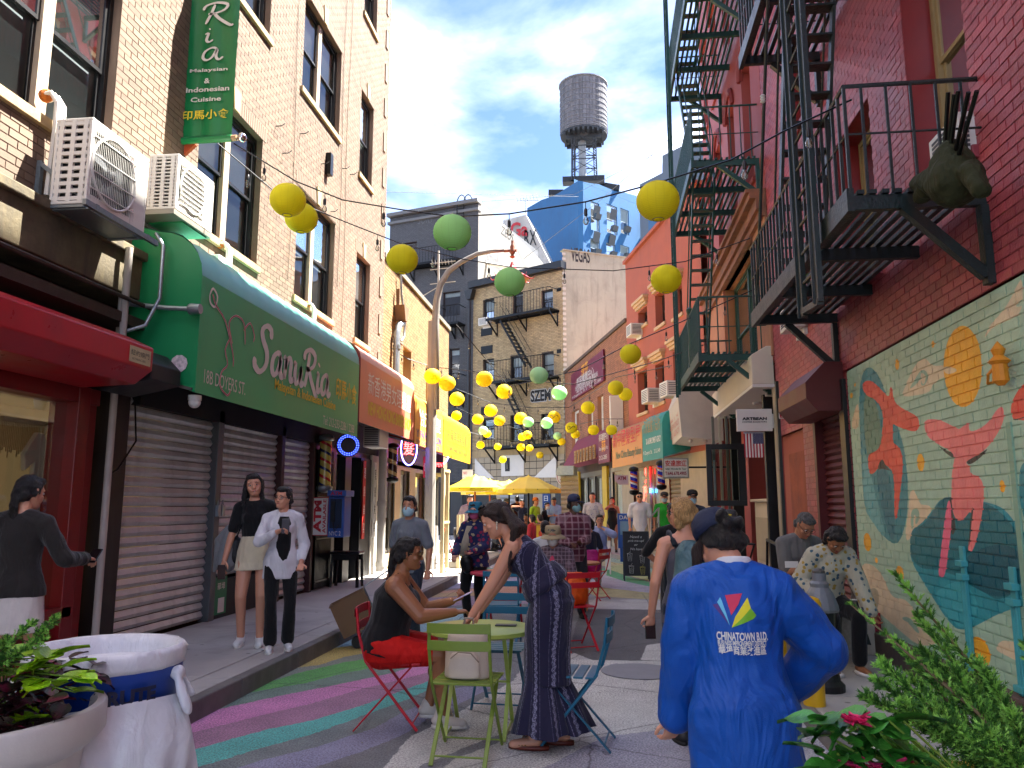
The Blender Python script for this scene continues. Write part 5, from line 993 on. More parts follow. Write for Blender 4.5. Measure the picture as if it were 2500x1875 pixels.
# ---------------------------------------------------------------- fire escapes
def fire_escape(name, label, fr, u0, u1, levels, n1, mt, rail_h=.9, slat=.045, gap=.04, stairs=None, hole=None, bal=.16, along=True, ornate=False, top_skip=()):
 r = T(name, label, 'fire escape', fr.p((u0 + u1) / 2, levels[0], 0))
 for li, z in enumerate(levels):
  n = .06
  while n < n1 - .05:
   q = MB(); segs = [(u0, u1)]
   if hole and li > 0 and hole[2] < n < hole[3]: segs = [(u0, hole[0]), (hole[1], u1)]
   for a, b in segs:
    if b - a > .1: fr.box(q, a, b, z, z + .03, n, n + slat); q.build('slat', mt, r); q = MB()
   n += slat + gap
  for u in [u0 + .02 + (u1 - u0 - .1) * k / 3 for k in range(4)]:
   q = MB(); q.obox(fr.p(u, z - .11, 0), fr.U * .06, fr.N * n1, Z * .105); q.build('cross_beam', mt, r)
  q = MB(); fr.box(q, u0 - .01, u1 + .01, z - .13, z + .04, n1, n1 + .05); q.build('edge_beam', mt, r)
  for u in (u0, u1 - .06):
   q = MB(); fr.box(q, u, u + .08, z - .68, z - .115, 0, .06); q.bar(fr.p(u + .04, z - .62, .05), fr.p(u + .04, z - .1, n1 * .62), .07); q.build('bracket', mt, r)
  if li in top_skip: continue
  for v in (rail_h, .45):
   q = MB(); q.tube([fr.p(u0, z + v, 0), fr.p(u0, z + v, n1 + .02), fr.p(u1, z + v, n1 + .02), fr.p(u1, z + v, 0)], .018 if v > .5 else .009, 6)
   q.build('hand_rail', mt, r)
  u = u0
  while u < u1 + .01: q = MB(); q.bar(fr.p(u, z, n1 + .02), fr.p(u, z + rail_h, n1 + .02), .022 if not ornate else .03); q.build('baluster', mt, r); u += bal
  for uu in (u0, u1):
   n = .12
   while n < n1: q = MB(); q.bar(fr.p(uu, z, n), fr.p(uu, z + rail_h, n), .018); q.build('baluster', mt, r); n += .17
 if stairs:
  for (ua, ub, na, nb_, z0, z1) in stairs:
   for n in (na, nb_):
    q = MB(); q.bar(fr.p(ua, z0, n), fr.p(ub, z1, n), .03, .1, up=fr.U); q.build('stringer', mt, r); q = MB(); q.tube([fr.p(ua, z0 + .8, n), fr.p(ub, z1 + .8, n)], .012, 6); q.build('stair_rail', mt, r)
   k = int((z1 - z0) / .235)
   for i in range(1, k):
    f_ = i / k; u, z = ua + (ub - ua) * f_, z0 + (z1 - z0) * f_; q = MB(); fr.box(q, u - .07, u + .07, z, z + .022, min(na, nb_), max(na, nb_)); q.build('tread', mt, r)
 return r
fe = fire_escape('fire_escape', 'near dark green iron fire escape hanging over the mural', C_, 5.5, 9.15, [3.74, 7.0], .9, dgr, hole=(6.2, 7.6, .3, .9), stairs=[(8.1, 6.9, .42, .86, 3.78, 7.05)], bal=.15, rail_h=.82)
for u in (6.14, 6.62):
 q = MB(); q.bar(C_.p(u, 3.12, 1.0), C_.p(u, 8.6, 1.0), .085, .04); q.bar(C_.p(u + .045, 3.12, 1.0), C_.p(u + .045, 8.6, 1.0), .015, .08); q.build('ladder_rail', dgr, fe)
q = MB(); q.bar(C_.p(6.12, 3.12, 1.0), C_.p(6.68, 3.17, 1.0), .05); q.build('ladder_foot', dgr, fe)
for i in range(22): q = MB(); z = 3.4 + i * .25; q.tube([C_.p(6.14, z, 1.0), C_.p(6.62, z, 1.0)], .014, 6); q.build('ladder_rung', dgr, fe)
q = MB(); q.tube([C_.p(7.6, 7.0, .9), C_.p(8.9, 3.8, .93)], .018, 6); q.build('tie_rod', dgr, fe)
for u, z in ((6.35, 5.95), (7.9, 5.75)):
 q = MB()
 for k in range(3): q.lathe(C_.p(u, z + .03 * k, .96), [(.018, 0), (.03, .012), (.018, .025)], 10)
 q.build('porcelain_insulator', wht, None, smooth=True, label='white porcelain insulator on the fire escape ' + ('beside the ladder' if u < 7 else 'below the upper platform'), cat='insulator')
D2 = Fr((2.7, 0, 0), (2.7, 1, 0)); D2.N = V((-1, 0, 0))
fire_escape('fire_escape', 'tall teal green fire escape stack in front of the salmon red building', D2, 12.75, 16.3, [4.0, 7.35, 10.45, 13.5], 1.08, tgr, stairs=[(15.6, 13.6, .62, 1.0, 4.0, 7.35), (13.6, 15.6, .62, 1.0, 7.35, 10.45), (15.6, 13.6, .62, 1.0, 10.45, 13.5)], bal=.13, rail_h=.95, ornate=True, slat=.04, gap=.05)
r = T('drop_ladder', 'long vertical iron ladder on the outside of the teal fire escape', 'ladder', D2.p(15.9, 3.9, 1.15))
for u in (15.75, 16.15): q = MB(); q.bar(D2.p(u, 3.75, 1.16), D2.p(u, 14, 1.16), .03, .06); q.build('rail', tgr, r)
for i in range(38): q = MB(); q.tube([D2.p(15.75, 4 + i * .27, 1.16), D2.p(16.15, 4 + i * .27, 1.16)], .012, 5); q.build('rung', tgr, r)
q = MB(); q.lathe(D2.p(14.0, 4.0, 1.1), [(.06, 0), (.04, .1), (.05, .3), (.035, .5), (.05, .8), (.03, .95), (.06, 1.0), (.07, 1.06), (0, 1.12)], 12); q.build('newel_post', tgr, None, smooth=True, label='turned teal newel post on the lowest balcony of the tall fire escape', cat='post')
def small_fe(name, label, fr, rects, mt, stairs=()):
 r = T(name, label, 'fire escape', fr.p(*[sum(q) / 2 for q in zip(fr.px(rects[0][0], rects[0][2]), fr.px(rects[0][1], rects[0][2]))]))
 for a, b, y, h in rects:
  (u0, z), (u1, _) = fr.px(a, y), fr.px(b, y); n1 = .85
  q = MB(); fr.box(q, u0, u1, z - .12, z, n1 - .05, n1); fr.box(q, u0, u1, z - .12, z, 0, .05)
  for k in range(10): fr.box(q, u0, u1, z - .03, z, .07 + k * .08, .11 + k * .08)
  q.build('platform', mt, r)
  for u in (u0 + .1, (u0 + u1) / 2, u1 - .1): q = MB(); q.bar(fr.p(u, z - .75, .02), fr.p(u, z - .1, n1 - .05), .06); q.bar(fr.p(u, z - .8, .02), fr.p(u, z, .02), .06); q.build('bracket', mt, r)
  q = MB(); q.tube([fr.p(u0, z + h, 0), fr.p(u0, z + h, n1), fr.p(u1, z + h, n1), fr.p(u1, z + h, 0)], .025, 5); q.build('hand_rail', mt, r)
  u = u0
  while u <= u1 + .01: q = MB(); q.bar(fr.p(u, z, n1), fr.p(u, z + h, n1), .022); q.build('baluster', mt, r); u += .19
 for a, b, c, d, n in stairs:
  (u0, z0), (u1, z1) = fr.px(a, b), fr.px(c, d)
  for k in (0, .45): q = MB(); q.bar(fr.p(u0, z0, n - k), fr.p(u1, z1, n - k), .05, .1); q.tube([fr.p(u0, z0 + .8, n - k), fr.p(u1, z1 + .8, n - k)], .015, 5); q.build('stringer', mt, r)
  m_ = 12
  for i in range(1, m_): u, z = u0 + (u1 - u0) * i / m_, z0 + (z1 - z0) * i / m_; q = MB(); fr.box(q, u - .1, u + .1, z, z + .03, n - .45, n); q.build('tread', mt, r)
 return r
small_fe('fire_escape', 'black fire escape with two long stairs on the cream brick house', G, [(1211, 1366, 786, 1.0), (1211, 1366, 938, 1.0), (1205, 1366, 1094, 1.0)], blkm, [(1245, 790, 1308, 900, .8), (1250, 945, 1318, 1090, .8)])
small_fe('balcony', 'black iron balcony on the upper gray wall behind the yellow lantern', H_, [(1008, 1135, 656, .85)], blkm); small_fe('balcony', 'short iron balcony beside the lamp post on the gray wall', H_, [(1088, 1136, 797, .95)], blkm)
small_fe('balcony', 'iron balcony low on the gray wall above the yellow awning', H_, [(1088, 1136, 962, .95)], blkm)
# ---------------------------------------------------------------- lamp post
lp = mat('lamp_gray', '#8e8c86', .5, me=.2, var=.08); p = ay(1053, 1030, 17.5); PXL, PYL = p.x, 17.5
r = T('street_lamp', 'tall gray street lamp arching over the lane with a red pagoda cap', 'street lamp', (PXL, PYL, .0))
zz = lambda a, b: ay(a, b, PYL)
q = MB(); q.lathe((PXL, PYL, 0), [(.16, 0), (.16, .4), (.125, .5), (.12, 3.0), (.11, zz(1053, 785).z)], 10); q.build('shaft', mat('lamp_shaft', '#8f8b84', .6, var=.1), r)
pts = [zz(a, b) for a, b in ((1063, 1000), (1063, 790), (1066, 735), (1075, 695), (1095, 662), (1125, 640), (1165, 620), (1200, 613), (1232, 610))]
q = MB(); q.tube(pts, [.09, .09, .085, .08, .07, .06, .055, .05, .05], 12); q.build('arm', lp, r, smooth='all')
c_ = zz(1251, 612); q = MB(); q.tube([c_ - X_ * .2, c_ + X_ * .1], .035); q.lathe(c_ - Z * .18, [(.03, 0), (.07, .03), (.03, .07), (.06, .12), (.07, .18), (.05, .22), (.06, .27), (.03, .34), (.03, .42), (0, .43)], 14); q.build('finial', mat('finial_brown', '#8a5036', .5), r, smooth=True)
q = MB(); k = 8; zt3 = zz(1251, 645).z; zb3 = zz(1251, 675).z; cx3 = c_.x
q.lathe((cx3, PYL, 0), [(.03, zt3 + .05), (.07, zt3 - .05), (.16, zt3 - .2), (.33, zb3 + .02), (.42, zb3 - .05), (.4, zb3 - .07), (.05, zb3 - .05)], 8)
for i in range(8): a = i * PI / 4; d = V((math.cos(a), math.sin(a), 0)); q.tube([V((cx3, PYL, zb3 - .05)) + d * .38, V((cx3, PYL, zb3 - .07)) + d * .48, V((cx3, PYL, zb3 - .0)) + d * .53], [.015, .012, .004], 6)
q.build('pagoda_cap', mat('pagoda_red', '#b02a30', .35), r)
q = MB(); q.lathe((cx3, PYL, zb3 - .4), [(0, 0), (.15, .03), (.2, .12), (.2, .3), (.25, .34)], 16); q.build('globe', mat('lamp_globe', '#cfc9bb', .3), r, smooth=True)
q = MB(); c_ = zz(1245, 925); q.box(c_.x - .2, c_.x + .05, PYL - .1, PYL + .1, zz(1, 1175).z if 0 else 3.2, 3.6);
# ---------------------------------------------------------------- right side fronts
V_ = V((-1, 0, 0)); mY = V((0, -1, 0))
r = T('storefront', 'coffee shop front with white fascia and black framed open windows', 'shop front', (2.7, 15, 0))
q = MB(); q.prism([D.p(12.5, 3.45, 0), D.p(12.5, 3.45, .34), D.p(12.5, 3.92, .34), D.p(12.5, 4.06, .1), D.p(12.5, 4.06, 0)], D.U * 4.5); q.build('fascia', mat('cream_fascia', '#cfc8b4', .6, var=.06), r, bevel=.01)
q = MB(); D.box(q, 12.5, 17, 3.4, 3.45, -1.2, .34); q.build('soffit', wht, r)
for u in (13.3, 14.4, 15.5): q = MB(); q.lathe(D.p(u, 3.36, -.1), [(.09, 0), (.1, .04)], 16); q.build('downlight', wht, r)
for a, b in ((12.45, 12.62), (13.35, 13.47), (16.85, 17.0)): q = MB(); D.box(q, a, b, .1, 3.4, -.2, .02); q.build('pilaster', blk if a > 13 else mat('tan_pilaster', '#a0957e', .6), r, bevel=.006)
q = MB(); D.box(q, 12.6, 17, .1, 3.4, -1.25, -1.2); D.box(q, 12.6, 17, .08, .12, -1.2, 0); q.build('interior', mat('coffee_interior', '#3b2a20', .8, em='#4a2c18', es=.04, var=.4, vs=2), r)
q = MB(); D.box(q, 13.5, 14.9, .5, 1.62, -.45, -.05); D.box(q, 13.45, 14.95, 1.62, 1.67, -.5, .02); q.build('counter', mat('cream_counter', '#cfc5aa', .5, var=.05), r, bevel=.008)
q = MB(); D.box(q, 13.7, 14.7, .6, 1.35, -.06, -.02); q.build('counter_panel', mat('cream_panel', '#b5a888', .6), r)
q = MB(); yq = 15.2; a_, b_ = ay(1722, 1085, yq), ay(1824, 1235, yq); fr_ = Fr((a_.x, yq, 0), (b_.x, yq, 0)); fr_.N = mY; ww_ = b_.x - a_.x
for u0_, u1_, v0_, v1_ in ((0, ww_, a_.z - .1, a_.z), (0, ww_, b_.z, b_.z + .1), (0, .1, b_.z + .1, a_.z - .1), (ww_ - .14, ww_, b_.z + .1, a_.z - .1)): fr_.box(q, u0_, u1_, v0_, v1_, 0, .06)
ow = q.build('open_window', blk, r, bevel=.004); q = MB(); q.quad(fr_.p(.1, b_.z + .1, .03), fr_.p(ww_ - .14, b_.z + .1, .03), fr_.p(ww_ - .14, a_.z - .1, .03), fr_.p(.1, a_.z - .1, .03)); q.build('pane', glassy('green_glass', (.6, .75, .68), .75, boost=2.2), ow)
q = MB(); fr_.box(q, .14, .17, b_.z + .15, a_.z - .3, -.03, -.01); q.build('handle_bar', galv, ow)
for i in range(3): q = MB(); x = a_.x + .2 + i * .13; q.box(x, x + .05, yq + .5, yq + .55, .3, 3.3); q.build('folded_leaf', mat('folded', '#6a6e66', .5) if i != 1 else mat('folded_b', '#b6b39f', .5), r)
# artbean sign, flag
p, q_ = ay(1800, 1053, 12.62), ay(1884, 998, 12.62); r = T('hanging_sign', 'white coffee roasters blade sign with black letters', 'sign', p)
q = MB(); q.box(p.x, q_.x, 12.62, 12.68, p.z, q_.z); q.box(q_.x, 2.7, 12.63, 12.67, p.z + .05, q_.z - .08); q.build('board', wht, r, bevel=.004)
def onY(s_, a, b, c, d, y, m_, par, bold=.02, **k): p, q_ = ay(a, b, y), ay(c, d, y); return text(s_, p, X_, Z, q_.x - p.x, q_.z - p.z, m_, par, bold=bold, **k)
onY('ARTBEAN', 1812, 1026, 1872, 1018, 12.615, MC['graffiti_black'], r, .05); onY('COFFEE ROASTERS', 1812, 1032, 1872, 1028, 12.615, MC['graffiti_black'], r)
p, q_ = ay(1818, 1117, 12.65), ay(1863, 1058, 12.65); r = T('flag', 'small American flag hanging under the coffee shop sign', 'flag', p); fw, fh = q_.x - p.x, q_.z - p.z
rw_ = mat('flag_red', '#a81f35', .7); bl_ = mat('flag_blue', '#26315f', .7)
for i in range(13):
 x0_, x1_ = p.x + fw * i / 13, p.x + fw * (i + 1) / 13; can = i >= 6; zt4 = q_.z if not can else p.z + fh * .57
 q = MB(); q.quad((x0_, 12.65 + .008 * math.sin(i), p.z), (x1_, 12.65 + .008 * math.sin(i + 1), p.z), (x1_, 12.65, zt4), (x0_, 12.65, zt4)); q.build('stripe', rw_ if i % 2 == 0 else wht, r)
q = MB(); q.quad((p.x + fw * 6 / 13, 12.65, p.z + fh * .57), (q_.x, 12.65, p.z + fh * .57), (q_.x, 12.65, q_.z), (p.x + fw * 6 / 13, 12.65, q_.z)); q.build('canton', bl_, r)
q = MB()
for i in range(9):
 for j in range(11):
  if (i + j) % 2 == 0: c_ = V((p.x + fw * (6.4 + i * .77) / 13, 12.645, p.z + fh * (.6 + j * .037))); q.quad(*[c_ + V((math.cos(k) * .005, 0, math.sin(k) * .005)) for k in (.3, 1.9, 3.4, 5)])
q.build('stars', wht, r, kind='stuff', nofix=True)
q = MB(); q.bar((p.x, 12.65, q_.z + .01), (q_.x, 12.65, q_.z + .01), .02); q.bar((p.x + .05, 12.65, q_.z), (p.x + .05, 12.65, q_.z + .05), .01); q.bar((q_.x - .05, 12.65, q_.z), (q_.x - .05, 12.65, q_.z + .05), .01); q.build('clip_rod', galv, r)
# parking sign on green post
r = T('parking_sign', 'white street regulation sign with red arrow tucked under the maroon hood', 'sign', (2.4, 10.5, .1))
q = MB(); xs = ay(1912, 1200, 10.6).x; q.bar((xs, 10.65, .1), (xs, 10.65, 3.2), .06, .04); q.build('post', dgr, r)
p, q_ = ay(1902, 1022, 10.6), ay(1967, 973, 10.6); q = MB(); q.box(p.x, q_.x, 10.6, 10.61, p.z, q_.z); q.build('plate', wht, r, bevel=.003)
q = MB(); e_ = .012
for a0, b0, a1, b1 in ((1904, 976, 1965, 978), (1904, 1018, 1965, 1020), (1904, 978, 1906, 1018)): s0, s1 = ay(a0, b1, 10.594), ay(a1, b0, 10.594); q.quad(s0, V((s1.x, 10.594, s0.z)), s1, V((s0.x, 10.594, s1.z)))
s0, s1 = ay(1912, 1009, 10.594), ay(1950, 1006, 10.594); q.quad(s0, V((s1.x, 10.594, s0.z)), s1, V((s0.x, 10.594, s1.z)))
for a, b in ((1908, 1), (1954, -1)): c_ = ay(a, 1007, 10.594); q.quad(c_, c_ + V((b * .035, 0, .022)), c_ + V((b * .035, 0, -.022)))
q.build('markings', mat('sign_crimson', '#b01840'), r, nofix=True); onY('NO STANDING', 1908, 1000, 1950, 988, 10.592, MC['sign_crimson'], r)
# travel agency awning: white box
wa = mat('white_canvas', '#c3beb4', .6, var=.06, dirt=.05)
r = T('awning', 'white box awning of the travel agency with pale red lettering', 'awning', (2.2, 19, 3), group='shop awnings on the right')
yn, yf = 17.95, 21.2; zb_, zt_ = 3.1, 4.0
prof = [(2.7, 3.0), (1.78, zb_), (1.72, zt_), (1.86, 4.35), (2.7, 4.9)]
for nm, y in (('side_panel', yn), ('end_panel', yf)): q = MB(); q.quad(*[V((a, y, b)) for a, b in prof]); q.build(nm, wa, r)
q = MB(); q.quad((1.78, yn, zb_), (1.72, yn, zt_), (1.72, yf, zt_), (1.78, yf, zb_)); q.quad((1.72, yn, zt_), (1.86, yn, 4.35), (1.86, yf, 4.35), (1.72, yf, zt_)); q.quad((1.86, yn, 4.35), (2.7, yn, 4.9), (2.7, yf, 4.9), (1.86, yf, 4.35)); q.build('front_panel', wa, r)
q = MB(); q.quad((1.8, yn + .01, zb_ + .02), (2.69, yn + .01, 3.02), (2.69, yf, 3.02), (1.8, yf, zb_ + .02)); q.build('under_liner', wht, r)
plr = mat('faded_red_letter', '#b87a6c', .6)
for s_, z_, h_ in (('旅遊中心', 3.62, .32), ('TRANSWORLD', 3.42, .14), ('TRAVEL  AGENCY', 3.22, .14)): text(s_, V((1.74, yf - .15, z_)), mY, Z, 2.9, h_, plr, r, bold=.01)
for k in range(2): q = MB(); q.ball((2.0 + k * .35, 18.3, 3.02), .05, 8, 6); q.build('lamp', wht, r, smooth=True)
# teal and orange awnings on the angled row
def aw3(nm, lab, a, b, zb_, zt_, cf, ct):
 return awning(nm, lab, E_, a, b, zb_, zt_, zt_ + .45, .75, mat(nm + '_front', cf, .5, var=.08), mat(nm + '_top', ct, .5, var=.1), mat(nm + '_side', ct, .5), group='shop awnings on the right')
Ef = Fr(E_.p(0, 0, .756), E_.p(1, 0, .756)); Ef.N = E_.N; mU = -E_.U
uo1, uo0 = Ef.px(1494, 1100)[0], Ef.px(1568, 1100)[0]; ut0 = Ef.px(1617, 1080)[0]
z1_, z0_ = Ef.px(1494, 1076)[1], Ef.px(1494, 1143)[1]
a4 = aw3('orange_shop_awning', 'orange beauty salon awning with red characters and green script', uo0 + .02, uo1, z0_, z1_, '#c98a3c', '#b9854a')
text('新中國髮型屋', Ef.p(uo1 - .15, z0_ + .62, .006), mU, Z, uo1 - uo0 - .3, .5, mat('red_char', '#c22d20', .5), a4, bold=.01); text('New China Beauty Salon', Ef.p(uo1 - .5, z0_ + .18, .006), mU, Z, uo1 - uo0 - .6, .3, mat('green_char', '#1c5a3a', .5), a4, bold=.01)
z2_ = Ef.px(1568, 1128)[1]
a5 = aw3('teal_shop_awning', 'teal agency awning between orange and white awnings', ut0, uo0 - .02, z2_ - .0, z1_ + .05, '#1c8178', '#2a968c')
text('大來僱傭介紹所', Ef.p(uo0 - .12, z2_ + .75, .006), mU, Z, uo0 - ut0 - .25, .45, mat('ochre_char', '#a8843a', .5), a5); text('DA LAI EMPLOYMENT AGENCY', Ef.p(uo0 - .4, z2_ + .45, .006), mU, Z, uo0 - ut0 - .5, .16, wht, a5, bold=.02); text('9 Doyers St.   212-349', Ef.p(uo0 - .12, z2_ + .14, .006), mU, Z, uo0 - ut0 - .3, .14, wht, a5)
# sign boards on the brick building
def board(name, label, fr, c, n, mt, th=.06, cat='sign', group=None):
 r = T(name, label, cat, fr.p(c[0], c[1], n), group=group); q = MB(); fr.box(q, c[0], c[2], c[1], c[3], n, n + th); q.build('board', mt, r, bevel=.006); return r
mrn = mat('maroon_board', '#6e1030', .45, var=.05)
(ub, vb), (ua, va) = E_.px(1400, 980), E_.px(1478, 858); va = E_.px(1399, 916)[1]
r = board('sign_board', 'large maroon beauty centre signboard high on the orange brick wall', E_, (ua, vb, ub, va), .04, mrn); n_ = .104
W2 = ub - ua
text('莎莎', E_.p(ub - W2 * .36, vb + (va - vb) * .62, n_), mU, Z, W2 * .22, .5, mat('gold_char', '#e09a1c', .5), r, bold=.02); text('美容纖體中心', E_.p(ub - W2 * .2, vb + (va - vb) * .4, n_), mU, Z, W2 * .55, .36, wht, r)
text('全身按摩 面部護理 足底按摩 專業紋眉', E_.p(ub - W2 * .15, vb + (va - vb) * .27, n_), mU, Z, W2 * .7, .2, wht, r); text('Sasa Beauty & Body Spa Inc.', E_.p(ub - W2 * .2, vb + (va - vb) * .12, n_), mU, Z, W2 * .62, .22, wht, r); text('9 Doyers St. Fl. 2   Tel 212-285', E_.p(ub - W2 * .04, vb + (va - vb) * .03, n_), mU, Z, W2 * .9, .13, wht, r)
(ub, vb), (ua, va) = Ef.px(1465, 1133), Ef.px(1491, 1062)
r = board('sign_board', 'small square maroon sign with golden characters left of the orange awning', Ef, (ua, vb, ub, va + .1), 0, mrn)
W2 = ub - ua; text('莎莎', Ef.p(ub - W2 * .35, va - .5, .066), mU, Z, W2 * .35, .4, MC['gold_char'], r, bold=.02); text('美容纖體中心', Ef.p(ub - W2 * .12, vb + .75, .066), mU, Z, W2 * .78, .25, wht, r); text('Sasa Beauty Inc', Ef.p(ub - W2 * .1, vb + .4, .066), mU, Z, W2 * .8, .16, wht, r); text('212-285', Ef.p(ub - W2 * .1, vb + .12, .066), mU, Z, W2 * .7, .14, wht, r)
(ub, vb), (ua, va) = Ef.px(1379, 1147), Ef.px(1464, 1094)
r = T('shop_awning', 'faded maroon bakery awning with wooden character tiles', 'awning', Ef.p(ua, vb)); va = vb + 1.25
q = MB(); q.prism([Ef.p(ua, vb, -.1), Ef.p(ua, vb + .1, .1), Ef.p(ua, va, -.55), Ef.p(ua, va - .1, -.7)], E_.U * (ub - ua)); q.build('canvas', mat('maroon_canvas', '#7c3040', .7, var=.2, vs=5), r)
k = 0
while k < 7:
 u = ua + .15 + k * (ub - ua) * .085; q = MB(); Ef.box(q, u, u + .32, vb + .12, vb + .6, .1, .14); o = q.build('character_tile', mat('tile_tan', '#9c7440', .6), r); text('南華茶室餅家行'[k], Ef.p(u + .28, vb + .18, .144), mU, Z, .24, .36, MC['graffiti_black'], o); k += 1
# round sign
c_ = E_.px(1440, 1165); P_ = E_.p(c_[0], c_[1], 1.0); r = T('round_sign', 'round white sign with dark red double character', 'sign', P_); dn = (CP - P_); dn.z = 0; dn.normalize()
q = MB(); q.lathe(P_ - dn * .03, [(.36, 0), (.37, .01), (.37, .06), (0, .06)], 32, axis=dn); q.build('disc', wht, r); rx = V((-dn.y, dn.x, 0)); rcr = mat('sign_dark_red', '#8e1c28')
q = MB(); q.tube([P_ + dn * .035 + (rx * math.cos(k * PI / 16) + Z * math.sin(k * PI / 16)) * .33 for k in range(33)], .012, 5, cap=False); q.build('ring', rcr, r); text('幸', P_ + dn * .036 - rx * .22 + Z * .0, rx, Z, .44, .26, rcr, r, bold=.03); text('幸', P_ + dn * .036 - rx * .22 - Z * .27, rx, Z, .44, .25, rcr, r, bold=.03)
# travel agency sign 安達旅遊
yq = 17.2; p, q_ = ay(1619, 1168, yq), ay(1681, 1118, yq); r = T('travel_sign', 'framed white sign with red characters and a phone number', 'sign', p)
q = MB(); q.box(p.x, q_.x, yq, yq + .12, p.z, q_.z); q.build('box', mat('alu_box', '#8c8778', .4, me=.4), r, bevel=.004); q = MB(); q.box(p.x + .03, q_.x - .03, yq - .006, yq, p.z + .03, q_.z - .03); q.build('face', mat('sign_face', '#cfc9ba', .5), r)
onY('安達旅遊', 1624, 1139, 1676, 1123, yq - .01, mat('red_char'), r); onY('Safari Wonderful Tour', 1624, 1147, 1676, 1142, yq - .01, mat('green_char'), r, shear=.3); onY('T:646.678.4905', 1624, 1160, 1676, 1151, yq - .01, mat('sign_dark_red'), r, .03); onY('www.sanyitravel.com', 1630, 1165, 1672, 1163, yq - .01, MC['graffiti_black'], r)
q = MB(); q.bar((q_.x, yq + .06, q_.z - .2), (2.7, yq + .06, q_.z - .2), .04); q.build('arm', blkm, r)
# shop fronts of angled row
r = T('storefront', 'salon and agency shop fronts under the orange and teal awnings', 'shop front', E_.p(3, 0, -.2))
SFW = []
for a, b in ((1497, 1520), (1548, 1580), (1588, 1612), (1636, 1664)):
 u1_, u0_ = E_.px(a, 1250)[0], E_.px(b, 1250)[0]; SFW.append((u0_, u1_, .25 if a != 1548 else .3, 2.75))
q = MB(); cells(q, E_, -.6, uE + 2.5, .1, 2.9, SFW); q.build('wall', mat('cream_front', '#b3a78e', .6, var=.12, dirt=.1), r)
for i, (a, b, c, d) in enumerate(SFW[:3]): window(r, E_, a, b, c, d, fm=mat('cream_door_frame', '#bfb294', .5), dep=.08, sill=False, half=False, cover=.25, gl=GLS)
sr = T('roller_shutter', 'beige roller shutter below the travel sign', 'shutter', E_.p(SFW[3][0], .1)); shutter(sr, E_, SFW[3][0], SFW[3][1], .2, 2.75, -.05, mat('beige_shutter', '#8f8468', .6, dirt=.1), pitch=.12)
for a, b, s_, cc in ((1578, 1170, '髮', '#ff2a20'), (1575, 1215, '屋', '#ff2a20'), (1583, 1195, 'OPEN', '#30a0ff')):
 c_ = E_.px(a, b); u_ = c_[0]; o = T('neon_sign', {1170: 'big red neon character in the salon window', 1215: 'lower red neon character in the salon window', 1195: 'small blue neon sign between the red ones'}[b], 'neon sign', E_.p(u_, c_[1], -.02)); text(s_, E_.p(u_ + .25, c_[1] - .1, -.02), mU, Z, .5, .45 if b != 1195 else .12, mat('neonr' + cc, cc, .4, em=cc, es=1.5), o, bold=.03)
for a, b, lab in ((1548, 1218, 'blue and orange barber pole left of the salon neon'), (1615, 1205, 'blue and orange barber pole on the cream pier')):
 c_ = ay(a, b - 22, 18.5 if a < 1600 else 17.9); pole('barber_pole', lab, c_, .085, .42, ['#1c1c9a', '#1c1c9a', '#c9c9c9', '#c25a30'], blkm)
yq = 18; p, q_ = ay(1501, 1180, yq), ay(1534, 1160, yq); r = T('atm_sign', 'pale pink hanging ATM sign with notched lower edge', 'sign', p)
q = MB(); q.prism([(p.x, yq, p.z + .06), (p.x + .1, yq, p.z - .03), (q_.x, yq, p.z - .03), (q_.x, yq, q_.z), (p.x, yq, q_.z)], V((0, .06, 0))); q.build('board', mat('pale_pink', '#c9a8a8', .5), r); onY('ATM', 1508, 1172, 1528, 1163, yq - .006, mat('sign_dark_red'), r, .03)
for a, b, cc, lab in ((1409, 1419, '#c7a21c', 'yellow painted post left of the round sign'), (1478, 1489, '#d8b21a', 'bright yellow painted door post by the woman in the dark dress')):
 u1_, u0_ = E_.px(a, 1250)[0], E_.px(b, 1250)[0]; q = MB(); E_.box(q, u0_, u1_, .1, 3.0, .01, .1); q.build('painted_post', mat('post' + cc, cc, .5), None, label=lab, cat='post')
r = T('storefront', 'bakery front with grey curtained windows behind the round sign', 'shop front', E_.p(12, 0, -.3));
wz = [(uE + 2.6 + k * 1.35, uE + 3.7 + k * 1.35, .3, 2.7) for k in range(6)]
q = MB(); cells(q, E_, uE + 2.5, L, .1, 3.4, wz); q.build('wall', mat('bakery_wall', '#77705f', .6, var=.2), r)
for k in wz: window(r, E_, *k, fm=mat('alu_frame'), dep=.08, sill=False, half=False, cover=.3, gl=GLS)
# base of cream building
tl = mat('stone_tile', '#a59a84', .7, var=.15, vs=2); r = T('storefront', 'tiled shop front with white triangular panels under the cream house', 'shop front', G.p(3, 0, -.5))
q = MB(); G.box(q, 0, G.L, 0, 3.95, -.3, 0); q.build('backing', blk, r)
i = 0; v = 2.35
while v < 3.9:
 u = .02
 while u < G.L - .1:
  q = MB(); G.box(q, u, min(u + .38, G.L), v, v + .3, 0, .02); q.build('tile', tl, r); u += .41
 v += .335
for (c) in (((1162, 1168), (1162, 1120), (1208, 1168)), ((1306, 1166), (1360, 1112), (1360, 1166))):
 q = MB(); q.prism([G.p(*G.px(*k), .03) for k in c], G.N * .06); q.build('triangular_panel', wht, r)
(ua, va), (ub, vb) = G.px(1226, 1163), G.px(1281, 1110); q = MB(); G.box(q, ua, ub, va, vb, .02, .08); q.build('white_panel', wht, r); (ua, va), (ub, vb) = G.px(1236, 1151), G.px(1247, 1118); q = MB(); G.box(q, ua, ub, va, vb, .08, .1); bs_ = q.build('bottle_sign', blk, r)
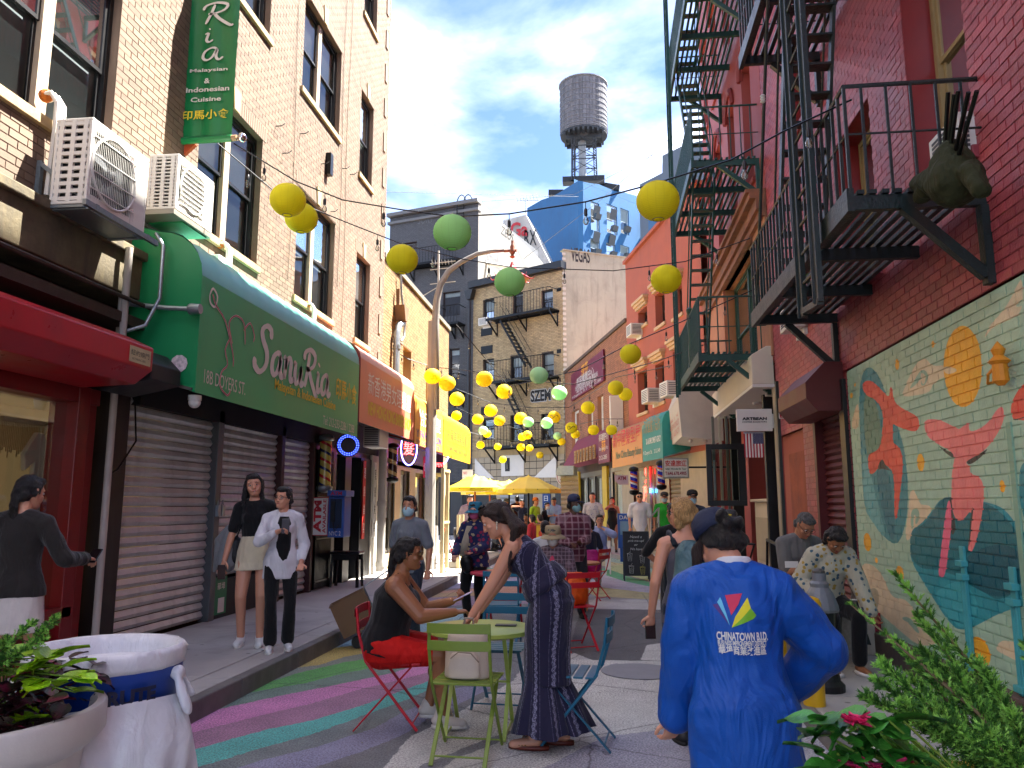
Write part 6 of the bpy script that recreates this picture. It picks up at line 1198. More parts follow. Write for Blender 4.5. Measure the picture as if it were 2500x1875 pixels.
q = MB(); q.lathe(G.p((ua + ub) / 2, va + .12, .11), [(.06, 0), (.075, .1), (.06, .25), (.02, .4), (.02, .52), (0, .52)], 12, e=(1, .2)); q.build('bottle_shape', wht, bs_)
(ua, va), (ub, vb) = G.px(1222, 1330), G.px(1280, 1197); q = MB(); shutter(r, G, ua, ub, .1, vb, .03, mat('pale_shutter', '#9a9c9a', .5, me=.3), pitch=.2)
for a, b in ((1166, 1212), (1283, 1300), (1357, 1372)): (ua, va), (ub, vb) = G.px(a, 1330), G.px(b, 1195); q = MB(); G.box(q, ua, ub, .1, vb, .0, .03); q.build('dark_door', mat('dark_door', '#1b1c1f', .4), r)
for a, b in ((1206, 1222), (1302, 1325), (1346, 1357)): (ua, va), (ub, vb) = G.px(a, 1330), G.px(b, 1195); q = MB(); G.box(q, ua, ub, .1, vb, .0, .02); q.build('tile_pier', tl, r)
(ua, va), (ub, vb) = G.px(1327, 1240), G.px(1346, 1196); q = MB(); G.box(q, ua, ub, va, vb + .3, .06, .09); o = q.build('blue_banner', mat('navy_cloth', '#1b3f78', .7), None, label='navy blue vertical cloth banner with white characters', cat='banner')
for k, ch in enumerate('今日茶'): text(ch, G.p(ua + .1, vb - .2 - k * .32, .095), G.U, Z, .22, .24, wht, o)
(ua, va), (ub, vb) = H_.px(1100, 1330), H_.px(1130, 1200); q = MB(); H_.box(q, ua, ub, .1, vb, .02, .05); q.build('door', mat('door_slate', '#383b3e', .5), None, label='slate gray door in the gray building behind the left umbrella', cat='door')
c_ = ay(1141, 1158, 30); q = MB(); q.box(c_.x - .2, c_.x + .2, 30, 30.03, c_.z - .18, c_.z + .18); o = q.build('wall_sign', wht, None, label='small white street sign left of the yellow umbrella', cat='sign'); text('NO', c_ + V((-.15, -.01, .0)), X_, Z, .14, .1, MC['sign_crimson'], o)
# gray shutter hood on far right end
yq = 27; p, q_ = ay(1357, 1160, yq), ay(1400, 1137, yq); r = T('roller_shutter', 'half raised beige shutter with gray hood at the end of the bakery', 'shutter', p)
q = MB(); q.prism([(p.x, yq, p.z), (q_.x, yq, p.z), (q_.x, yq, q_.z), (p.x + .1, yq, q_.z), (p.x, yq, q_.z - .15)], V((.1, 1.2, 0))); q.build('hood', galv, r)
f_ = Fr((p.x + .15, yq + .3, 0), (q_.x + .2, yq + .3, 0)); f_.N = mY; shutter(r, f_, 0, q_.x - p.x, .15, p.z, 0, mat('pale_beige_shutter', '#a09882', .6), pitch=.16)
# window air conditioners
def wac(label, fr, a, b, w_=.55, h_=.38, d_=.38, name='window_air_conditioner', n=0.):
 u, v = fr.px(a, b); r = T(name, label, 'air conditioner', fr.p(u, v, n), group='window air conditioners'); q = MB(); fr.box(q, u - w_ / 2, u + w_ / 2, v, v + h_, n - .1, n + d_); q.build('casing', whs, r, bevel=.01)
 q = MB()
 for k in range(7): fr.box(q, u - w_ / 2 - .005, u + w_ / 2 + .005, v + .05 + k * (h_ - .08) / 7, v + .07 + k * (h_ - .08) / 7, n + .05, n + d_ - .05); fr.box(q, u - w_ / 2 + .06, u + w_ / 2 - .06, v + .05 + k * (h_ - .08) / 7, v + .07 + k * (h_ - .08) / 7, n + d_, n + d_ + .004)
 q.build('vent_slit', mat('vent_dark', '#4a4d4e'), r)
 q = MB(); fr.box(q, u - w_ / 2 + .03, u + w_ / 2 - .03, v - .1, v - .01, -.05, n + .05); q.build('support', wht, r)
wac('white window unit high on the coral wall', E_, 1563, 822); wac('white window unit in a lower coral window', E_, 1604, 985, .62, .42); wac('white window unit nearest the teal fire escape', E_, 1652, 970, .62, .42)
wac('window unit on the cream house top floor', G, 1190, 797, .6, .4); wac('white unit beside the lowest teal balcony', D2, 1722, 880, .7, .6, .4); wac('white unit peeking below the near platform', C_, 1962, 806, .5, .3, .25)
wac('white meshed unit in the near red window behind the folded umbrella', C_, 2350, 408, .5, .32, .12)
yq = 22.5; c_ = E_.px(1521, 1020); r = board('light_box_sign', 'white light box sign with black side by the brick windows', Fr(E_.p(c_[0], 0, .02), E_.p(c_[0], 0, 1)), (0, c_[1] - .7, .45, c_[1] + .75), 0, wht, .12)
# umbrellas
ye = mat('umbrella_yellow', '#e0c81c', .6, var=.05)
def umbrella(label, a, b, Y, rad, h, m_, pc):
 c_ = ay(a, b, Y); r = T('market_umbrella', label, 'umbrella', (c_.x, Y, .02), group='yellow market umbrellas over the tables')
 q = MB(); q.lathe((c_.x, Y, c_.z - h), [(rad, -.12), (rad, 0), (rad * .5, h * .55), (.28, h * .86)], 8); q.lathe((c_.x, Y, c_.z - .12), [(.33, -.05), (.03, .12), (0, .16)], 8); o = q.build('canopy', m_, r)
 q = MB(); q.tube([(c_.x, Y, .02), (c_.x, Y, c_.z - .1)], .03, 8); q.build('pole', pc, r)
 for k in range(8): a_ = k * PI / 4 + PI / 8; q = MB(); d = V((math.cos(a_), math.sin(a_), 0)); q.bar(V((c_.x, Y, c_.z - .2)), V((c_.x, Y, c_.z - h - .02)) + d * rad * .95, .02); q.build('rib', blkm, r)
 q = MB(); q.box(c_.x - .25, c_.x + .25, Y - .25, Y + .25, .0, .08); q.build('base', blkm, r)
ply = mat('umbrella_pale_yellow', '#d9c548', .6, var=.05); wp_ = mat('orange_wood', '#b5622a', .6)
umbrella('large pale yellow umbrella on a black pole', 1290, 1161, 24, 1.0, .42, ply, blkm); umbrella('bright yellow umbrella on an orange wooden pole at the left', 1160, 1160, 24.5, .95, .4, ye, wp_)
umbrella('yellow umbrella behind the left one on a wooden pole', 1196, 1170, 26.5, 1.0, .4, ye, wp_); umbrella('pale umbrella half hidden behind the large one', 1243, 1172, 27, 1.0, .35, ply, blkm)
# aerials and utility lines
r = T('tv_aerial', 'white television aerial mast on the yellow building roof', 'aerial', ay(1075, 700, 22)); wn = mat('aerial_gray', '#b5b5ae', .5, me=.3)
q = MB(); q.bar(ay(1070, 770, 22), ay(1071, 612, 22), .05)
for y0 in (640, 655, 690): q.bar(ay(1050, y0 + 4, 22), ay(1112, y0 - 3, 22), .02)
for k in range(7): q.bar(ay(1056 + k * 8, 646, 22), ay(1054 + k * 8, 634, 22), .012)
q.bar(ay(1070, 700, 22), ay(1028, 725, 22), .02); q.build('mast', wn, r)
r = T('tv_aerial', 'thin television aerial on the roof left of the blue building', 'aerial', ay(1283, 520, 60)); q = MB(); q.bar(ay(1283, 520, 60), ay(1283, 485, 60), .06)
for k in range(7): q.bar(ay(1264 + k * 8, 495 - k, 60), ay(1261 + k * 8, 480 - k, 60), .04)
q.bar(ay(1262, 489, 60), ay(1315, 489, 60), .05); q.build('mast', wn, r)
r = T('vent_pipe', 'white bent vent pipe on the gray side wall', 'pipe', ay(1180, 640, 45)); q = MB(); q.tube([ay(a, b, 42) for a, b in ((1170, 685), (1158, 690), (1158, 672))], .14, 8); q.tube([ay(a, b, 42) for a, b in ((1176, 680), (1176, 640), (1190, 642), (1250, 655))], .1, 8); q.build('pipe', wht, r, smooth=True)
pipe('black rainwater pipe on the corner of the cream house', [G.p(-.08, .2, .2), G.p(-.08, 12.6, .2)], .09, blk, 'downpipe')
q = MB(); c_ = G.px(1155, 725); q.prism([G.p(c_[0] - .3, c_[1] + .3, .1), G.p(c_[0] + .3, c_[1] + .3, .1), G.p(c_[0] + .12, c_[1] - .2, .1), G.p(c_[0] - .12, c_[1] - .2, .1)], G.N * .3); q.build('rain_hopper', blk, None, label='black rain hopper at the top of the cream house pipe', cat='gutter')
(ua, va), (ub, vb) = G.px(1296, 984), G.px(1345, 950)
r = T('wall_graffiti', 'black and white bubble letter graffiti on the cream brick wall', 'graffiti', G.p(ua, va)); text('SZEM', G.p(ua - .02, va, .012), G.U, Z, ub - ua + .04, vb - va + .08, mat('graffiti_grey_white', '#b5b9bc'), r, bold=.09); text('SZEM', G.p(ua, va + .03, .016), G.U, Z, ub - ua, vb - va, MC['graffiti_black'], r, bold=.04)
# ---------------------------------------------------------------- people
def limb(mb, p, q, r0, r1, n=12, m=0, flat=1.):
 p, q = V(p), V(q); d = q - p; L = max(d.length, 1e-4); pr = []
 for k in range(1, 5): a = k * PI / 8; pr.append((r0 * math.sin(a), -r0 * math.cos(a)))
 pr[-1] = (r0, 0); pr.append((r1, L))
 for k in range(3, 0, -1): a = k * PI / 8; pr.append((r1 * math.sin(a), L + r1 * math.cos(a)))
 return mb.lathe(p, [(.001, -r0)] + pr + [(.001, L + r1)], n, axis=d, e=(1, flat))
def loft(mb, rings, n=20):      # rings: (centre, rx, ry, X, Y)
 vs = []
 for c, rx, ry, X, Y in rings: vs += [c + X * (math.cos(t * 2 * PI / n) * rx) + Y * (math.sin(t * 2 * PI / n) * ry) for t in range(n)]
 fs = [(i * n + t, i * n + (t + 1) % n, (i + 1) * n + (t + 1) % n, (i + 1) * n + t) for i in range(len(rings) - 1) for t in range(n)]
 fs += [tuple(range(n - 1, -1, -1)), tuple(range((len(rings) - 1) * n, len(rings) * n))]; return mb.add(vs, fs)
def remesh(mb, name, mt, parent, vox, it=3, disp=0, dsz=.12):
 if not mb.v: return None
 me = bpy.data.meshes.new(name); me.from_pydata([tuple(v) for v in mb.v], [], mb.f); me.update()
 o = bpy.data.objects.new(name, me)
 r = o.modifiers.new('r', 'REMESH'); r.mode = 'VOXEL'; r.voxel_size = vox
 s = o.modifiers.new('s', 'SMOOTH'); s.factor = .5; s.iterations = it
 if disp:
  tx = bpy.data.textures.get('folds%.2f' % dsz) or bpy.data.textures.new('folds%.2f' % dsz, 'CLOUDS'); tx.noise_scale = dsz; tx.noise_depth = 2
  d = o.modifiers.new('d', 'DISPLACE'); d.texture = tx; d.strength = disp; d.mid_level = .5; s2 = o.modifiers.new('s2', 'SMOOTH'); s2.iterations = 2
 m2 = evald(o); bpy.data.meshes.remove(me)
 m2.materials.clear(); m2.materials.append(mt); m2.polygons.foreach_set('use_smooth', [True] * len(m2.polygons)); m2.name = name
 o = bpy.data.objects.new(name, m2); link(o, parent); return o
def ik(a, c, l1, l2, hint):
 a, c = V(a), V(c); d = c - a; L = min(max(d.length, .05), (l1 + l2) * .999); d.normalize(); c = a + d * L
 x = (l1 * l1 - l2 * l2 + L * L) / (2 * L); h = math.sqrt(max(l1 * l1 - x * x, 0)); hp = V(hint) - d * V(hint).dot(d)
 if hp.length < 1e-3: hp = V((0, 0, -1))
 return a + d * x + hp.normalized() * h, c
def cloth(name, col, ro=.85, bump=.7, pat=None, bs=7):
 k = 'cloth_' + name
 if k in MC: return MC[k]
 m = bpy.data.materials.new(k); MC[k] = m; t = NT(m); P = t.pos(); ob = t.new('TexCoord').outputs['Object']; c = c4(col)
 if pat:
  ty = pat[0]
  if ty == 'spots':
   _, c2, c3, sc, th = pat; vo = t.new('TexVoronoi'); vo.inputs['Scale'].default_value = sc; t.set(vo.inputs['Vector'], ob); sp_ = t.new('SeparateColor'); t.set(sp_.inputs[0], vo.outputs['Color'])
   mk = t.ramp(t.math('ADD', vo.outputs['Distance'], t.math('MULTIPLY', t.noise(ob, sc * 2.5, 3), .35)), (th, 1), (th + .05, 0)); c = t.mix(mk, c, t.mix(t.ramp(sp_.outputs[0], (.5, 0), (.52, 1)), c4(c2), c4(c3)))
  elif ty == 'plaid':
   _, c2, sc = pat; sx = t.new('SeparateXYZ'); t.set(sx.inputs[0], ob)
   for i in (0, 2): s_ = t.ramp(t.math('PINGPONG', t.math('MULTIPLY', sx.outputs[i], sc), 1.), (.72, 0), (.8, .55)); c = t.mix(s_, c, c4(c2))
   s_ = t.ramp(t.math('PINGPONG', t.math('MULTIPLY', sx.outputs[1], sc), 1.), (.72, 0), (.8, .4)); c = t.mix(s_, c, c4(c2))
  elif ty == 'stripes':
   _, c2, nn, y0 = pat; sx = t.new('SeparateXYZ'); t.set(sx.inputs[0], ob)
   an = t.math('MULTIPLY', t.math('ARCTAN2', t.math('SUBTRACT', sx.outputs[1], y0), sx.outputs[0]), nn / PI)
   wv = t.math('MULTIPLY', t.math('SINE', t.math('MULTIPLY', sx.outputs[2], 150.)), .06)
   s_ = t.ramp(t.math('PINGPONG', t.math('ADD', an, wv), 1.), (.78, 0), (.84, .75)); s2 = t.ramp(t.math('PINGPONG', t.math('ADD', an, .0), .5), (.47, 0), (.49, .5)); dash = t.ramp(t.noise(ob, 140, 1), (.45, .2), (.55, 1))
   c = t.mix(t.math('MULTIPLY', t.math('MAXIMUM', s_, s2), dash), c, c4(c2))
 c = t.mix(1., c, t.ramp(t.noise(P, 5, 5), (.25, .86), (.75, 1.1)), 'MULTIPLY'); t.set(t.b.inputs['Base Color'], c); t.b.inputs['Roughness'].default_value = ro; t.b.inputs['Specular IOR Level'].default_value = .3
 if ro > .8: t.b.inputs['Sheen Weight'].default_value = .15
 mp = t.new('Mapping'); mp.inputs['Scale'].default_value = (1, 1, .45); t.set(mp.inputs[0], P)
 h = t.math('ADD', t.noise(mp.outputs[0], bs, 3, .5, 1.2), t.math('MULTIPLY', t.noise(P, 260, 2), .04)); t.bump(h, bump, .045); return m
SK = dict(a=mat('skin_light', '#c98f72', .5, var=.05, sub=.08), b=mat('skin_tan', '#b0785a', .5, var=.05, sub=.08), c=mat('skin_brown', '#94603f', .48, var=.05, sub=.06), d=mat('skin_deep', '#5c3826', .48, var=.05))
def hairm(n_, c, ro=.38):
 m = bpy.data.materials.new(n_); t = NT(m); mp = t.new('Mapping'); mp.inputs['Scale'].default_value = (1, 1, .1); t.set(mp.inputs[0], t.pos()); h = t.noise(mp.outputs[0], 150, 4, .7, .6)
 t.set(t.b.inputs['Base Color'], t.mix(1., c4(c), t.ramp(h, (.35, .45), (.65, 1.9)), 'MULTIPLY')); t.b.inputs['Roughness'].default_value = ro; t.bump(h, 1., .012); return m
HR = dict(k=hairm('hair_black', '#0f0c0b'), b=hairm('hair_dark_brown', '#24150e'), g=hairm('hair_gray', '#4c4a49', .6), y=hairm('hair_blond', '#a07c4c', .5), o=hairm('hair_auburn', '#8a3c18', .5))
EYE = mat('eye_white', '#c9c4be', .2); IRI = mat('eye_dark', '#150d0a', .15); LIP = mat('lip_rose', '#9c4a44', .4); SUNG = mat('dark_lens', '#0c0b0c', .08); MSK = mat('mask_blue', '#9fc0cc', .8, bump=.4, bs=30)
def person(label, loc, rz, H=1.65, skin='a', f=True, lean=0, side=0, tw=0, pelvis=None, hR=None, hL=None, fR=None, fL=None, yaw=0, pitch=0, roll=0, top=None, bot=None, hair=('k', 'short'), shoes='#1c1c1e', fat=1., vox=.013, sit=False,
           elR=None, elL=None, mask=None, hat=None, glasses=None, group=None, grip=(.5, .5), khR=None, khL=None, smile=False, seat=.46, disp=0, face=True, dsz=.12):
 """standing or seated figure, local +Y = facing, joints in metres for a 1.7 m body; top=(material, sleeve 0..2, hem z, ease), bot=(material, kind, length)"""
 s = H / 1.7; root = T('person', label, 'person', loc, rz, group); S_ = lambda p: V(p) * s
 pel = V(pelvis or ((0, -.02, .60 if sit else .93)));
 if sit and not pelvis: pel.z = seat / s + .1
 Rm = Matrix.Rotation(math.radians(tw), 3, 'Z') @ Matrix.Rotation(math.radians(-lean), 3, 'X') @ Matrix.Rotation(math.radians(side), 3, 'Y')
 up = lambda p: pel + Rm @ V(p)
 sw = .155 if f else .18; X, Yd = Rm @ V((1, 0, 0)), Rm @ V((0, 1, 0))
 wai, che, sho, nk = up((0, .0, .15)), up((0, .0, .34)), up((0, -.01, .47)), up((0, -.005, .53))
 HM = Rm @ Matrix.Rotation(math.radians(yaw), 3, 'Z') @ Matrix.Rotation(math.radians(-pitch), 3, 'X') @ Matrix.Rotation(math.radians(roll), 3, 'Y')
 hd0 = nk + Rm @ V((0, .005, .03)); hc = hd0 + HM @ V((0, .02, .10)); hp = lambda p: hc + HM @ V(p)
 B = MB(); n = 18; k = fat; pr_ = .168 if f else .155
 rings = [(pel + V((0, 0, -.09)), .12 * k, .09 * k, X, Yd), (pel, pr_ * k, .115 * k, X, Yd), (wai, (.12 if f else .138) * k, .095 * k, X, Yd), (che, (.135 if f else .16) * k, .108 * k, X, Yd), (sho, (.12 if f else .14), .07, X, Yd), (nk, .055, .055, X, Yd)]
 body = [(c, rx, ry, a, b) for c, rx, ry, a, b in rings]; loft(B, body, n)
 limb(B, sho + V((0, 0, .0)), hd0 + HM @ V((0, 0, .05)), .056 if f else .062, .05 if f else .056)
 SH = {}; J = {}
 for sg, hand, el, gr, kh in ((1, hR, elR, grip[0], khR), (-1, hL, elL, grip[1], khL)):
  a = up((sg * sw * (1 + (k - 1) * .5), -.01, .435)); h = V(hand) if hand else V((sg * .25 * (1 + (k - 1) * .4), .03, pel.z - .07))
  e, h = ik(a, h, .285, .25, el or (sg * .5, -.8, -.3)); J[sg] = [a, e, h]
  limb(B, sho + X * sg * .05, a, .05, .052 * k); limb(B, a, e, .05 * k, .038 * k); limb(B, e, h, .039 * k, .026 * (k * .5 + .5))
  d = (h - e).normalized(); side_ = d.cross(V((0, 0, 1)));  side_ = V((0, 1, 0)) if side_.length < .2 else side_.normalized(); side_ = V(kh) if kh else side_
  side_ = (side_ - d * side_.dot(d)).normalized(); nn_ = d.cross(side_).normalized() * sg                    # nn_: palm normal
  limb(B, h + d * .01, h + d * .065, .028, .034, 10, flat=.55) if 0 else loft(B, [(h, .024, .02, side_, nn_), (h + d * .03, .034, .017, side_, nn_), (h + d * .075, .04, .015, side_, nn_), (h + d * .09, .034, .011, side_, nn_)], 10)
  for fi, (off, ln) in enumerate(((-.030, .062), (-.010, .075), (.010, .072), (.028, .055))):
   b0 = h + d * .08 + side_ * off; a1 = gr * 1.2; d1 = (d * math.cos(a1) + nn_ * math.sin(a1)).normalized(); b1 = b0 + d1 * ln * .55; a2 = gr * 2.6; d2 = (d * math.cos(a2) + nn_ * math.sin(a2)).normalized(); limb(B, b0, b1, .0092, .0085, 8); limb(B, b1, b1 + d2 * ln * .5, .0085, .007, 8)
  b0 = h + d * .025 - side_ * .03; b1 = b0 + (d * .6 - side_ * .7 + nn_ * .3 * gr).normalized() * .04; limb(B, b0, b1, .013, .0105, 8); limb(B, b1, b1 + (d * .9 - side_ * .15 + nn_ * .5 * gr).normalized() * .032, .0105, .008, 8)
 for sg, ft in ((1, fR), (-1, fL)):
  hp_ = pel + V((sg * .088 * k, 0, -.03)); fo = V(ft) if ft else (V((sg * .12, .42, .085)) if sit else V((sg * .1, -.01, .085)))
  kn, fo = ik(hp_, fo, .425, .42, (sg * .08, 1, .4)); J[sg] += [hp_, kn, fo]
  limb(B, hp_, kn, (.092 if f else .088) * k, .057 * (k * .5 + .5)); limb(B, kn, fo, .056 * (k * .5 + .5), .038); limb(B, kn + (fo - kn) * .12 + V((0, -.012, 0)), kn + (fo - kn) * .42 + V((0, -.016, 0)), .045, .05 * (k * .5 + .5))
  tz = -.055 if fo.z > .12 and not ft else -.05; limb(B, fo + V((0, -.02, -.03)), fo + V((sg * .015, .13, -.052)), .036, .03, flat=.9)
 # head
 loft(B, [(hp(c), a, b, HM @ V((1, 0, 0)), HM @ V((0, 1, 0))) for c, a, b in (((0, .045, -.118), .02, .02), ((0, .035, -.105), .042, .048), ((0, .022, -.08), .055, .066), ((0, .01, -.045), .067, .08), ((0, .0, 0), .072, .09), ((0, -.005, .04), .074, .094), ((0, -.01, .075), .066, .084), ((0, -.012, .1), .045, .06), ((0, -.012, .115), .015, .02))], 20)
 if face:
  limb(B, hp((0, .088, .008)), hp((0, .103, -.032)), .008, .0125, 8); limb(B, hp((-.012, .094, -.034)), hp((.012, .094, -.034)), .008, .008, 8)
  limb(B, hp((-.04, .074, .022)), hp((.04, .074, .022)), .012, .012, 8); limb(B, hp((0, .082, -.088)), hp((0, .08, -.094)), .018, .016, 8); limb(B, hp((-.018, .084, -.063)), hp((.018, .084, -.063)), .009, .009, 8)
  for sg in (1, -1): limb(B, hp((sg * .042, .06, -.03)), hp((sg * .03, .07, -.05)), .022, .018, 8)
  for sg in (1, -1): limb(B, hp((sg * .073, -.004, .018)), hp((sg * .072, 0, -.028)), .014, .01, 8)
 B.v = [tuple(V(v) * s) for v in B.v]; remesh(B, 'body', SK[skin], root, vox * .62 if vox < .012 else vox, 2)
 def small(name, mt, fn, **kw):
  q = MB(); fn(q); q.v = [tuple(V(v) * s) for v in q.v]; return q.build(name, mt, root, smooth='all', local=True, **kw)
 if face:
  for sg in (1, -1):
   if not (glasses == 'sun'):
    small('eye', EYE, lambda q: q.ball(hp((sg * .031, .079, .0)), (.0135, .009, .0075), 10, 6)); small('iris', IRI, lambda q: q.ball(hp((sg * .031, .0865, .0)), (.0065, .0035, .0068), 8, 5))
   small('eyebrow', HR[hair[0]] if hair[0] != 'y' else HR['b'], lambda q: q.tube([hp((sg * .048, .082, .02)), hp((sg * .03, .091, .027)), hp((sg * .015, .092, .022))], [.0015, .0032, .002], 6))
  if not mask:
   small('lips', LIP, lambda q: q.tube([hp((-.024, .086, -.06 + .006 * smile)), hp((-.01, .0935, -.063)), hp((.01, .0935, -.063)), hp((.024, .086, -.06 + .006 * smile))], [.002, .0055, .0055, .002], 8))
   if smile: small('teeth', EYE, lambda q: q.tube([hp((-.015, .0935, -.0625)), hp((.0, .0975, -.064)), hp((.015, .0935, -.0625))], [.0015, .003, .0015], 6))
 # hair
 hm, hs = HR[hair[0]], hair[1]; Hb = MB()
 if hs != 'bald':
  c0 = ((0, -.02, .03), (.082, .092, .096)); q = MB(); q.ball((0, 0, 0), c0[1], 18, 12); fb = [hp(V(c0[0]) + V(v)) for v in q.v]; Hb.add(fb, q.f)
  limb(Hb, hp((-.03, -.06, -.03)), hp((.03, -.06, -.03)), .05, .05); q = MB(); q.ball((0, .03, .082), (.07, .058, .04), 14, 8); Hb.add([hp(v) for v in q.v], q.f)
  if hs != 'short':
   for sg in (1, -1): limb(Hb, hp((sg * .055, .02, .05)), hp((sg * .066, -.015, -.02)), .03, .022)
 dn = lambda p: hc + (HM @ V(p))
 g = V((0, 0, -1))
 if hs == 'long':
  for sg in (-1, -.33, .33, 1): a = hp((sg * .06, -.055, .02)); b = a + g * .14 - (Rm @ V((0, 1, 0))) * .045; limb(Hb, a, b, .045, .042); limb(Hb, b, b + g * .2 - Yd * .02, .042, .022)
  for sg in (1, -1): a = hp((sg * .07, .0, .03)); limb(Hb, a, a + g * .17 + X * sg * .02, .026, .024); limb(Hb, a + g * .17 + X * sg * .02, a + g * .33 + Yd * .03, .024, .012)
 if hs == 'pony': a = hp((0, -.1, .02)); limb(Hb, hp((0, -.07, .03)), a, .04, .03); limb(Hb, a, a + g * .14 - Yd * .03, .034, .03); limb(Hb, a + g * .14 - Yd * .03, a + g * .32 - Yd * .01, .03, .012)
 if hs == 'bun':
  for i in range(9): a = hp((.045 * math.sin(i * 2.2), -.115 + .02 * math.cos(i), .04 + .04 * math.sin(i * 1.3))); limb(Hb, hp((0, -.09, .04)), a, .03, .02)
 if hs == 'bob':
  for sg in (-1, -.4, .4, 1): limb(Hb, hp((sg * .06, -.045, .02)), hp((sg * .065, -.04, -.09)), .045, .03)
 if Hb.v: Hb.v = [tuple(V(v) * s) for v in Hb.v]; remesh(Hb, 'hair', hm, root, max(vox * .7, .006), 2, disp=.022 if vox < .012 else 0, dsz=.03)
 # clothes
 if top:
  m_, sl, hem, e = top[:4]; q = MB(); zt = (pel.z - hem) if hem < 5 else 0
  rr_ = [(c, rx + e, ry + e, a, b) for c, rx, ry, a, b in body[1:5]]
  lowc = pel + (Rm @ V((0, 0, -(zt)))) if not sit else pel; f_ = 1.04
  if zt > 0: rr_ = [(pel + V((0, 0, -zt)), (pr_ * k + e) * f_, (.115 * k + e) * f_, X, Yd)] + rr_
  else: c_ = pel + (Rm @ V((0, 0, -zt))); t_ = min(-zt / .15, .95); rr_ = [(c_, pr_ * k * (1 - t_) + .12 * k * t_ + e, .115 * k * (1 - t_) + .095 * k * t_ + e, X, Yd)] + rr_[1:]
  if sl >= 0: rr_.append((sho + (Rm @ V((0, 0, .035))), .085, .065, X, Yd))
  else: rr_[-1] = (sho + (Rm @ V((0, 0, -.02))), .1, .072 + e, X, Yd);
  loft(q, rr_, n)
  if f:
   for sg in (1, -1): limb(q, che + X * sg * .06 * k + Yd * (.068 * k) , che + X * sg * .06 * k + Yd * .07 * k + V((0, 0, -.02)), .052 * k, .052 * k)
  for sg in (1, -1):
   a, el_, h_ = J[sg][:3]
   if sl < 0: limb(q, sho + X * sg * .05 + Yd * .0, che + X * sg * .07, .03, .05); continue
   limb(q, sho + X * sg * .05, a, .052 + e, .052 * k + e)
   if sl > 0: t_ = min(sl, 1.); limb(q, a, a + (el_ - a) * t_, .051 * k + e, (.051 * (1 - t_) + .04 * t_) * k + e * 1.25)
   if sl > 1: t_ = (sl - 1) * .97; limb(q, el_, el_ + (h_ - el_) * t_, .041 * k + e * 1.2, (.041 * (1 - t_) + .03 * t_) + e * 1.0)
  q.v = [tuple(V(v) * s) for v in q.v]; remesh(q, top[4] if len(top) > 4 else 'shirt', m_, root, vox, 3, disp=disp, dsz=dsz)
 if bot:
  m_, kd, ln = bot[:3]; e = bot[3] if len(bot) > 3 else .012; q = MB()
  if kd in ('trousers', 'shorts', 'flare'):
   loft(q, [(pel + V((0, 0, -.1)), .12 * k + e, .1 * k + e, X, Yd), (pel, pr_ * k + e, .115 * k + e, X, Yd), (pel + (wai - pel) * .6, .138 * k + e * .6, .1 * k + e * .6, X, Yd)], n)
   for sg in (1, -1):
    hp_, kn, fo = J[sg][3:]; t1 = min(ln, 1.); limb(q, hp_, hp_ + (kn - hp_) * t1, .092 * k + e, (.092 * (1 - t1) + .058 * t1) * (k * .6 + .4) + e)
    if ln > 1: t2 = ln - 1; w1 = .06 + e if kd != 'flare' else .085; limb(q, kn, kn + (fo - kn) * t2, .058 + e, (.058 * (1 - t2) + w1 * t2 * .82) + e * .6)
   if kd == 'shorts': pass
  else:           # skirt / dress: ring loft downwards
   hz = ln; kk = 1.12 if kd == 'skirt' else 1.2
   if sit:
    kz = [(J[1][4] + J[-1][4]) / 2]; d_ = (kz[0] - pel); loft(q, [(wai, .135 * k, .11 * k, X, Yd), (pel, pr_ * k + e, .125 * k + e, X, Yd)], n)
    for sg in (1, -1): limb(q, J[sg][3], J[sg][3] + (J[sg][4] - J[sg][3]) * ln, .1 * k + e, .075 * k + e)
    limb(q, pel + V((0, .05, -.02)), pel + d_ * ln * .9, .1 * k, .07 * k)
   else: loft(q, [(V((pel.x, pel.y, hz)), pr_ * k * kk + e, .13 * k * kk + e, X, Yd), (V((pel.x, pel.y, (hz + pel.z) / 2 - .02)), pr_ * k * 1.06 + e, .125 * k + e, X, Yd), (pel, pr_ * k + e, .118 * k + e, X, Yd), (wai, (.122 if f else .14) * k + e, .098 * k + e, X, Yd)], n)
  q.v = [tuple(V(v) * s) for v in q.v]; remesh(q, {'trousers': 'trousers', 'flare': 'trousers', 'shorts': 'shorts'}.get(kd, kd), m_, root, vox, 3, disp=disp * .6)
 for sg in (1, -1):
  fo = J[sg][5]
  if shoes:
   q = MB(); a = fo + V((0, -.035, -.035)); b = fo + V((sg * .015, .14, -.05)); limb(q, a, b, .043, .036, flat=.9); limb(q, fo + V((0, -.01, -.02)), fo + V((0, -.01, .01)), .046, .043); q.v = [tuple(V(v) * s) for v in q.v]; zmin = (fo.z - .082) * s
   q.v = [(x, y, max(z, zmin)) for x, y, z in q.v]; remesh(q, 'shoe', mat('shoe' + shoes, shoes, .6, var=.1), root, max(vox, .01), 2)
   small('sole', mat('sole' + shoes, '#d6d3cc' if shoes in ('#d8d8d6', '#c9c2b8') else '#101012', .7), lambda q: loft(q, [((a + b) / 2 + V((0, 0, zz_ - (a + b).z / 2)), .046, .13, V((1, 0, 0)), V((0, 1, 0))) for zz_ in (fo.z - .085, fo.z - .064)], 16))
 if mask:
  small('face_mask', mask if not isinstance(mask, str) else mat('mask' + mask, mask, .8, bump=.4, bs=30), lambda q: loft(q, [(hp((0, .03 + o_, z_)), w_, d_, HM @ V((1, 0, 0)), HM @ V((0, 1, 0))) for z_, w_, d_, o_ in ((-.118, .03, .035, .012), (-.1, .056, .058, .008), (-.065, .07, .074, .004), (-.035, .073, .077, 0), (-.012, .05, .062, .004), (-.002, .015, .03, .03))], 18))
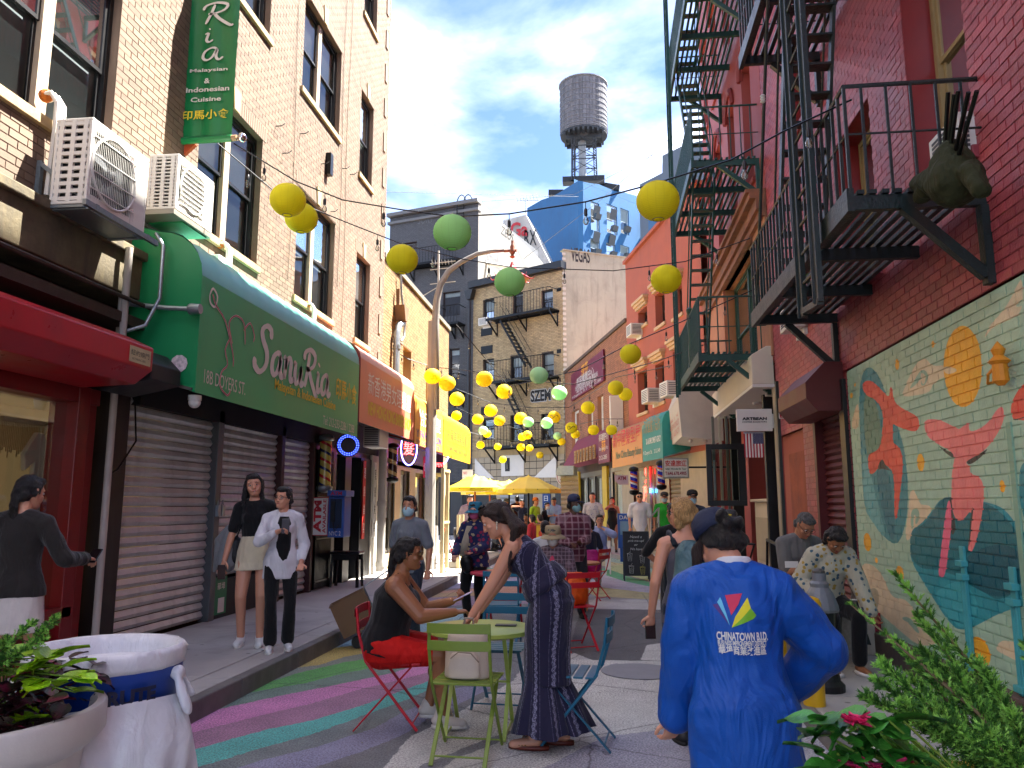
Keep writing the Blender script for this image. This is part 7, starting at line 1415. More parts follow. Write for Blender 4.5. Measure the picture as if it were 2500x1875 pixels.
 if glasses:
  gm = SUNG
  for sg in (1, -1):
   if glasses == 'sun': small('lens', SUNG, lambda q: q.ball(hp((sg * .032, .094, .0)), (.027, .006, .022), 12, 8))
   small('glasses_rim', mat('gold_rim', '#8a6a3c', .3, me=.6) if glasses == 'sun' else blk, lambda q: (q.tube([hp((sg * .032 + .026 * math.cos(a * PI / 8), .098, .0 + .021 * math.sin(a * PI / 8))) for a in range(17)], .0018 if glasses != 'sun' else .0022, 5, cap=False), q.tube([hp((sg * .058, .092, .004)), hp((sg * .077, 0, .008))], .002, 5)))
 if hat:
  kd, hmcol = hat; mt_ = hmcol if not isinstance(hmcol, str) else mat('hat' + hmcol, hmcol, .8, bump=.3, bs=100, var=.1)
  hx_ = lambda q: [q.v.__setitem__(i, hp(v)) for i, v in enumerate(q.v)]
  q = MB(); q.lathe((0, -.01, .035), [(.092, 0), (.094, .03), (.088, .07), (.065, .1), (.03, .113), (0, .116)] if kd == 'cap' else [(.094, -.01), (.096, .03), (.09, .08), (.08, .1), (0, .108)], 20, e=(.98, 1.12)); hx_(q)
  if kd == 'cap': q2 = MB(); q2.prism([(.075 * math.cos(a * PI / 12), .07 + .095 * math.sin(a * PI / 12), .035 - .02 * math.sin(a * PI / 12)) for a in range(13)], V((0, 0, .006))); hx_(q2); q.add(q2.v, q2.f)
  else: q2 = MB(); q2.lathe((0, -.01, .03), [(.09, 0), (.13, -.03), (.155, -.05), (.155, -.056), (.13, -.037), (.09, -.008)], 24, e=(1, 1.08), wob=lambda j, t: 1 + .03 * math.sin(t * 1.1)); hx_(q2); q.add(q2.v, q2.f)
  q.v = [tuple(V(v) * s) for v in q.v]; q.build('hat', mt_, root, smooth='all', local=True)
 root['s'] = s; J['hc'] = hc; J['HM'] = HM; J['che'] = che; J['wai'] = wai; J['pel'] = pel; J['sho'] = sho; J['X'] = X; J['Y'] = Yd; J['root'] = root; J['hp'] = hp; J['small'] = small; J['s'] = s; return J
def at(px, top, y, z0): a = ay(px, top, y); return (a.x, y, z0), a.z - z0
def phone(hand, root_xf, label, side=(1, 0, 0)):
 pass
WS = '#d8d8d6'
VX = .013; VN = .009
C = cloth
def wl(Jp, p):      # local metre point -> world
 return XF[Jp['root'].name] @ (V(p) * Jp['s'])
def held_phone(Jp, sg, label, col='#101113', off=(0, .05, .02), tilt=30, rz=0):
 h = Jp[sg][2]; e = Jp[sg][1]; d = (h - e).normalized(); c = wl(Jp, h + d * .085 + V(off)); M = Matrix.Translation(c) @ Matrix.Rotation(Jp['root'].rotation_euler[2] + rz, 4, 'Z') @ Matrix.Rotation(math.radians(tilt), 4, 'X')
 q = MB(); q.box(-.037, .037, -.075, .075, -.004, .004); q.v = [tuple(M @ V(v)) for v in q.v]; o = q.build('mobile_phone', mat('phone' + col, col, .15), None, label=label, cat='phone', bevel=.003)
 return o
# woman with phone at the shop window
l, h = at(70, 1163, 4.9, .15)
j = person('woman with clipped black ponytail in charcoal jacket and white skirt holding up a phone', l, math.radians(12), h, hair=('k', 'pony'), yaw=-25, pitch=8, hR=(.33, .24, 1.10), hL=(-.2, .12, .88), elR=(.5, -.6, -1), top=(C('charcoal', '#26221f', bump=.9), 2, .86, .02, 'jacket'), bot=(C('white_skirt', '#c9bfb8', bump=.5), 'skirt', .62), shoes=WS, vox=VN, disp=.02)
held_phone(j, 1, 'black phone held by the woman at the shop window', tilt=35)
# the two friends
l, h = at(632, 1158, 7.85, .15)
j = person('taller girl in black tee and cream wrap skirt with long black hair', (l[0], l[1], .15), math.radians(196), h, hair=('k', 'long'), side=3, roll=6, yaw=6, hR=(.29, .06, .80), hL=(-.22, -.1, .95), smile=True, top=(C('black_tee', '#0c0c0e'), .75, 1.0, .012), bot=(C('cream_skirt', '#cfc0a2', bump=.5), 'skirt', .74), shoes=WS, vox=VN, fR=(.1, -.02, .085), fL=(-.09, .03, .085))
held_phone(j, 1, 'phone in patterned case hanging in the taller girl\'s hand', '#3a2b28', off=(0, .03, -.03), tilt=80)
q = MB(); c_ = wl(j, (.27, -.03, 1.12)); limb(q, c_, c_ + V((-.02, .02, -.32)), .06, .1); limb(q, c_ + V((0, 0, .02)), c_ + V((-.1, 0, -.1)), .05, .05); limb(q, c_ + V((-.1, .0, -.1)), c_ + V((-.13, 0, -.4)), .045, .02); remesh(q, 'jacket_bundle', C('gray_bundle', '#77797a'), None, .012); o = COL.objects[-1]; tag(o, 'gray sweater tied over the bag of the taller girl', 'sweater');
q = MB(); c_ = wl(j, (.2, -.06, 1.0)); limb(q, c_, c_ + V((0, 0, -.14)), .07, .08); q.tube([c_ + V((0, 0, .05)), wl(j, (.13, .05, 1.2)), wl(j, (.1, .02, 1.38))], .012, 6); remesh(q, 'shoulder_bag', C('black_leather', '#0e0e10', .4), None, .012); tag(COL.objects[-1], 'black shoulder bag under the taller girl\'s arm', 'bag')
l, h = at(695, 1190, 7.6, .15)
j = person('girl in glasses and open white shirt over black top and flared black trousers', (l[0], l[1], .15), math.radians(205), h, hair=('k', 'pony'), yaw=-38, roll=-5, hR=(.05, .24, 1.24), elR=(.7, 0, -.8), hL=(-.2, .08, .9), grip=(.9, .5), glasses='clear', top=(C('white_shirt', '#cfcdd2', bump=.8), 1.75, .74, .017), bot=(C('black_trousers', '#0d0d10', bump=.4), 'flare', 1.92, .004), shoes=WS, vox=VN, fR=(.08, .05, .085), fL=(-.1, -.05, .085), disp=.02)
q = MB();
for sg in (1, -1): pass
loft(q, [(V((j['che'].x - .01, j['che'].y + .062, z_)), .082 * w_, .075, V((1, 0, 0)), V((0, 1, 0))) for z_, w_ in ((.92, .95), (1.05, 1), (1.2, 1.05), (1.32, .95), (1.39, .6))], 12); q.v = [tuple(V(v) * j['s']) for v in q.v]; q.build('inner_top', C('black_tee', '#0c0c0e'), j['root'], smooth='all', local=True)
held_phone(j, 1, 'gray phone in the bespectacled girl\'s raised hand', '#55585c', off=(0, .03, .02), tilt=70)
# gray tee with cart
l, h = at(1000, 1213, 8.9, 0)
j = person('masked woman in gray tee and jeans pulling a carton on a cart', l, math.radians(172), h, skin='b', hair=('k', 'pony'), mask=MSK, hR=(.27, -.08, .84), top=(C('gray_tee', '#6b7078'), .8, .82, .018), bot=(C('jeans', '#27303c'), 'trousers', 1.95), fat=1.05, vox=VN)
hw = wl(j, j[1][2]); c_ = V((gp(905, 1565).x, 8.75, .0)); bx = mat('cardboard', '#6b5138', .8, var=.1, vs=5)
r = T('cardboard_box', 'open brown carton strapped on a small hand cart by the kerb', 'box', (c_.x, c_.y, 0)); Mx = Matrix.Translation(c_ + V((0, 0, .2))) @ Matrix.Rotation(.3, 4, 'Z') @ Matrix.Rotation(-.45, 4, 'Y')
for a, b, c, d, e_, g_ in ((-.2, .2, -.17, .17, 0, .01), (-.2, .2, -.17, -.16, .01, .38), (-.2, .2, .16, .17, .01, .38), (-.2, -.19, -.16, .16, .01, .38), (.19, .2, -.16, .16, .01, .38), (-.2, -.19, -.3, .02, .38, .39)):
 q = MB(); q.box(a, b, c, d, e_, g_); q.v = [tuple(Mx @ V(v)) for v in q.v]; q.build('side', bx, r)
r = T('hand_cart', 'small black wheeled cart under the carton with a thin handle', 'cart', (c_.x, c_.y, 0)); q = MB(); q.tube([Mx @ V((.21, 0, 0)), Mx @ V((.21, 0, .4)), hw], .01, 6); q.build('handle', galv, r)
for k in (-.12, .12): q = MB(); q.lathe(c_ + V((.0, k, .07)), [(.06, -.015), (.07, 0), (.06, .015)], 14, axis=(0, 1, 0)); q.build('wheel', blk, r)
# bucket hat woman
l, h = at(1160, 1224, 10.6, 0)
j = person('woman in blue bucket hat, pink mask and blue floral jacket', l, math.radians(165), h - .03, hair=('k', 'long'), mask='#b5567c', hat=('bucket', '#27708c'), hR=(.22, .2, .98), hL=(-.08, .27, 1.02), glasses='sun', top=(C('floral_jacket', '#1d2550', pat=('spots', '#8a2347', '#b0a17a', 16, .5)), 2, .80, .03, 'jacket'), bot=(C('black_trousers', '#0d0d10'), 'trousers', 1.95), vox=VN, fat=1.08)
q = MB(); a = j['sho']; loft(q, [(a + V((.05, .1, -.02)), .05, .03, V((1, 0, 0)), V((0, 1, 0))), (a + V((.1, .14, -.25)), .06, .025, V((1, 0, 0)), V((0, 1, 0))), (a + V((.14, .15, -.45)), .05, .02, V((1, 0, 0)), V((0, 1, 0)))], 12); q.v = [tuple(V(v) * j['s']) for v in q.v]; q.build('scarf', C('beige_scarf', '#a59a88'), j['root'], smooth='all', local=True)
q = MB(); c_ = wl(j, (.02, .24, .88)); limb(q, c_, c_ + V((.02, 0, -.08)), .09, .08); remesh(q, 'hand_bag', C('black_leather', '#0e0e10'), None, .012); tag(COL.objects[-1], 'black handbag held by the woman in the blue hat', 'bag')
# plaid shirt, seated ones at the tables
l, h = at(1400, 1208, 11.3, 0)
person('man in navy cap, plaid shirt and dark trousers turning his head', l, math.radians(195), h - .02, f=False, skin='d', hair=('k', 'short'), yaw=48, mask='#7fa8a8', hat=('cap', '#2a3252'), hR=(.12, .24, 1.05), hL=(-.05, .24, 1.05), top=(C('plaid', '#5a2434', pat=('plaid', '#a88a90', 22)), 2, .78, .03), bot=(C('slate_trousers', '#23262b'), 'trousers', 1.95), vox=VN)
def seated(label, px, y, seatz=.46, rz=180, H=1.65, z0=0, **k):
 a = ay(px, 1300, y); return person(label, (a.x, y, z0), math.radians(rz), H, sit=True, seat=seatz, **k)
j = seated('older man in beige bucket hat and white mask sitting in a checked shirt', 1350, 9.7, rz=176, H=1.62, f=False, skin='b', mask='#c9c4bd', hat=('bucket', '#9c8c6c'), hair=('g', 'short'), hR=(.15, .25, .68), hL=(-.15, .25, .68), top=(C('check_shirt', '#4c3a44', pat=('plaid', '#8c7a84', 45)), 2, .6, .03), bot=(C('jeans', '#27303c'), 'trousers', 1.95), vox=VN, pitch=5)
q = MB(); a = j['sho']; loft(q, [(a + V((0, .06, 0)), .03, .03, V((1, 0, 0)), V((0, 1, 0))), (a + V((0, .115, -.1)), .045, .03, V((1, 0, 0)), V((0, 1, 0))), (a + V((0, .115, -.35)), .03, .03, V((1, 0, 0)), V((0, 1, 0)))], 12); q.v = [tuple(V(v) * j['s']) for v in q.v]; q.build('inner_shirt', C('pink_shirt', '#b8405c'), j['root'], smooth='all', local=True)
seated('person with dark hair and white top behind the man in the beige hat', 1331, 12.5, rz=5, H=1.66, hair=('k', 'short'), top=(C('white_tee', '#c4c4c4'), .8, .6, .016), bot=(C('jeans', '#27303c'), 'trousers', 1.9))
seated('person with bobbed black hair in dark navy tee seated behind the red chair', 1438, 15.3, rz=30, H=1.66, hair=('k', 'bob'), top=(C('navy_tee', '#1c2033'), .8, .6, .016), bot=(C('black_trousers'  , '#0d0d10'), 'trousers', 1.9), hL=(-.2, .3, .75))
seated('woman in light blue blouse resting her cheek on her hand', 1463, 16, seatz=.52, rz=160, H=1.66, skin='a', hair=('k', 'pony'), yaw=30, glasses='clear', hL=(-.14, .14, 1.12), elL=(-.9, .2, -.4), hR=(.15, .3, .75), top=(C('blue_blouse', '#8f9cc4'), 1.6, .6, .03), bot=(C('pale_trousers', '#9a9488'), 'trousers', 1.95))
# seated woman and bending woman at the green table
j5 = person('woman in black camisole and red shorts sitting with sunglasses at the green table', (-1.58, 5.72, 0), math.radians(-84), 1.68, skin='c', hair=('k', 'pony'), sit=True, seat=.47, lean=14, pitch=-10, fat=1.42, hR=(.13, .50, .81), hL=(-.12, .46, .86), elR=(.5, .1, -1), elL=(-.5, .2, -1), fR=(.1, .42, .1), fL=(-.1, .30, .12), grip=(.5, .8), glasses='sun', smile=True,
   top=(C('black_camisole', '#07070a', bump=.4), -1, .52, .016), bot=(C('red_shorts', '#c20f08', .75, bump=.9), 'shorts', .80, .006), shoes='#c9c2b8', vox=.008, disp=.008)
q = MB(); M5 = XF[j5['root'].name];
o = held_phone(j5, -1, 'large phone in lilac case held by the seated woman', '#b5a8c4', off=(.04, .02, .02), tilt=25)
for sg in (1, -1): j5['small']('strap', C('black_camisole', '#07070a'), lambda q: q.tube([j5['sho'] + j5['X'] * sg * .09 + j5['Y'] * .09 + V((0, 0, -.05)), j5['sho'] + j5['X'] * sg * .1 + V((0, 0, .045)), j5['sho'] + j5['X'] * sg * .09 - j5['Y'] * .09 + V((0, 0, -.02))], .006, 6))
j5['small']('ear_ring', mat('gold_rim'), lambda q: q.tube([j5['hp']((.078 + 0, -.005 + .008 * math.cos(a), -.045 + .008 * math.sin(a))) for a in range(8)], .0015, 5))
P6 = gp(1298, 1832)
jmp = C('jumpsuit', '#1d1a35', .85, .5, ('stripes', '#8f8ca6', 9, -.03))
j6 = person('woman in navy patterned jumpsuit bending over the table, long dark hair', (P6.x + .02, P6.y + .08, 0), math.radians(84), 1.70, skin='a', hair=('b', 'none'), lean=38, yaw=8, pitch=-6, pelvis=(0, -.14, .945), hR=(.04, .42, .80), hL=(-.16, .44, .76), elR=(.3, -.2, -1), elL=(-.3, -.2, -1), fR=(.08, -.16, .085), fL=(-.07, .0, .085), shoes=None, vox=.008, smile=True, grip=(.5, .3),
   top=(jmp, -1, .80, .014, 'bodice'), disp=.006)
q = MB(); pel = j6['pel']; X1, Y1 = V((1, 0, 0)), V((0, 1, 0)); wv = lambda z, rx, ry, y: (V((0, y, z)), rx, ry, X1, Y1)
loft(q, [wv(.40, .15, .16, -.08), wv(.60, .155, .155, -.08), wv(.80, .19, .155, -.09), wv(.93, .20, .145, -.12), (pel + (j6['wai'] - pel) * .9, .14, .125, j6['X'], j6['Y'])], 24)
q.v = [tuple(V(v) * j6['s']) for v in q.v]; remesh(q, 'trousers', jmp, j6['root'], .01, 3, disp=.012)
for sg, x0, y0 in ((1, .08, -.16), (-1, -.07, -.02)):
 q = MB(); m_ = 40; vs = []
 for jz in range(9):
  z_ = .47 - jz * .045; rr_ = .085 + .095 * (jz / 8) ** .9
  for t in range(m_): a = t * 2 * PI / m_; k = 1 + .10 * (jz / 8) * math.sin(a * 9 + sg) + .05 * (jz / 8) * math.sin(a * 4); vs.append(V((x0 * (.6 + .4 * jz / 8) + math.cos(a) * rr_ * k * .9, y0 * (.5 + .5 * jz / 8) - .03 + math.sin(a) * rr_ * k, z_ + .012 * math.sin(a * 3) * jz / 8)) * j6['s'])
 q.add(vs, [(i * m_ + t, i * m_ + (t + 1) % m_, (i + 1) * m_ + (t + 1) % m_, (i + 1) * m_ + t) for i in range(8) for t in range(m_)]); q.build('ruffle', jmp, j6['root'], smooth='all', local=True)
 j6['small']('sandal', mat('tan_leather', '#6a2a1c', .5), lambda q: loft(q, [(V((x0 + .01, y0 + .055, z_)), .046, .135, X1, Y1) for z_ in (.003, .028)], 18))
 for k in range(3): j6['small']('sandal_strap', mat('gold_rim'), lambda q: q.tube([V((x0 + .05, y0 + .03 + k * .018, .03)), V((x0 + .01, y0 + .045 + k * .02, .085)), V((x0 - .04, y0 + .07 + k * .02, .03))], .006, 6))
q = MB(); sh_, X6, Y6 = j6['sho'], j6['X'], j6['Y']                 # ruffle band at the waist
pel = j6['pel']; wv2 = [(pel + (j6['wai'] - pel) * t_ , .165 + b_, .14 + b_, X6, Y6) for t_, b_ in ((.45, .012), (.6, .03), (1.0, .022), (1.35, .0))]; loft(q, wv2, 30); q.v = [tuple(V(v) * j6['s']) for v in q.v]; remesh(q, 'waist_frill', jmp, j6['root'], .01, 2, disp=.03)
q = MB(); hp6 = j6['hp']
c0 = MB(); c0.ball((0, 0, 0), (.083, .096, .098), 18, 12); q.add([hp6(V((0, -.02, .028)) + V(v)) for v in c0.v], c0.f); limb(q, hp6((0, -.07, -.02)), hp6((0, -.07, .03)), .06, .06)
for sg in (1, -1): limb(q, hp6((sg * .055, .03, .06)), hp6((sg * .074, -.02, .02)), .028, .02)
bk = j6['sho'] - Y6 * .05 + V((0, 0, .05))
for i in range(9):
 o = (i - 4) * .022; a = hp6((o * 1.2, -.09, .0)); b = bk + X6 * (o * 1.6 - .03) + V((0, 0, .0)); c = j6['sho'] + X6 * (-.11 + o * 1.0) - Y6 * .0 + V((0, .0, -.17 - .03 * math.sin(i * 2))); limb(q, a, b, .03, .028); limb(q, b, c, .028, .006)
q.v = [tuple(V(v) * j6['s']) for v in q.v]; remesh(q, 'hair', HR['b'], j6['root'], .006, 2, disp=.012, dsz=.03)
for k in range(4): j6['small']('ear_ring', mat('shell_white', '#c9bda8', .4), lambda q: q.ball(hp6((0, 0, 0)) * 0 + hp6((-.082, -.002, -.035)) + V((0, 0, -.014 * k)), (.009, .006, .008), 8, 6))
j6['small']('sunglasses', SUNG, lambda q: q.tube([hp6((-.06, .02, .112)), hp6((-.03, .06, .112)), hp6((.03, .06, .112)), hp6((.06, .02, .112))], .012, 6))
# blond woman with backpack
P = gp(1665, 1775)
j = person('blond woman in gray tank top walking away with a teal backpack and phone', (ay(1668, 1300, 5.7).x, 5.7, 0), math.radians(12), 1.60, hair=('y', 'bob'), hL=(-.26, .0, .86), hR=(.26, .1, .9), pitch=-2, yaw=22, glasses='clear', top=(C('gray_tank', '#55525a'), -1, .80, .014), bot=(C('denim', '#1c2638'), 'trousers', 1.45, .008), fL=(-.1, -.14, .085), fR=(.1, .12, .085), vox=.009, fat=1.03)
held_phone(j, -1, 'black phone in the backpack woman\'s hand', off=(0, .0, -.02), tilt=85)
r = T('backpack', 'teal gray hiking backpack on the blond woman', 'backpack', wl(j, (0, -.2, 1.0))); q = MB(); c_ = lambda p: wl(j, p)
loft(q, [(c_((0, -.2, .88)), .11, .05, X1, Y1), (c_((0, -.23, .95)), .15, .09, X1, Y1), (c_((0, -.23, 1.15)), .15, .1, X1, Y1), (c_((0, -.2, 1.33)), .11, .07, X1, Y1), (c_((0, -.17, 1.4)), .06, .03, X1, Y1)], 20); q.v = [tuple(v) for v in q.v]; M_ = XF[r.name].inverted(); q.v = [tuple(M_ @ V(v)) for v in q.v]; remesh(q, 'bag', C('teal_nylon', '#4c6a70', .5, .9), r, .01, 3, disp=.03)
for sg in (1, -1): q = MB(); q.tube([c_((sg * .1, -.12, 1.36)), c_((sg * .11, .0, 1.45)), c_((sg * .11, .1, 1.3)), c_((sg * .14, .02, 1.02)), c_((sg * .12, -.15, .95))], .02, 8); q.build('strap', C('navy_strap', '#18222c'), r, smooth='all')
# blue jacket woman, nearest
l = ay(1795, 1300, 2.9)
bj = C('royal_blue_nylon', '#0a4fa8', .45, 1.0, bs=6)
j = person('woman in royal blue jacket and navy cap seen from behind with head bowed', (l.x + .02, 3.0, -.02), math.radians(6), 1.57, hair=('k', 'bun'), lean=11, pitch=28, yaw=24, hR=(.22, .20, .96), hL=(-.24, .2, .82), elR=(1, -.4, -.1), elL=(-.7, -.6, -.3), top=(bj, 2, .62, .046, 'jacket'), bot=(C('denim', '#1c2638'), 'trousers', 1.95), hat=('cap', '#101b38'), vox=.009, disp=.055, dsz=.24)
q = MB(); a = j['sho']; loft(q, [(a + V((0, 0, .0)), .12, .1, j['X'], j['Y']), (a + V((0, .0, .045)), .095, .085, j['X'], j['Y']), (a + V((0, .0, .075)), .078, .072, j['X'], j['Y'])], 24); q.v = [tuple(V(v) * j['s']) for v in q.v]; remesh(q, 'collar', bj, j['root'], .008, 2)
q = MB(); loft(q, [(a + V((0, 0, .04)), .08, .075, j['X'], j['Y']), (a + V((0, .0, .1)), .068, .062, j['X'], j['Y'])], 24); q.v = [tuple(V(v) * j['s']) for v in q.v]; remesh(q, 'towel', C('white_terry', '#c9ccd2', bump=.9), j['root'], .008, 2)
j['small']('hair_tie', ylt, lambda q: q.tube([j['hp']((.045 * math.cos(a_), -.112, .035 + .03 * math.sin(a_))) for a_ in range(4)], .004, 6))
q = MB()
for i in range(12): a_ = j['hp']((.078 * (1 if i % 2 else -1), .02 + .006 * i, .02)); limb(q, a_, a_ + V((.01 * math.sin(i), .015, -.13)), .012, .003, 6)
q.v = [tuple(V(v) * j['s']) for v in q.v]; remesh(q, 'side_hair', HR['b'], j['root'], .006, 1)
# print on the back: projected onto the jacket surface
bpy.context.view_layer.update(); jk = [c for c in j['root'].children if c.name.startswith('jacket')][0]; Mi = jk.matrix_world.inverted(); Yw = (jk.matrix_world.to_3x3() @ V((0, 1, 0))).normalized(); Xw = (jk.matrix_world.to_3x3() @ V((1, 0, 0))).normalized()
from mathutils.bvhtree import BVHTree
JB = BVHTree.FromPolygons([v.co.copy() for v in jk.data.vertices], [tuple(p.vertices) for p in jk.data.polygons])
def project(o, off=.003):
 me = o.data; mw = XF[o.name]; inv = mw.inverted(); di = (Mi.to_3x3() @ Yw).normalized()
 for v in me.vertices:
  p = Mi @ (mw @ v.co - Yw * 1.0); loc_, nor, hit, _ = JB.ray_cast(p, di)
  if loc_ is not None: v.co = inv @ (jk.matrix_world @ (loc_ + nor * off))
def dense(o):
 import bmesh
 bm = bmesh.new(); bm.from_mesh(o.data); bmesh.ops.triangulate(bm, faces=bm.faces[:])
 for _ in range(4):
  es = [e for e in bm.edges if e.calc_length() > .025]
  if not es: break
  bmesh.ops.subdivide_edges(bm, edges=es, cuts=1)
 bmesh.ops.triangulate(bm, faces=bm.faces[:]); bm.to_mesh(o.data); bm.free()
py = lambda a, b: ay(a, b, 2.55)
lg = lambda nm, pts, col: (lambda o: (dense(o), project(o)))(MB().quad(*[py(*p) for p in pts]).build(nm, mat('print' + col, col, .6), j['root'], nofix=True))
Z8 = lambda a, b: (1535 + a * .437, 1150 + b * .437)
for nm, pts, col in (('emblem_red', [(722, 775), (830, 762), (800, 830), (748, 898)], '#c2204a'), ('emblem_yellow', [(748, 975), (772, 905), (862, 788), (876, 855)], '#d6cc14'), ('emblem_green', [(748, 975), (876, 855), (910, 900), (890, 920), (812, 950)], '#6fae1c'), ('emblem_cyan', [(738, 965), (672, 820), (692, 788), (700, 815)], '#5fb4d4'), ('emblem_purple', [(730, 955), (645, 838), (672, 830)], '#4a2a78')):
 lg(nm, [Z8(*p) for p in pts], col)
for s_, a, b, c, d, bo in (('CHINATOWN B.I.D.', 1825, 1610, 1962, 1590, .03), ('BUSINESS IMPROVEMENT DISTRICT', 1828, 1624, 1958, 1613, .03), ('華埠商業改進區', 1830, 1650, 1956, 1626, .02)):
 p, q_ = py(a, b), py(c, d); o = text(s_, p, Xw, Z, (q_ - p).dot(Xw), q_.z - p.z, wht, j['root'], bold=bo); project(o, .009)
# the couple seated by the shutter
a = ay(1938, 1300, 8.3)
person('gray haired man in gray tee seated reading a slip by the red wall', (a.x, 8.3, .1), math.radians(200), 1.72, f=False, skin='b', hair=('g', 'short'), sit=True, seat=.55, lean=14, pitch=28, glasses='clear', hR=(.07, .34, .86), hL=(-.07, .34, .86), grip=(.8, .8), top=(C('gray_polo', '#6a6866'), .85, .6, .02), bot=(C('olive_trousers', '#38352a'), 'trousers', 1.95), vox=VN, fR=(.16, .3, .085), fL=(-.16, .3, .085))
q = MB(); c_ = ay(1932, 1378, 7.95); q.box(c_.x - .06, c_.x + .06, c_.y - .02, c_.y, c_.z - .03, c_.z + .03); q.build('paper_slip', wht, None, label='white slip of paper in the gray haired man\'s hands', cat='paper')
a = ay(2006, 1300, 7.7)
j = person('dark haired woman in white floral blouse leaning over her bag on the pavement', (a.x, 7.7, .1), math.radians(188), 1.66, skin='c', hair=('k', 'bob'), sit=True, seat=.52, lean=26, pitch=26, hR=(.2, .3, .68), hL=(-.26, .38, .5), top=(C('floral_blouse', '#b5b09a', pat=('spots', '#3c5a6a', '#a8893a', 22, .5)), 2, .58, .034), bot=(C('black_trousers', '#0d0d10'), 'trousers', 1.9), shoes=None, vox=VN, fR=(.1, .3, .085), fL=(-.13, .34, .085))
for sg, fx in ((1, .1), (-1, -.13)): j['small']('sandal', wht, lambda q: loft(q, [(V((fx, .37, z_)), .045, .13, X1, Y1) for z_ in (.003, .03)], 14))
q = MB(); q.box(1.7, 2.4, 8.25, 8.7, .1, .6); q.build('granite_step', mat('granite', '#8f8c85', .7, var=.3, vs=30), None, label='gray granite block the couple sits on beside the maroon shutter', cat='block', bevel=.01)
# standing people further down the lane
def bg(label, px, top, y, z0, rz, skin='a', f=True, tc='#c4c4c4', sl=.8, bc='#27303c', kind='trousers', ln=1.9, hair=('k', 'short'), **k):
 l, h = at(px, top, y, z0); e = k.pop('e', .016); dh = .02 if 'hat' in k else 0
 return person(label, l, math.radians(rz), h - dh, skin=skin, f=f, hair=hair, top=(C('t' + tc, tc, pat=k.pop('pat', None)), sl, k.pop('hem', .80), e), bot=(C('b' + bc, bc), kind, ln), vox=k.pop('vox', .015), **k)
bg('bearded smiling man in white flower print shirt', 1446, 1203, 23.8, 0, 170, f=False, skin='a', tc='#b8b8c0', pat=('spots', '#6a6f9a', '#8a8fb0', 14, .4), smile=True, hL=(-.25, .1, .9))
bg('woman in dark olive dress touching her face on the far kerb', 1494, 1214, 24.6, .15, 175, skin='b', tc='#25231f', sl=-1, bc='#25231f', kind='dress', ln=.55, hair=('k', 'pony'), hR=(.02, .14, 1.48), elR=(.8, .2, -.7), hem=.9)
bg('man in white tee and cream shorts with sunglasses in front of the newspaper box', 1561, 1202, 20.6, .1, 178, f=False, tc='#cfcfd4', bc='#b5a68c', glasses='sun', hem=.72, e=.03)
bg('masked man in bright green tee and olive trousers with cap', 1622, 1202, 20.5, .15, 172, f=False, skin='b', tc='#1f9a2c', bc='#4a4a3c', mask=MSK, hat=('cap', '#2b2b2c'), fat=1.15)
bg('man with dark hair and black shirt, hands on hips, seen from behind', 1645, 1230, 8.8, 0, 10, f=False, skin='b', tc='#0e0e10', sl=1.0, bc='#26262a', hR=(.17, .04, .98), hL=(-.17, .04, .98), elR=(1, -.2, .1), elL=(-1, -.2, .1), yaw=15, vox=.011)
bg('man in black cap and pale mask behind the blond woman', 1690, 1197, 15, .1, 185, f=False, skin='b', tc='#3a4050', mask=MSK, hat=('cap', '#0f1114'))
Z4 = dict(vox=.018)
bg('man in white tee standing left of the gray shutter under the umbrella', 1207, 1216, 27, .05, 250, f=False, tc='#c6c6cc', **Z4)
bg('person in dark top beside the man in white tee', 1219, 1219, 27.4, .05, 140, tc='#22242c', **Z4)
bg('man in gray tee and gray cap before the shutter', 1236, 1218, 27, .05, 160, f=False, tc='#8c8c8e', hat=('cap', '#6b6d70'), **Z4)
bg('man in maroon top with dark wavy hair turning away', 1262, 1210, 28, .1, 20, f=False, tc='#4a1f24', sl=1, **Z4)
bg('person in navy tee lifting an arm to the face', 1274, 1220, 26, .05, 170, tc='#1a1f3a', hR=(.03, .2, 1.48), elR=(1, .3, .1), **Z4)
bg('man in orange cap and lime yellow vest with black bag', 1308, 1215, 26, .05, 240, f=False, tc='#9fc228', hat=('cap', '#c96a14'), **Z4)
bg('person in black with white mask beside the blue banner', 1336, 1227, 25.5, .02, 230, tc='#131316', mask='#d0d0d0', **Z4)
bg('man in light blue tee and cream shorts looking at his phone', 1352, 1213, 25.5, .1, 185, f=False, skin='b', tc='#8fa8c9', bc='#b5a68c', kind='shorts', ln=.9, pitch=25, hR=(.05, .28, 1.12), hL=(-.05, .28, 1.12), **Z4)
def bs(label, px, y, rz, tc, hr='k', st='short', **k): seated(label, px, y, rz=rz, H=1.64, hair=(hr, st), top=(C('t' + tc, tc), 1.2, .6, .02), bot=(C('jeans', '#27303c'), 'trousers', 1.9), vox=.018, **k)
bs('person in olive shirt seated with the back to the lane', 1256, 23.5, 10, '#5c5230'); bs('person with auburn hair and orange top seated at the far left table', 1216, 23.2, -70, '#a8521c', 'o', 'long')
bs('person in black seated near the yellow counter', 1318, 22.8, 40, '#121214'); bs('person in red top seated behind the yellow counter', 1299, 22.5, 60, '#a82a38', 'k', 'bob'); bs('person in brown shirt seated in the middle of the crowd', 1285, 24.2, 150, '#6e3a20', skin='b')
bg('person in pale top and yellow skirt bending beside the stroller', 1145, 1206, 20, .1, 200, tc='#9c8a92', bc='#c4a832', kind='skirt', ln=.5, hair=('k', 'bun'), lean=12, **Z4)
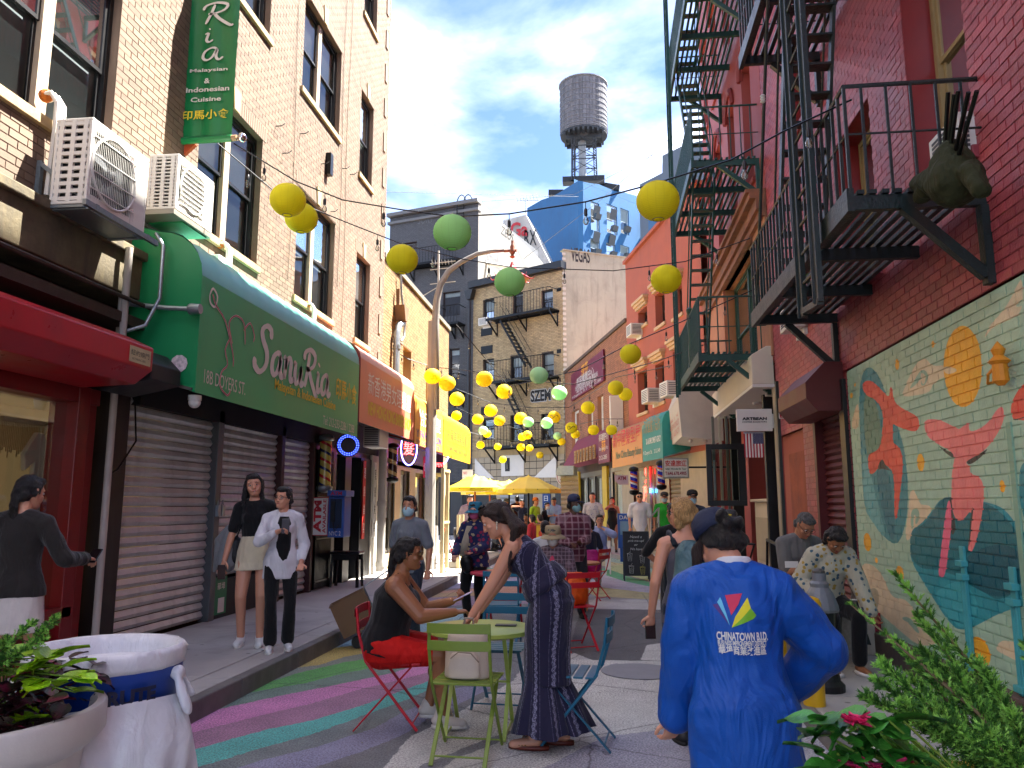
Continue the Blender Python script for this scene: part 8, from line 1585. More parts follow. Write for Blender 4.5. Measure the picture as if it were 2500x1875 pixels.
# ---------------------------------------------------------------- chairs and tables
def chair(col):
 m = mat('chair' + col, col, .38, var=.08, vs=8, bump=.1, bs=120, dirt=.04); r = T('folding_chair', '', 'chair'); b = lambda q, n: q.build(n, m, r, local=True, bevel=.003)
 for sg in (-1, 1):
  x = sg * .19; q = MB(); q.tube([(x, -.235, .83), (x, -.215, .66), (x, -.16, .47), (x, .21, .012)], .011, 8); b(q, 'back_leg'); q = MB(); q.bar((sg * .165, .17, .44), (sg * .165, -.24, .0), .028, .01); b(q, 'front_leg')
 for z, y in ((.77, -.235), (.665, -.218)):
  q = MB(); n_ = 8
  for i in range(n_): a0, a1 = -.2 + .4 * i / n_, -.2 + .4 * (i + 1) / n_; c = lambda t: y - .02 * math.cos(t * 7); q.add([V((a0, c(a0), z)), V((a1, c(a1), z)), V((a1, c(a1), z + .06)), V((a0, c(a0), z + .06)), V((a0, c(a0) - .008, z)), V((a1, c(a1) - .008, z)), V((a1, c(a1) - .008, z + .06)), V((a0, c(a0) - .008, z + .06))], [(0, 1, 2, 3), (4, 7, 6, 5), (0, 4, 5, 1), (3, 2, 6, 7)])
  b(q, 'back_slat')
 for i in range(5): y = -.15 + i * .078; q = MB(); q.box(-.2, .2, y, y + .062, .445, .458); b(q, 'seat_slat')
 for p, q_ in (((-.165, -.2, .045), (.165, -.2, .045)), ((-.19, .17, .05), (.19, .17, .05)), ((-.165, .16, .43), (.165, .16, .43))): q = MB(); q.tube([p, q_], .007, 6); b(q, 'stretcher')
 return r
CHP = {}
def put_chair(col, label, x, y, rz):
 if col not in CHP: o = CHP[col] = chair(col); o.location = (x, y, 0.006); o.rotation_euler[2] = math.radians(rz); o['label'] = label
 else: o = copy_tree(CHP[col], (x, y, .006), math.radians(rz), label)
 o['group'] = 'folding bistro chairs in the lane'; return o
RDc, GNc, BLc = '#b80f24', '#6f8428', '#12607c'
put_chair(RDc, 'red folding chair under the woman in red shorts', -1.53, 5.72, -86)
p = gp(1163, 1800); put_chair(GNc, 'olive green folding chair holding the white backpack', p.x, 5.12, -3); GC = V((p.x, 5.12, 0))
p = ay(1220, 1460, 6.25); put_chair(BLc, 'blue folding chair facing us behind the green table', p.x, 6.35, 176)
p = ay(1420, 1600, 5.45); put_chair(BLc, 'blue folding chair turned sideways right of the jumpsuit woman', p.x - .04, 5.45, 84)
p = ay(1222, 1400, 8.8); put_chair(BLc, 'blue folding chair in front of the pink table', p.x, 9.0, 2)
p = ay(1412, 1400, 8.9); put_chair(RDc, 'red folding chair with the orange bag on its seat', p.x - .05, 8.9, 28); OC = V((p.x - .1, 9.0, .46))
p = ay(1446, 1350, 13.5); put_chair(RDc, 'red folding chair further back holding a magenta bag', p.x, 13.5, 62); MC_ = V((p.x, 13.5, .46))
p = ay(1350, 1400, 9.7); put_chair(RDc, 'red folding chair under the man in the beige hat', p.x, 9.75, 176)
def table(col, label, x, y, rad=.375, leg=None):
 r = T('bistro_table', label, 'table', (x, y, 0), group='round bistro tables'); m = mat('table' + col, col, .4, var=.06, bump=.1); lm = leg or m
 q = MB(); q.lathe((0, 0, .69), [(rad - .01, -.02), (rad, -.012), (rad, .01), (rad - .01, .016), (0, .016)], 40); q.build('table_top', m, r, smooth=True, local=True)
 for sg in (-1, 1):
  for k in (-1, 1): q = MB(); q.bar((sg * .2, k * .24, .66), (sg * .2, -k * .24, .01), .026, .012); q.build('leg', lm, r, local=True)
  q = MB(); q.tube([(sg * .2, -.24, .03), (sg * .2, .24, .03)], .008, 6); q.build('stretcher', lm, r, local=True)
 q = MB(); q.tube([(-.2, 0, .34), (.2, 0, .34)], .008, 6); q.build('cross_rod', lm, r, local=True); return r
p = ay(1173, 1517, 5.64); TX, TY = p.x, 5.64; table('#a3b552', 'round pale green table between the two women', TX, TY)
p = ay(1232, 1385, 10.3); table('#c23e52', 'round pink red table behind the blue chair', p.x, 10.3, .45, mat('chair' + RDc));
p = ay(1398, 1385, 11.8); table('#a8683c', 'round orange brown table behind the man in the beige hat', p.x, 12.2, .4)
q = MB(); p = V((TX + .1, TY + .02, .707)); q.obox(p, V((.15, .0, 0)), V((-.0, .075, 0)), V((0, 0, .009))); q.build('mobile_phone', blk, None, label='black phone lying on the green table', cat='phone', bevel=.003)
for n_, c_, m_, lab, w_ in (('tote_bag', OC, C('orange_bag', '#d2560c', .6), 'orange shopping bag slumped on the red chair', .2), ('cloth_bag', MC_, C('magenta', '#a0146a', .6), 'magenta bag on the far red chair', .13)):
 q = MB(); loft(q, [(c_ + V((0, 0, z_)), a_ * w_ / .2, b_ * w_ / .2, V((1, 0, 0)), V((0, 1, 0))) for z_, a_, b_ in ((.0, .17, .13), (.08, .21, .17), (.2, .2, .15), (.3, .17, .06), (.36, .14, .02))], 16); remesh(q, n_, m_, None, .014, 2, disp=.05); tag(COL.objects[-1], lab, 'bag')
# white backpack
r = T('backpack', 'small cream leather backpack standing on the green chair', 'backpack', GC + V((0, 0, .46))); lw_ = mat('cream_leather', '#c9b8a6', .42, var=.06, bump=.25, bs=150)
def rbx(q, c, a, b, h, top=.6): loft(q, [(c + V((0, 0, z_ * h)), a * k, b * k2, V((1, 0, 0)), V((0, 1, 0))) for z_, k, k2 in ((0, .9, .9), (.04, 1, 1), (.5, 1, 1), (.8, .88, .8), (.95, top, .5), (1, top * .5, .2))], 20)
q = MB(); rbx(q, GC + V((0, .03, .462)), .15, .085, .33); q.v = [tuple(V(v) - GC - V((0, 0, .46))) for v in q.v]; remesh(q, 'bag', lw_, r, .008, 2, disp=.01)
q = MB(); rbx(q, GC + V((-.01, -.055, .475)), .105, .035, .16, .8); q.v = [tuple(V(v) - GC - V((0, 0, .46))) for v in q.v]; remesh(q, 'front_pocket', lw_, r, .008, 2)
q = MB(); q.tube([GC + V((-.03, .03, .78)), GC + V((-.02, .03, .83)), GC + V((.03, .03, .83)), GC + V((.04, .03, .78))], .008, 6); q.tube([GC + V((-.09, -.085, .6)), GC + V((-.04, -.095, .64)), GC + V((.04, -.095, .635)), GC + V((.09, -.085, .58))], .004, 6); q.build('strap', mat('cream_trim', '#8e7f6e', .5), r)
# ---------------------------------------------------------------- bin, planters
bc = ay(262, 1580, 3.35); bx_, by_, bz_ = bc.x, 3.35, bc.z
r = T('waste_bin', 'blue round bin with BRUTE lettering, a white liner and a white bag draped on it', 'bin', (bx_, by_, 0)); bb = mat('bin_blue', '#0c3f9c', .4, var=.05, dirt=.06)
q = MB(); q.lathe((0, 0, 0), [(.26, .14), (.3, bz_ - .12), (.315, bz_ - .1), (.315, bz_ - .02), (.29, bz_ - .02), (.27, .2)], 36); q.build('barrel', bb, r, smooth=True, local=True)
lin = C('white_liner', '#dcdde0', .3, .35, bs=14)
q = MB(); wob = lambda j, t: 1 + .012 * math.sin(t * 2.3 + j) + .01 * math.sin(t * 5.1 + j * 2)
q.lathe((0, 0, 0), [(.320, bz_ - .07), (.325, bz_ - .05), (.326, bz_ - .01), (.312, bz_ + .012), (.29, bz_ + .008), (.28, bz_ - .03), (.26, bz_ - .25), (.2, bz_ - .34), (0, bz_ - .36)], 48, wob=wob); q.build('liner', lin, r, smooth='all', local=True)
q = MB(); q.ball((.33, .02, bz_ - .1), (.03, .04, .03), 10, 8); limb(q, (.33, .0, bz_ - .1), (.38, .02, bz_ - .24), .018, .04, flat=.5); limb(q, (.33, .04, bz_ - .1), (.35, .1, bz_ - .2), .016, .03, flat=.5); remesh(q, 'liner_knot', lin, r, .008, 2, disp=.03)
q = MB(); vs = []; n_, m_ = 40, 9
for i in range(n_ + 1):
 a = -PI * .95 + i / n_ * PI * 1.05
 for j in range(m_):
  t = j / (m_ - 1); rr_ = .318 + .085 * math.sin(t * PI * .8) + .02 * math.sin(i * 1.3 + j) * t; z = bz_ - .24 - t * (.46 + .05 * math.sin(i * .8)) + .06 * math.cos(a + .6); vs.append(V((math.cos(a) * rr_, math.sin(a) * rr_, z)))
q.add(vs, [(i * m_ + j, (i + 1) * m_ + j, (i + 1) * m_ + j + 1, i * m_ + j + 1) for i in range(n_) for j in range(m_ - 1)]); q.build('draped_bag', C('white_bag', '#dcdfe2', .3, .5), r, smooth='all', local=True, sub=1)
q = MB(); q.lathe((0, 0, 0), [(.25, .0), (.28, .05), (.28, .14), (.1, .14)], 24); q.build('dolly', mat('black_rubber', '#121214', .6), r, local=True)
tb = text('BRUTE', V((bx_, by_, 0)), X_, Z, .24, .062, mat('bin_letter', '#10193a', .5), r, bold=.05)
for v in tb.data.vertices: a = -.78 + (v.co.x - .1) / .31; v.co = V((math.cos(a) * .319, math.sin(a) * .319, bz_ - .19 + v.co.z))
def leafmesh(name, L, W, mt, cup=.25, n=5, notch=0):
 vs = []; fs = []
 for i in range(n + 1):
  t = i / n; w = W * math.sin(min(t * 1.15 + .12, 1) * PI) ** .8 if i < n else 0
  for k in (-1, 0, 1): vs.append((k * w / 2, L * t - (notch * L if i == 0 and k else 0), -cup * L * t * t + abs(k) * W * .12))
 for i in range(n):
  for k in (0, 1): a = i * 3 + k; fs.append((a, a + 1, a + 4, a + 3))
 me = bpy.data.meshes.new(name); me.from_pydata(vs, [], fs); me.materials.append(mt); me.polygons.foreach_set('use_smooth', [True] * len(fs)); return me
def leafmat(name, c1, c2, gloss=.4, c3=None):
 m = bpy.data.materials.new(name); t = NT(m); sx = t.new('SeparateXYZ'); t.set(sx.inputs[0], t.new('TexCoord').outputs['Generated']); d = t.math('ABSOLUTE', t.math('SUBTRACT', sx.outputs[0], .5)); oi = t.new('ObjectInfo').outputs['Random']
 c = t.mix(t.ramp(t.math('ADD', d, t.math('MULTIPLY', t.noise(t.pos(), 60, 3), .25)), (.22, 0), (.42, 1)), c4(c1), c4(c2)); c = t.mix(1., c, t.ramp(oi, (0, .6), (1, 1.35)), 'MULTIPLY')
 t.set(t.b.inputs['Base Color'], c); t.b.inputs['Roughness'].default_value = gloss; t.b.inputs['Transmission Weight'].default_value = 0; t.bump(t.noise(t.pos(), 90, 3), .3, .01); return m
def scatter(root, me, pts, name='leaf'):
 L = XF[root.name].translation
 for p, yaw, tilt, roll, s in pts:
  o = bpy.data.objects.new(name, me); o.matrix_basis = Matrix.Translation(V(p) - L) @ Matrix.Rotation(yaw, 4, 'Z') @ Matrix.Rotation(tilt, 4, 'X') @ Matrix.Rotation(roll, 4, 'Y') @ Matrix.Scale(s, 4); COL.objects.link(o); o.parent = root
def planter(label, x, y, z, rad, col):
 r = T('round_planter', label, 'planter', (x, y, 0)); q = MB(); q.lathe((x, y, 0), [(rad * .72, 0), (rad * .86, z - .16), (rad * .95, z - .13), (rad, z - .1), (rad, z - .01), (rad * .985, z), (rad * .93, z), (rad * .9, z - .02), (rad * .88, z - .1)], 56); q.build('pot', mat('pot' + col, col, .45, var=.05, dirt=.06, bump=.08, bs=40), r, smooth=True)
 q = MB(); q.lathe((x, y, z - .1), [(rad * .89, 0), (rad * .4, .04), (0, .05)], 28); q.build('soil', mat('soil', '#2a1c12', .95, var=.4, bump=1, bs=60), r, smooth=True); return r
def juniper(label, base, stems, seed):
 rn = random.Random(seed); r = T('juniper', label, 'shrub', base); dk, lt = mat('juniper_dark', '#3c6e22', .7, var=.3, vs=20), mat('juniper_light', '#86bc4a', .65, var=.3, vs=20); st = MB(); A_, B2 = MB(), MB()
 for tip, dens, wd in stems:
  tip = V(tip); b0 = base + V((rn.uniform(-.08, .08), rn.uniform(-.08, .08), 0)); mid = (b0 + tip) / 2 + V((rn.uniform(-.04, .04), rn.uniform(-.04, .04), .03)); pts = [b0, mid, tip]; st.tube(pts, [.009, .006, .002], 5)
  n_ = int(dens * 1.9 * (tip - b0).length / .009)
  for i in range(n_):
   t = rn.uniform(.12, 1) ** .8; c = b0.lerp(mid, t * 2) if t < .5 else mid.lerp(tip, t * 2 - 1); d = (tip - b0).normalized(); w = wd * (1.15 - t) + .012
   o = V((rn.gauss(0, 1), rn.gauss(0, 1), rn.gauss(0, .6))).normalized(); e = c + (o * .8 + d * .9).normalized() * w * rn.uniform(.4, 1.1); q = (A_ if rn.random() < .5 else B2)
   dd = (e - c);
   for k in range(5):
    f_ = c + dd * (k / 4.0); s_, u_ = frame_of(dd)
    for m_ in range(3):
     an = rn.uniform(0, 6.3); tp = f_ + dd.normalized() * .011 + (s_ * math.cos(an) + u_ * math.sin(an)) * .006; a, b = s_ * .0019, u_ * .0019; q.add([f_ + a, f_ - a * .5 + b, f_ - a * .5 - b, tp], [(0, 1, 3), (1, 2, 3), (2, 0, 3)])
 st.build('stem', mat('bark', '#6a5a3c', .8), r); A_.build('foliage', dk, r, nofix=True, kind='stuff'); B2.build('foliage', lt, r, nofix=True, kind='stuff'); return r
PL = ay(200, 1745, 2.75); pl_ = planter('large white round planter with coleus at the lower left corner', PL.x - .5, 2.75, PL.z, .5, '#cdc9c0'); pz_ = PL.z; pc = V((PL.x - .5, 2.75, pz_))
rn = random.Random(3); cm = leafmat('coleus_purple', '#3a0e1c', '#1c1410', .45); cm2 = leafmat('coleus_pink', '#7a1f3c', '#26301a', .45); lm = leafmat('lime_leaf', '#9ac41c', '#7fae18', .4); gm = leafmat('green_leaf', '#2f6a22', '#3f8a2c', .35)
r = T('coleus', 'dark purple and pink leaved coleus with lime vine in the white planter', 'plant', pc)
for me_, n_, s0, zz_ in ((leafmesh('leaf', .1, .075, cm), 120, 1, .1), (leafmesh('leaf', .1, .075, cm2), 45, 1, .12)):
 pts = []
 for i in range(n_): a = rn.uniform(-1.9, 1.2); d = rn.uniform(.15, .47); pts.append((pc + V((math.cos(a) * d, math.sin(a) * d, rn.uniform(-.02, .2) * (1.1 - d))), rn.uniform(0, 6.3), rn.uniform(-.5, .5), rn.uniform(-.4, .4), rn.uniform(.6, 1.15)))
 scatter(r, me_, pts)
r = T('sweet_potato_vine', 'bright lime green vine leaves rising over the planter edge', 'plant', pc + V((.2, .1, 0))); vp = []
vt = [ay(a, b, 2.75) for a, b in ((150, 1600), (175, 1625), (120, 1640), (200, 1655), (90, 1620), (60, 1650), (185, 1690), (160, 1665), (35, 1720), (50, 1745), (130, 1590), (75, 1600), (100, 1665), (70, 1760))]
q = MB()
for v in vt: q.tube([pc + V((.1, .1, .0)), (pc + v) / 2 + V((0, 0, .08)), v], .003, 5)
q.build('stem', mat('vine_stem', '#6f8a2c', .6), r); scatter(r, leafmesh('leaf', .085, .085, lm, notch=.15), [(v + V((rn.uniform(-.02, .02), 0, 0)), rn.uniform(0, 6.3), rn.uniform(-.3, .5), rn.uniform(-.3, .3), rn.uniform(.8, 1.25)) for v in vt for _ in range(2)])
J2 = lambda a, b, y=2.7: ay(a, b, y)
juniper('feathery juniper branches leaning over the lower left planter', pc + V((-.05, .05, 0)), [(J2(135, 1508), 1.6, .05), (J2(80, 1520), 1.6, .05), (J2(20, 1560), 2, .06), (J2(110, 1560), 2, .05), (J2(-60, 1500), 2, .06), (J2(40, 1600), 2, .06)], 5)
PR = V((1.12, 2.25, .76)); planter('yellow rimmed round planter at the lower right corner', PR.x, PR.y, PR.z, .5, '#c7a82a')
JR = lambda a, b, y=2.25: ay(a, b, y)
juniper('spreading green juniper in the lower right planter', PR + V((.02, .02, -.05)), [(JR(2050, 1760, 2.15), 2, .05), (JR(2120, 1800, 2.1), 3, .07), (JR(2470, 1740, 2.2), 3, .08), (JR(2350, 1700, 2.3), 3, .08), (JR(2230, 1660, 2.35), 3, .07), (JR(2110, 1700, 2.2), 3, .06), (JR(2182, 1398, 2.35), 1.3, .035), (JR(2070, 1470, 2.3), .5, .02), (JR(2150, 1620), 3, .07), (JR(2250, 1590, 2.4), 3.2, .08), (JR(2140, 1660), 3, .06), (JR(2330, 1640), 3, .08), (JR(2420, 1660, 2.3), 3, .08), (JR(2500, 1575, 2.4), 1.6, .04), (JR(2390, 1620), 2.4, .06), (JR(2545, 1660), 2.4, .06), (JR(2200, 1720, 2.1), 3, .08), (JR(2300, 1760, 2.1), 3, .09), (JR(2400, 1780, 2.1), 3, .09), (JR(2235, 1500, 2.4), 2.2, .05), (JR(2180, 1560, 2.3), 2.2, .05)], 9)
r = T('begonia', 'glossy leaved begonia with pink flowers in front of the juniper', 'plant', PR + V((-.15, -.2, 0))); bp = [(JR(a, b, 1.95), rn.uniform(0, 6.3), rn.uniform(-.6, .3), rn.uniform(-.5, .5), rn.uniform(.8, 1.3)) for a in range(1990, 2230, 18) for b in (1760, 1800, 1840, 1880) if rn.random() < .85]
scatter(r, leafmesh('leaf', .085, .07, gm), bp); fp = leafmesh('petal', .028, .03, mat('petal_pink', '#d8306a', .5, em='#d8306a', es=.0), n=3, cup=.1)
for a, b in ((2068, 1760), (2085, 1765), (2105, 1755), (2100, 1768), (2200, 1865), (2075, 1872), (2130, 1872)):
 c_ = JR(a, b, 1.93); scatter(r, fp, [(c_, k * 1.26 + a, rn.uniform(-.2, .9), 0, 1) for k in range(5)], 'petal')
q = MB()
for p in bp[::3]: q.tube([PR + V((-.1, -.2, -.03)), p[0]], .003, 5)
q.build('stem', mat('vine_stem'), r)
# ---------------------------------------------------------------- street furniture on the right
def bollard(label, a, top, y, kind):
 p = ay(a, top, y); b = V((p.x, y, .1)); h = p.z - .1
 if kind == 'y':
  r = T('bollard', label, 'bollard', b, group='yellow pipe bollards'); q = MB(); q.lathe(b, [(.078, 0), (.078, h - .13)], 24); q.build('pipe', mat('safety_yellow', '#d8a80c', .4, var=.08, dirt=.06), r, smooth=True); q = MB(); q.lathe(b, [(.086, h - .13), (.086, h - .045), (.07, h - .015), (.03, h), (0, h)], 24); q.build('cap', MC['safety_yellow'], r, smooth=True)
 else:
  r = T('iron_bollard', label, 'bollard', b); q = MB(); q.lathe(b, [(.15, 0), (.15, .05), (.12, .08), (.105, .14), (.1, .5), (.105, h - .33)], 24, wob=lambda j, t: 1 + (.03 if t % 2 and j > 2 else 0)); q.build('shaft', mat('iron_black', '#1a1c1c', .5), r); q = MB(); q.lathe(b + Z * (h - .33), [(.135, 0), (.14, .02), (.135, .05), (.1, .15), (.07, .19), (.075, .22), (.055, .24), (.055, .3)], 28, wob=lambda j, t: 1 + (.02 if t % 2 else 0)); q.build('gray_cap', mat('cap_gray', '#777b80', .45, me=.2), r); q = MB(); q.lathe(b + Z * (h - .05), [(.05, 0), (.05, .04), (.03, .055), (0, .06)], 16); q.build('top_nut', mat('nut_gray', '#4c4b46', .5), r)
bollard('yellow bollard half hidden behind the blue jacket shoulder', 1890, 1414, 7.5, 'y'); bollard('nearer yellow bollard in front of the black iron one', 1974, 1456, 6.25, 'y'); bollard('black fluted iron bollard with a gray bell shaped cap', 1998, 1390, 6.75, 'b')
r = T('tote_bag', 'white printed shopping tote with red zigzag side on the pavement', 'bag', ay(2105, 1590, 7.6)); a, b = gp(2055, 1592, .1), gp(2140, 1602, .1); q = MB(); U_ = (b - a); q.prism([a, b, b + Z * .42 + U_ * .04, a + Z * .4], V((.05, .16, 0))); q.build('bag', C('canvas', '#b5ad9c', .8), r, bevel=.015)
q = MB(); q.quad(b + V((.002, -.002, .01)), b + U_ * .2 + V((.03, .1, .01)), b + U_ * .22 + V((.03, .1, .4)), b + Z * .42 + V((.002, -.002, 0))); q.build('zigzag_side', mat('zigzag_red', '#a8263c', .7, var=.5, vs=40), r)
nN = U_.normalized().cross(Z); Un = U_.normalized(); fo = nN * .004 if nN.dot(CP - a) > 0 else -nN * .004
text('AMERICAN EAGLE'[:13], a + fo + Z * .31 + U_ * .06, Un, Z, U_.length * .6, .055, mat('sign_dark_red'), r, bold=.03)
q = MB(); q.quad(*[a + fo + U_ * k + Z * z_ for k, z_ in ((.12, .1), (.88, .1), (.8, .2), (.6, .24), (.45, .18), (.3, .23))]); q.build('mountain_print', mat('print_dark', '#26322c', .7), r, nofix=True); q = MB(); c_ = a + fo * 1.2 + U_ * .4 + Z * .25; q.quad(*[c_ + Un * .03 * math.cos(k * PI / 6) + Z * .03 * math.sin(k * PI / 6) for k in range(12)]); q.build('sun_print', ylt, r, nofix=True)
q = MB(); q.tube([a + U_ * .3 + Z * .38, a + U_ * .35 + Z * .52, a + U_ * .6 + Z * .52, a + U_ * .68 + Z * .4], .012, 6); q.build('handle', wht, r)
# stool, blackboard, boards, newspaper box
p = ay(848, 1345, 13.6); r = T('stool', 'black padded stool on the left sidewalk', 'stool', (p.x, 13.6, .15)); bw2 = mat('black_wood', '#120f0e', .35)
q = MB(); q.box(-.27, .27, -.17, .17, .56, .61); q.build('seat', mat('black_vinyl', '#141416', .3), r, local=True, bevel=.02)
for sx_ in (-.24, .24):
 for sy_ in (-.14, .14): q = MB(); q.bar((sx_, sy_, 0), (sx_ * .93, sy_ * .93, .56), .04); q.build('leg', bw2, r, local=True)
for y_ in (-.15, .13): q = MB(); q.box(-.22, .22, y_, y_ + .02, .46, .56); q.build('apron', bw2, r, local=True)
def aboard(label, a, b, top, bot, frm, fac, parent_text=True, z0=0, y=None):
 p0, p1 = gp(a, bot, z0), gp(b, bot, z0); y = p0.y if y is None else y; w_ = p1.x - p0.x; h = ay(a, top, y).z - z0; r = T('sign_board', label, 'sign', ((p0.x + p1.x) / 2, y, z0)); x0 = p0.x
 for k, s_ in ((0, 1), (1, -1)):
  q = MB(); yy = lambda z_: y + (.22 if k == 0 else .24 - .0) * 0 + (z_ / h) * .22 * 1 if k == 0 else y + .46 - (z_ / h) * .22
  q.prism([(x0, yy(.1), z0 + .1), (x0 + w_, yy(.1), z0 + .1), (x0 + w_, yy(h), z0 + h), (x0, yy(h), z0 + h)], V((0, .02 * s_, 0))); q.build('panel', fac, r)
  for xx in (x0, x0 + w_ - .03): q = MB(); q.prism([(xx, yy(0) - .008, z0), (xx + .03, yy(0) - .008, z0), (xx + .03, yy(h) - .008, z0 + h), (xx, yy(h) - .008, z0 + h)], V((0, .03, 0))); q.build('leg', frm, r)
 q = MB(); q.box(x0, x0 + w_, y + .2, y + .23, z0 + h - .03, z0 + h + .01); q.build('top_bar', frm, r); return r, x0, w_, h, y
r, x0, w_, h, y = aboard('black chalkboard sign with white handwriting and drawn cups', 1523, 1588, 1299, 1418, blk, mat('chalkboard', '#141617', .6)); chk = mat('chalk', '#b9bcb8', .9)
sl = lambda z_: y + (z_ / h) * .22 - .012
for s_, z_, ww, hh_ in (('Need a', .87, .45, .055), ('pick-me-up?', .78, .62, .06), ('or', .71, .14, .035), ('We have', .62, .45, .05)): text(s_, V((x0 + w_ * (.5 - ww / 2), sl(z_ * h), z_ * h)), X_, (V((0, .22, h))).normalized(), w_ * ww, hh_ * h, chk, r, shear=.2)
for cx_, cz_, cc in ((.25, .42, chk), (.72, .38, chk), (.3, .17, chk), (.72, .15, mat('chalk_yellow', '#b5b05a', .9))):
 q = MB(); Pt = lambda u, v: V((x0 + w_ * (cx_ + u), sl((cz_ + v) * h), (cz_ + v) * h)); q.tube([Pt(-.09, .13), Pt(-.06, -.02), Pt(.06, -.02), Pt(.09, .13)], .004, 4); q.tube([Pt(-.1, .13), Pt(0, .145), Pt(.1, .13), Pt(0, .115), Pt(-.1, .13)], .004, 4); q.tube([Pt(.0, .14), Pt(.03, .19)], .003, 4)
 for k in range(5): q.tube([Pt(-.05, .02 * k), Pt(.05, .02 * k + .015)], .0022, 4)
 q.build('cup_drawing', cc, r)
aboard('white folding sign board seen edge on behind the red chair', 1478, 1492, 1322, 1402, wht, wht); aboard('white folding board on the left sidewalk behind the gray tee woman', 1040, 1062, 1285, 1385, wht, wht, z0=.15)
p = gp(1530, 1345, .1); r = T('newspaper_box', 'blue newspaper box with a news rack beside the man in white tee', 'box', (p.x, 21, .1)); nbm = mat('news_blue', '#164a9c', .4, dirt=.1); p = ay(1532, 1300, 21)
q = MB(); q.box(p.x - .25, p.x + .25, 21, 21.4, .45, 1.35); q.box(p.x - .2, p.x + .2, 21.05, 21.35, .1, .45); q.build('cabinet', nbm, r, bevel=.01); q = MB(); q.box(p.x - .19, p.x + .19, 20.985, 21, .8, 1.15); q.build('window', mat('news_window', '#6a8aa8', .2), r); text('DAILY', V((p.x - .2, 20.99, 1.2)), X_, Z, .4, .1, wht, r)
p = ay(1338, 1280, 20.5); r = T('serving_counter', 'yellow counter with round orange emblems in the middle of the lane', 'counter', (p.x, 20.5, 0)); yc = mat('counter_yellow', '#d9a812', .5)
q = MB(); q.box(p.x - .3, p.x + .32, 20.5, 20.56, .63, 1.05); q.build('front_board', yc, r); q = MB(); q.box(p.x - .36, p.x + .38, 20.4, 21.1, 1.05, 1.08); q.build('top', mat('counter_top', '#8a5a1c', .5), r)
for sx_ in (-.28, .28):
 for sy_ in (20.52, 21.0): q = MB(); q.bar((p.x + sx_, sy_, 0), (p.x + sx_, sy_, 1.05), .05); q.build('leg', yc, r)
for k in (-.15, .17): q = MB(); q.lathe((p.x + k, 20.5, .84), [(.1, 0), (.1, .006), (0, .006)], 20, axis=(0, -1, 0)); q.build('round_emblem', mat('emblem_orange', '#c2401c', .5), r)
p = ay(1118, 1300, 19.5); r = T('stroller', 'black and red stroller parked beyond the cream gate', 'stroller', (p.x, 19.5, 0)); q = MB(); loft(q, [(V((p.x + .12, 19.5, .6)), .16, .2, X1, Y1), (V((p.x + .1, 19.5, .85)), .22, .26, X1, Y1), (V((p.x + .02, 19.5, 1.02)), .12, .2, X1, Y1)], 14); q.build('canopy', C('black_nylon', '#0f0f12'), r, smooth='all')
q = MB(); q.box(p.x - .15, p.x + .15, 19.35, 19.65, .42, .5); q.bar((p.x - .15, 19.5, .45), (p.x - .35, 19.5, 1.0), .03); q.bar((p.x, 19.5, .5), (p.x - .2, 19.5, .12), .03); q.bar((p.x, 19.5, .5), (p.x + .25, 19.5, .12), .03); q.build('frame', mat('stroller_red', '#b8141c', .4), r)
for k in (-.25, .28): q = MB(); q.tube([V((p.x + k + .13 * math.cos(a * PI / 8), 19.35, .14 + .13 * math.sin(a * PI / 8))) for a in range(17)], .02, 6, cap=False); q.build('wheel', blk, r)
for a, b, y, lab in ((1330, 1345, 9.2, ''),): pass
p = ay(1820, 1410, 8.9); r = T('folding_table', 'small dark folding side table beside the granite block', 'table', (p.x, 11.5, .1)); p = ay(1815, 1330, 11.5)
q = MB(); q.box(p.x - .15, p.x + .15, 11.4, 11.7, p.z, p.z + .02); q.build('table_top', blk, r)
for k in (-1, 1): q = MB(); q.bar((p.x - .14 * k, 11.45, p.z), (p.x + .14 * k, 11.65, .1), .02); q.build('leg', blk, r)
q = MB(); a = gp(1552, 1345, .15); q.tube([ay(1590, 1262, 19.5), ay(1608, 1240, 20.3), ay(1608, 1330, 20.3)], .025, 6); q.tube([ay(1590, 1262, 19.5), ay(1590, 1345, 19.5)], .02, 6); q.build('stair_rail', galv, None, label='steel stair rail left of the man in the green tee', cat='railing')
q = MB(); q.tube([ay(1873, 1318, 9.6), ay(1898, 1330, 9.0), ay(1905, 1370, 8.9)], .02, 6); q.tube([ay(1873, 1318, 9.6), ay(1873, 1400, 9.6)], .016, 6); q.build('stair_rail', blkm, None, label='black stair rail left of the gray haired man', cat='railing')
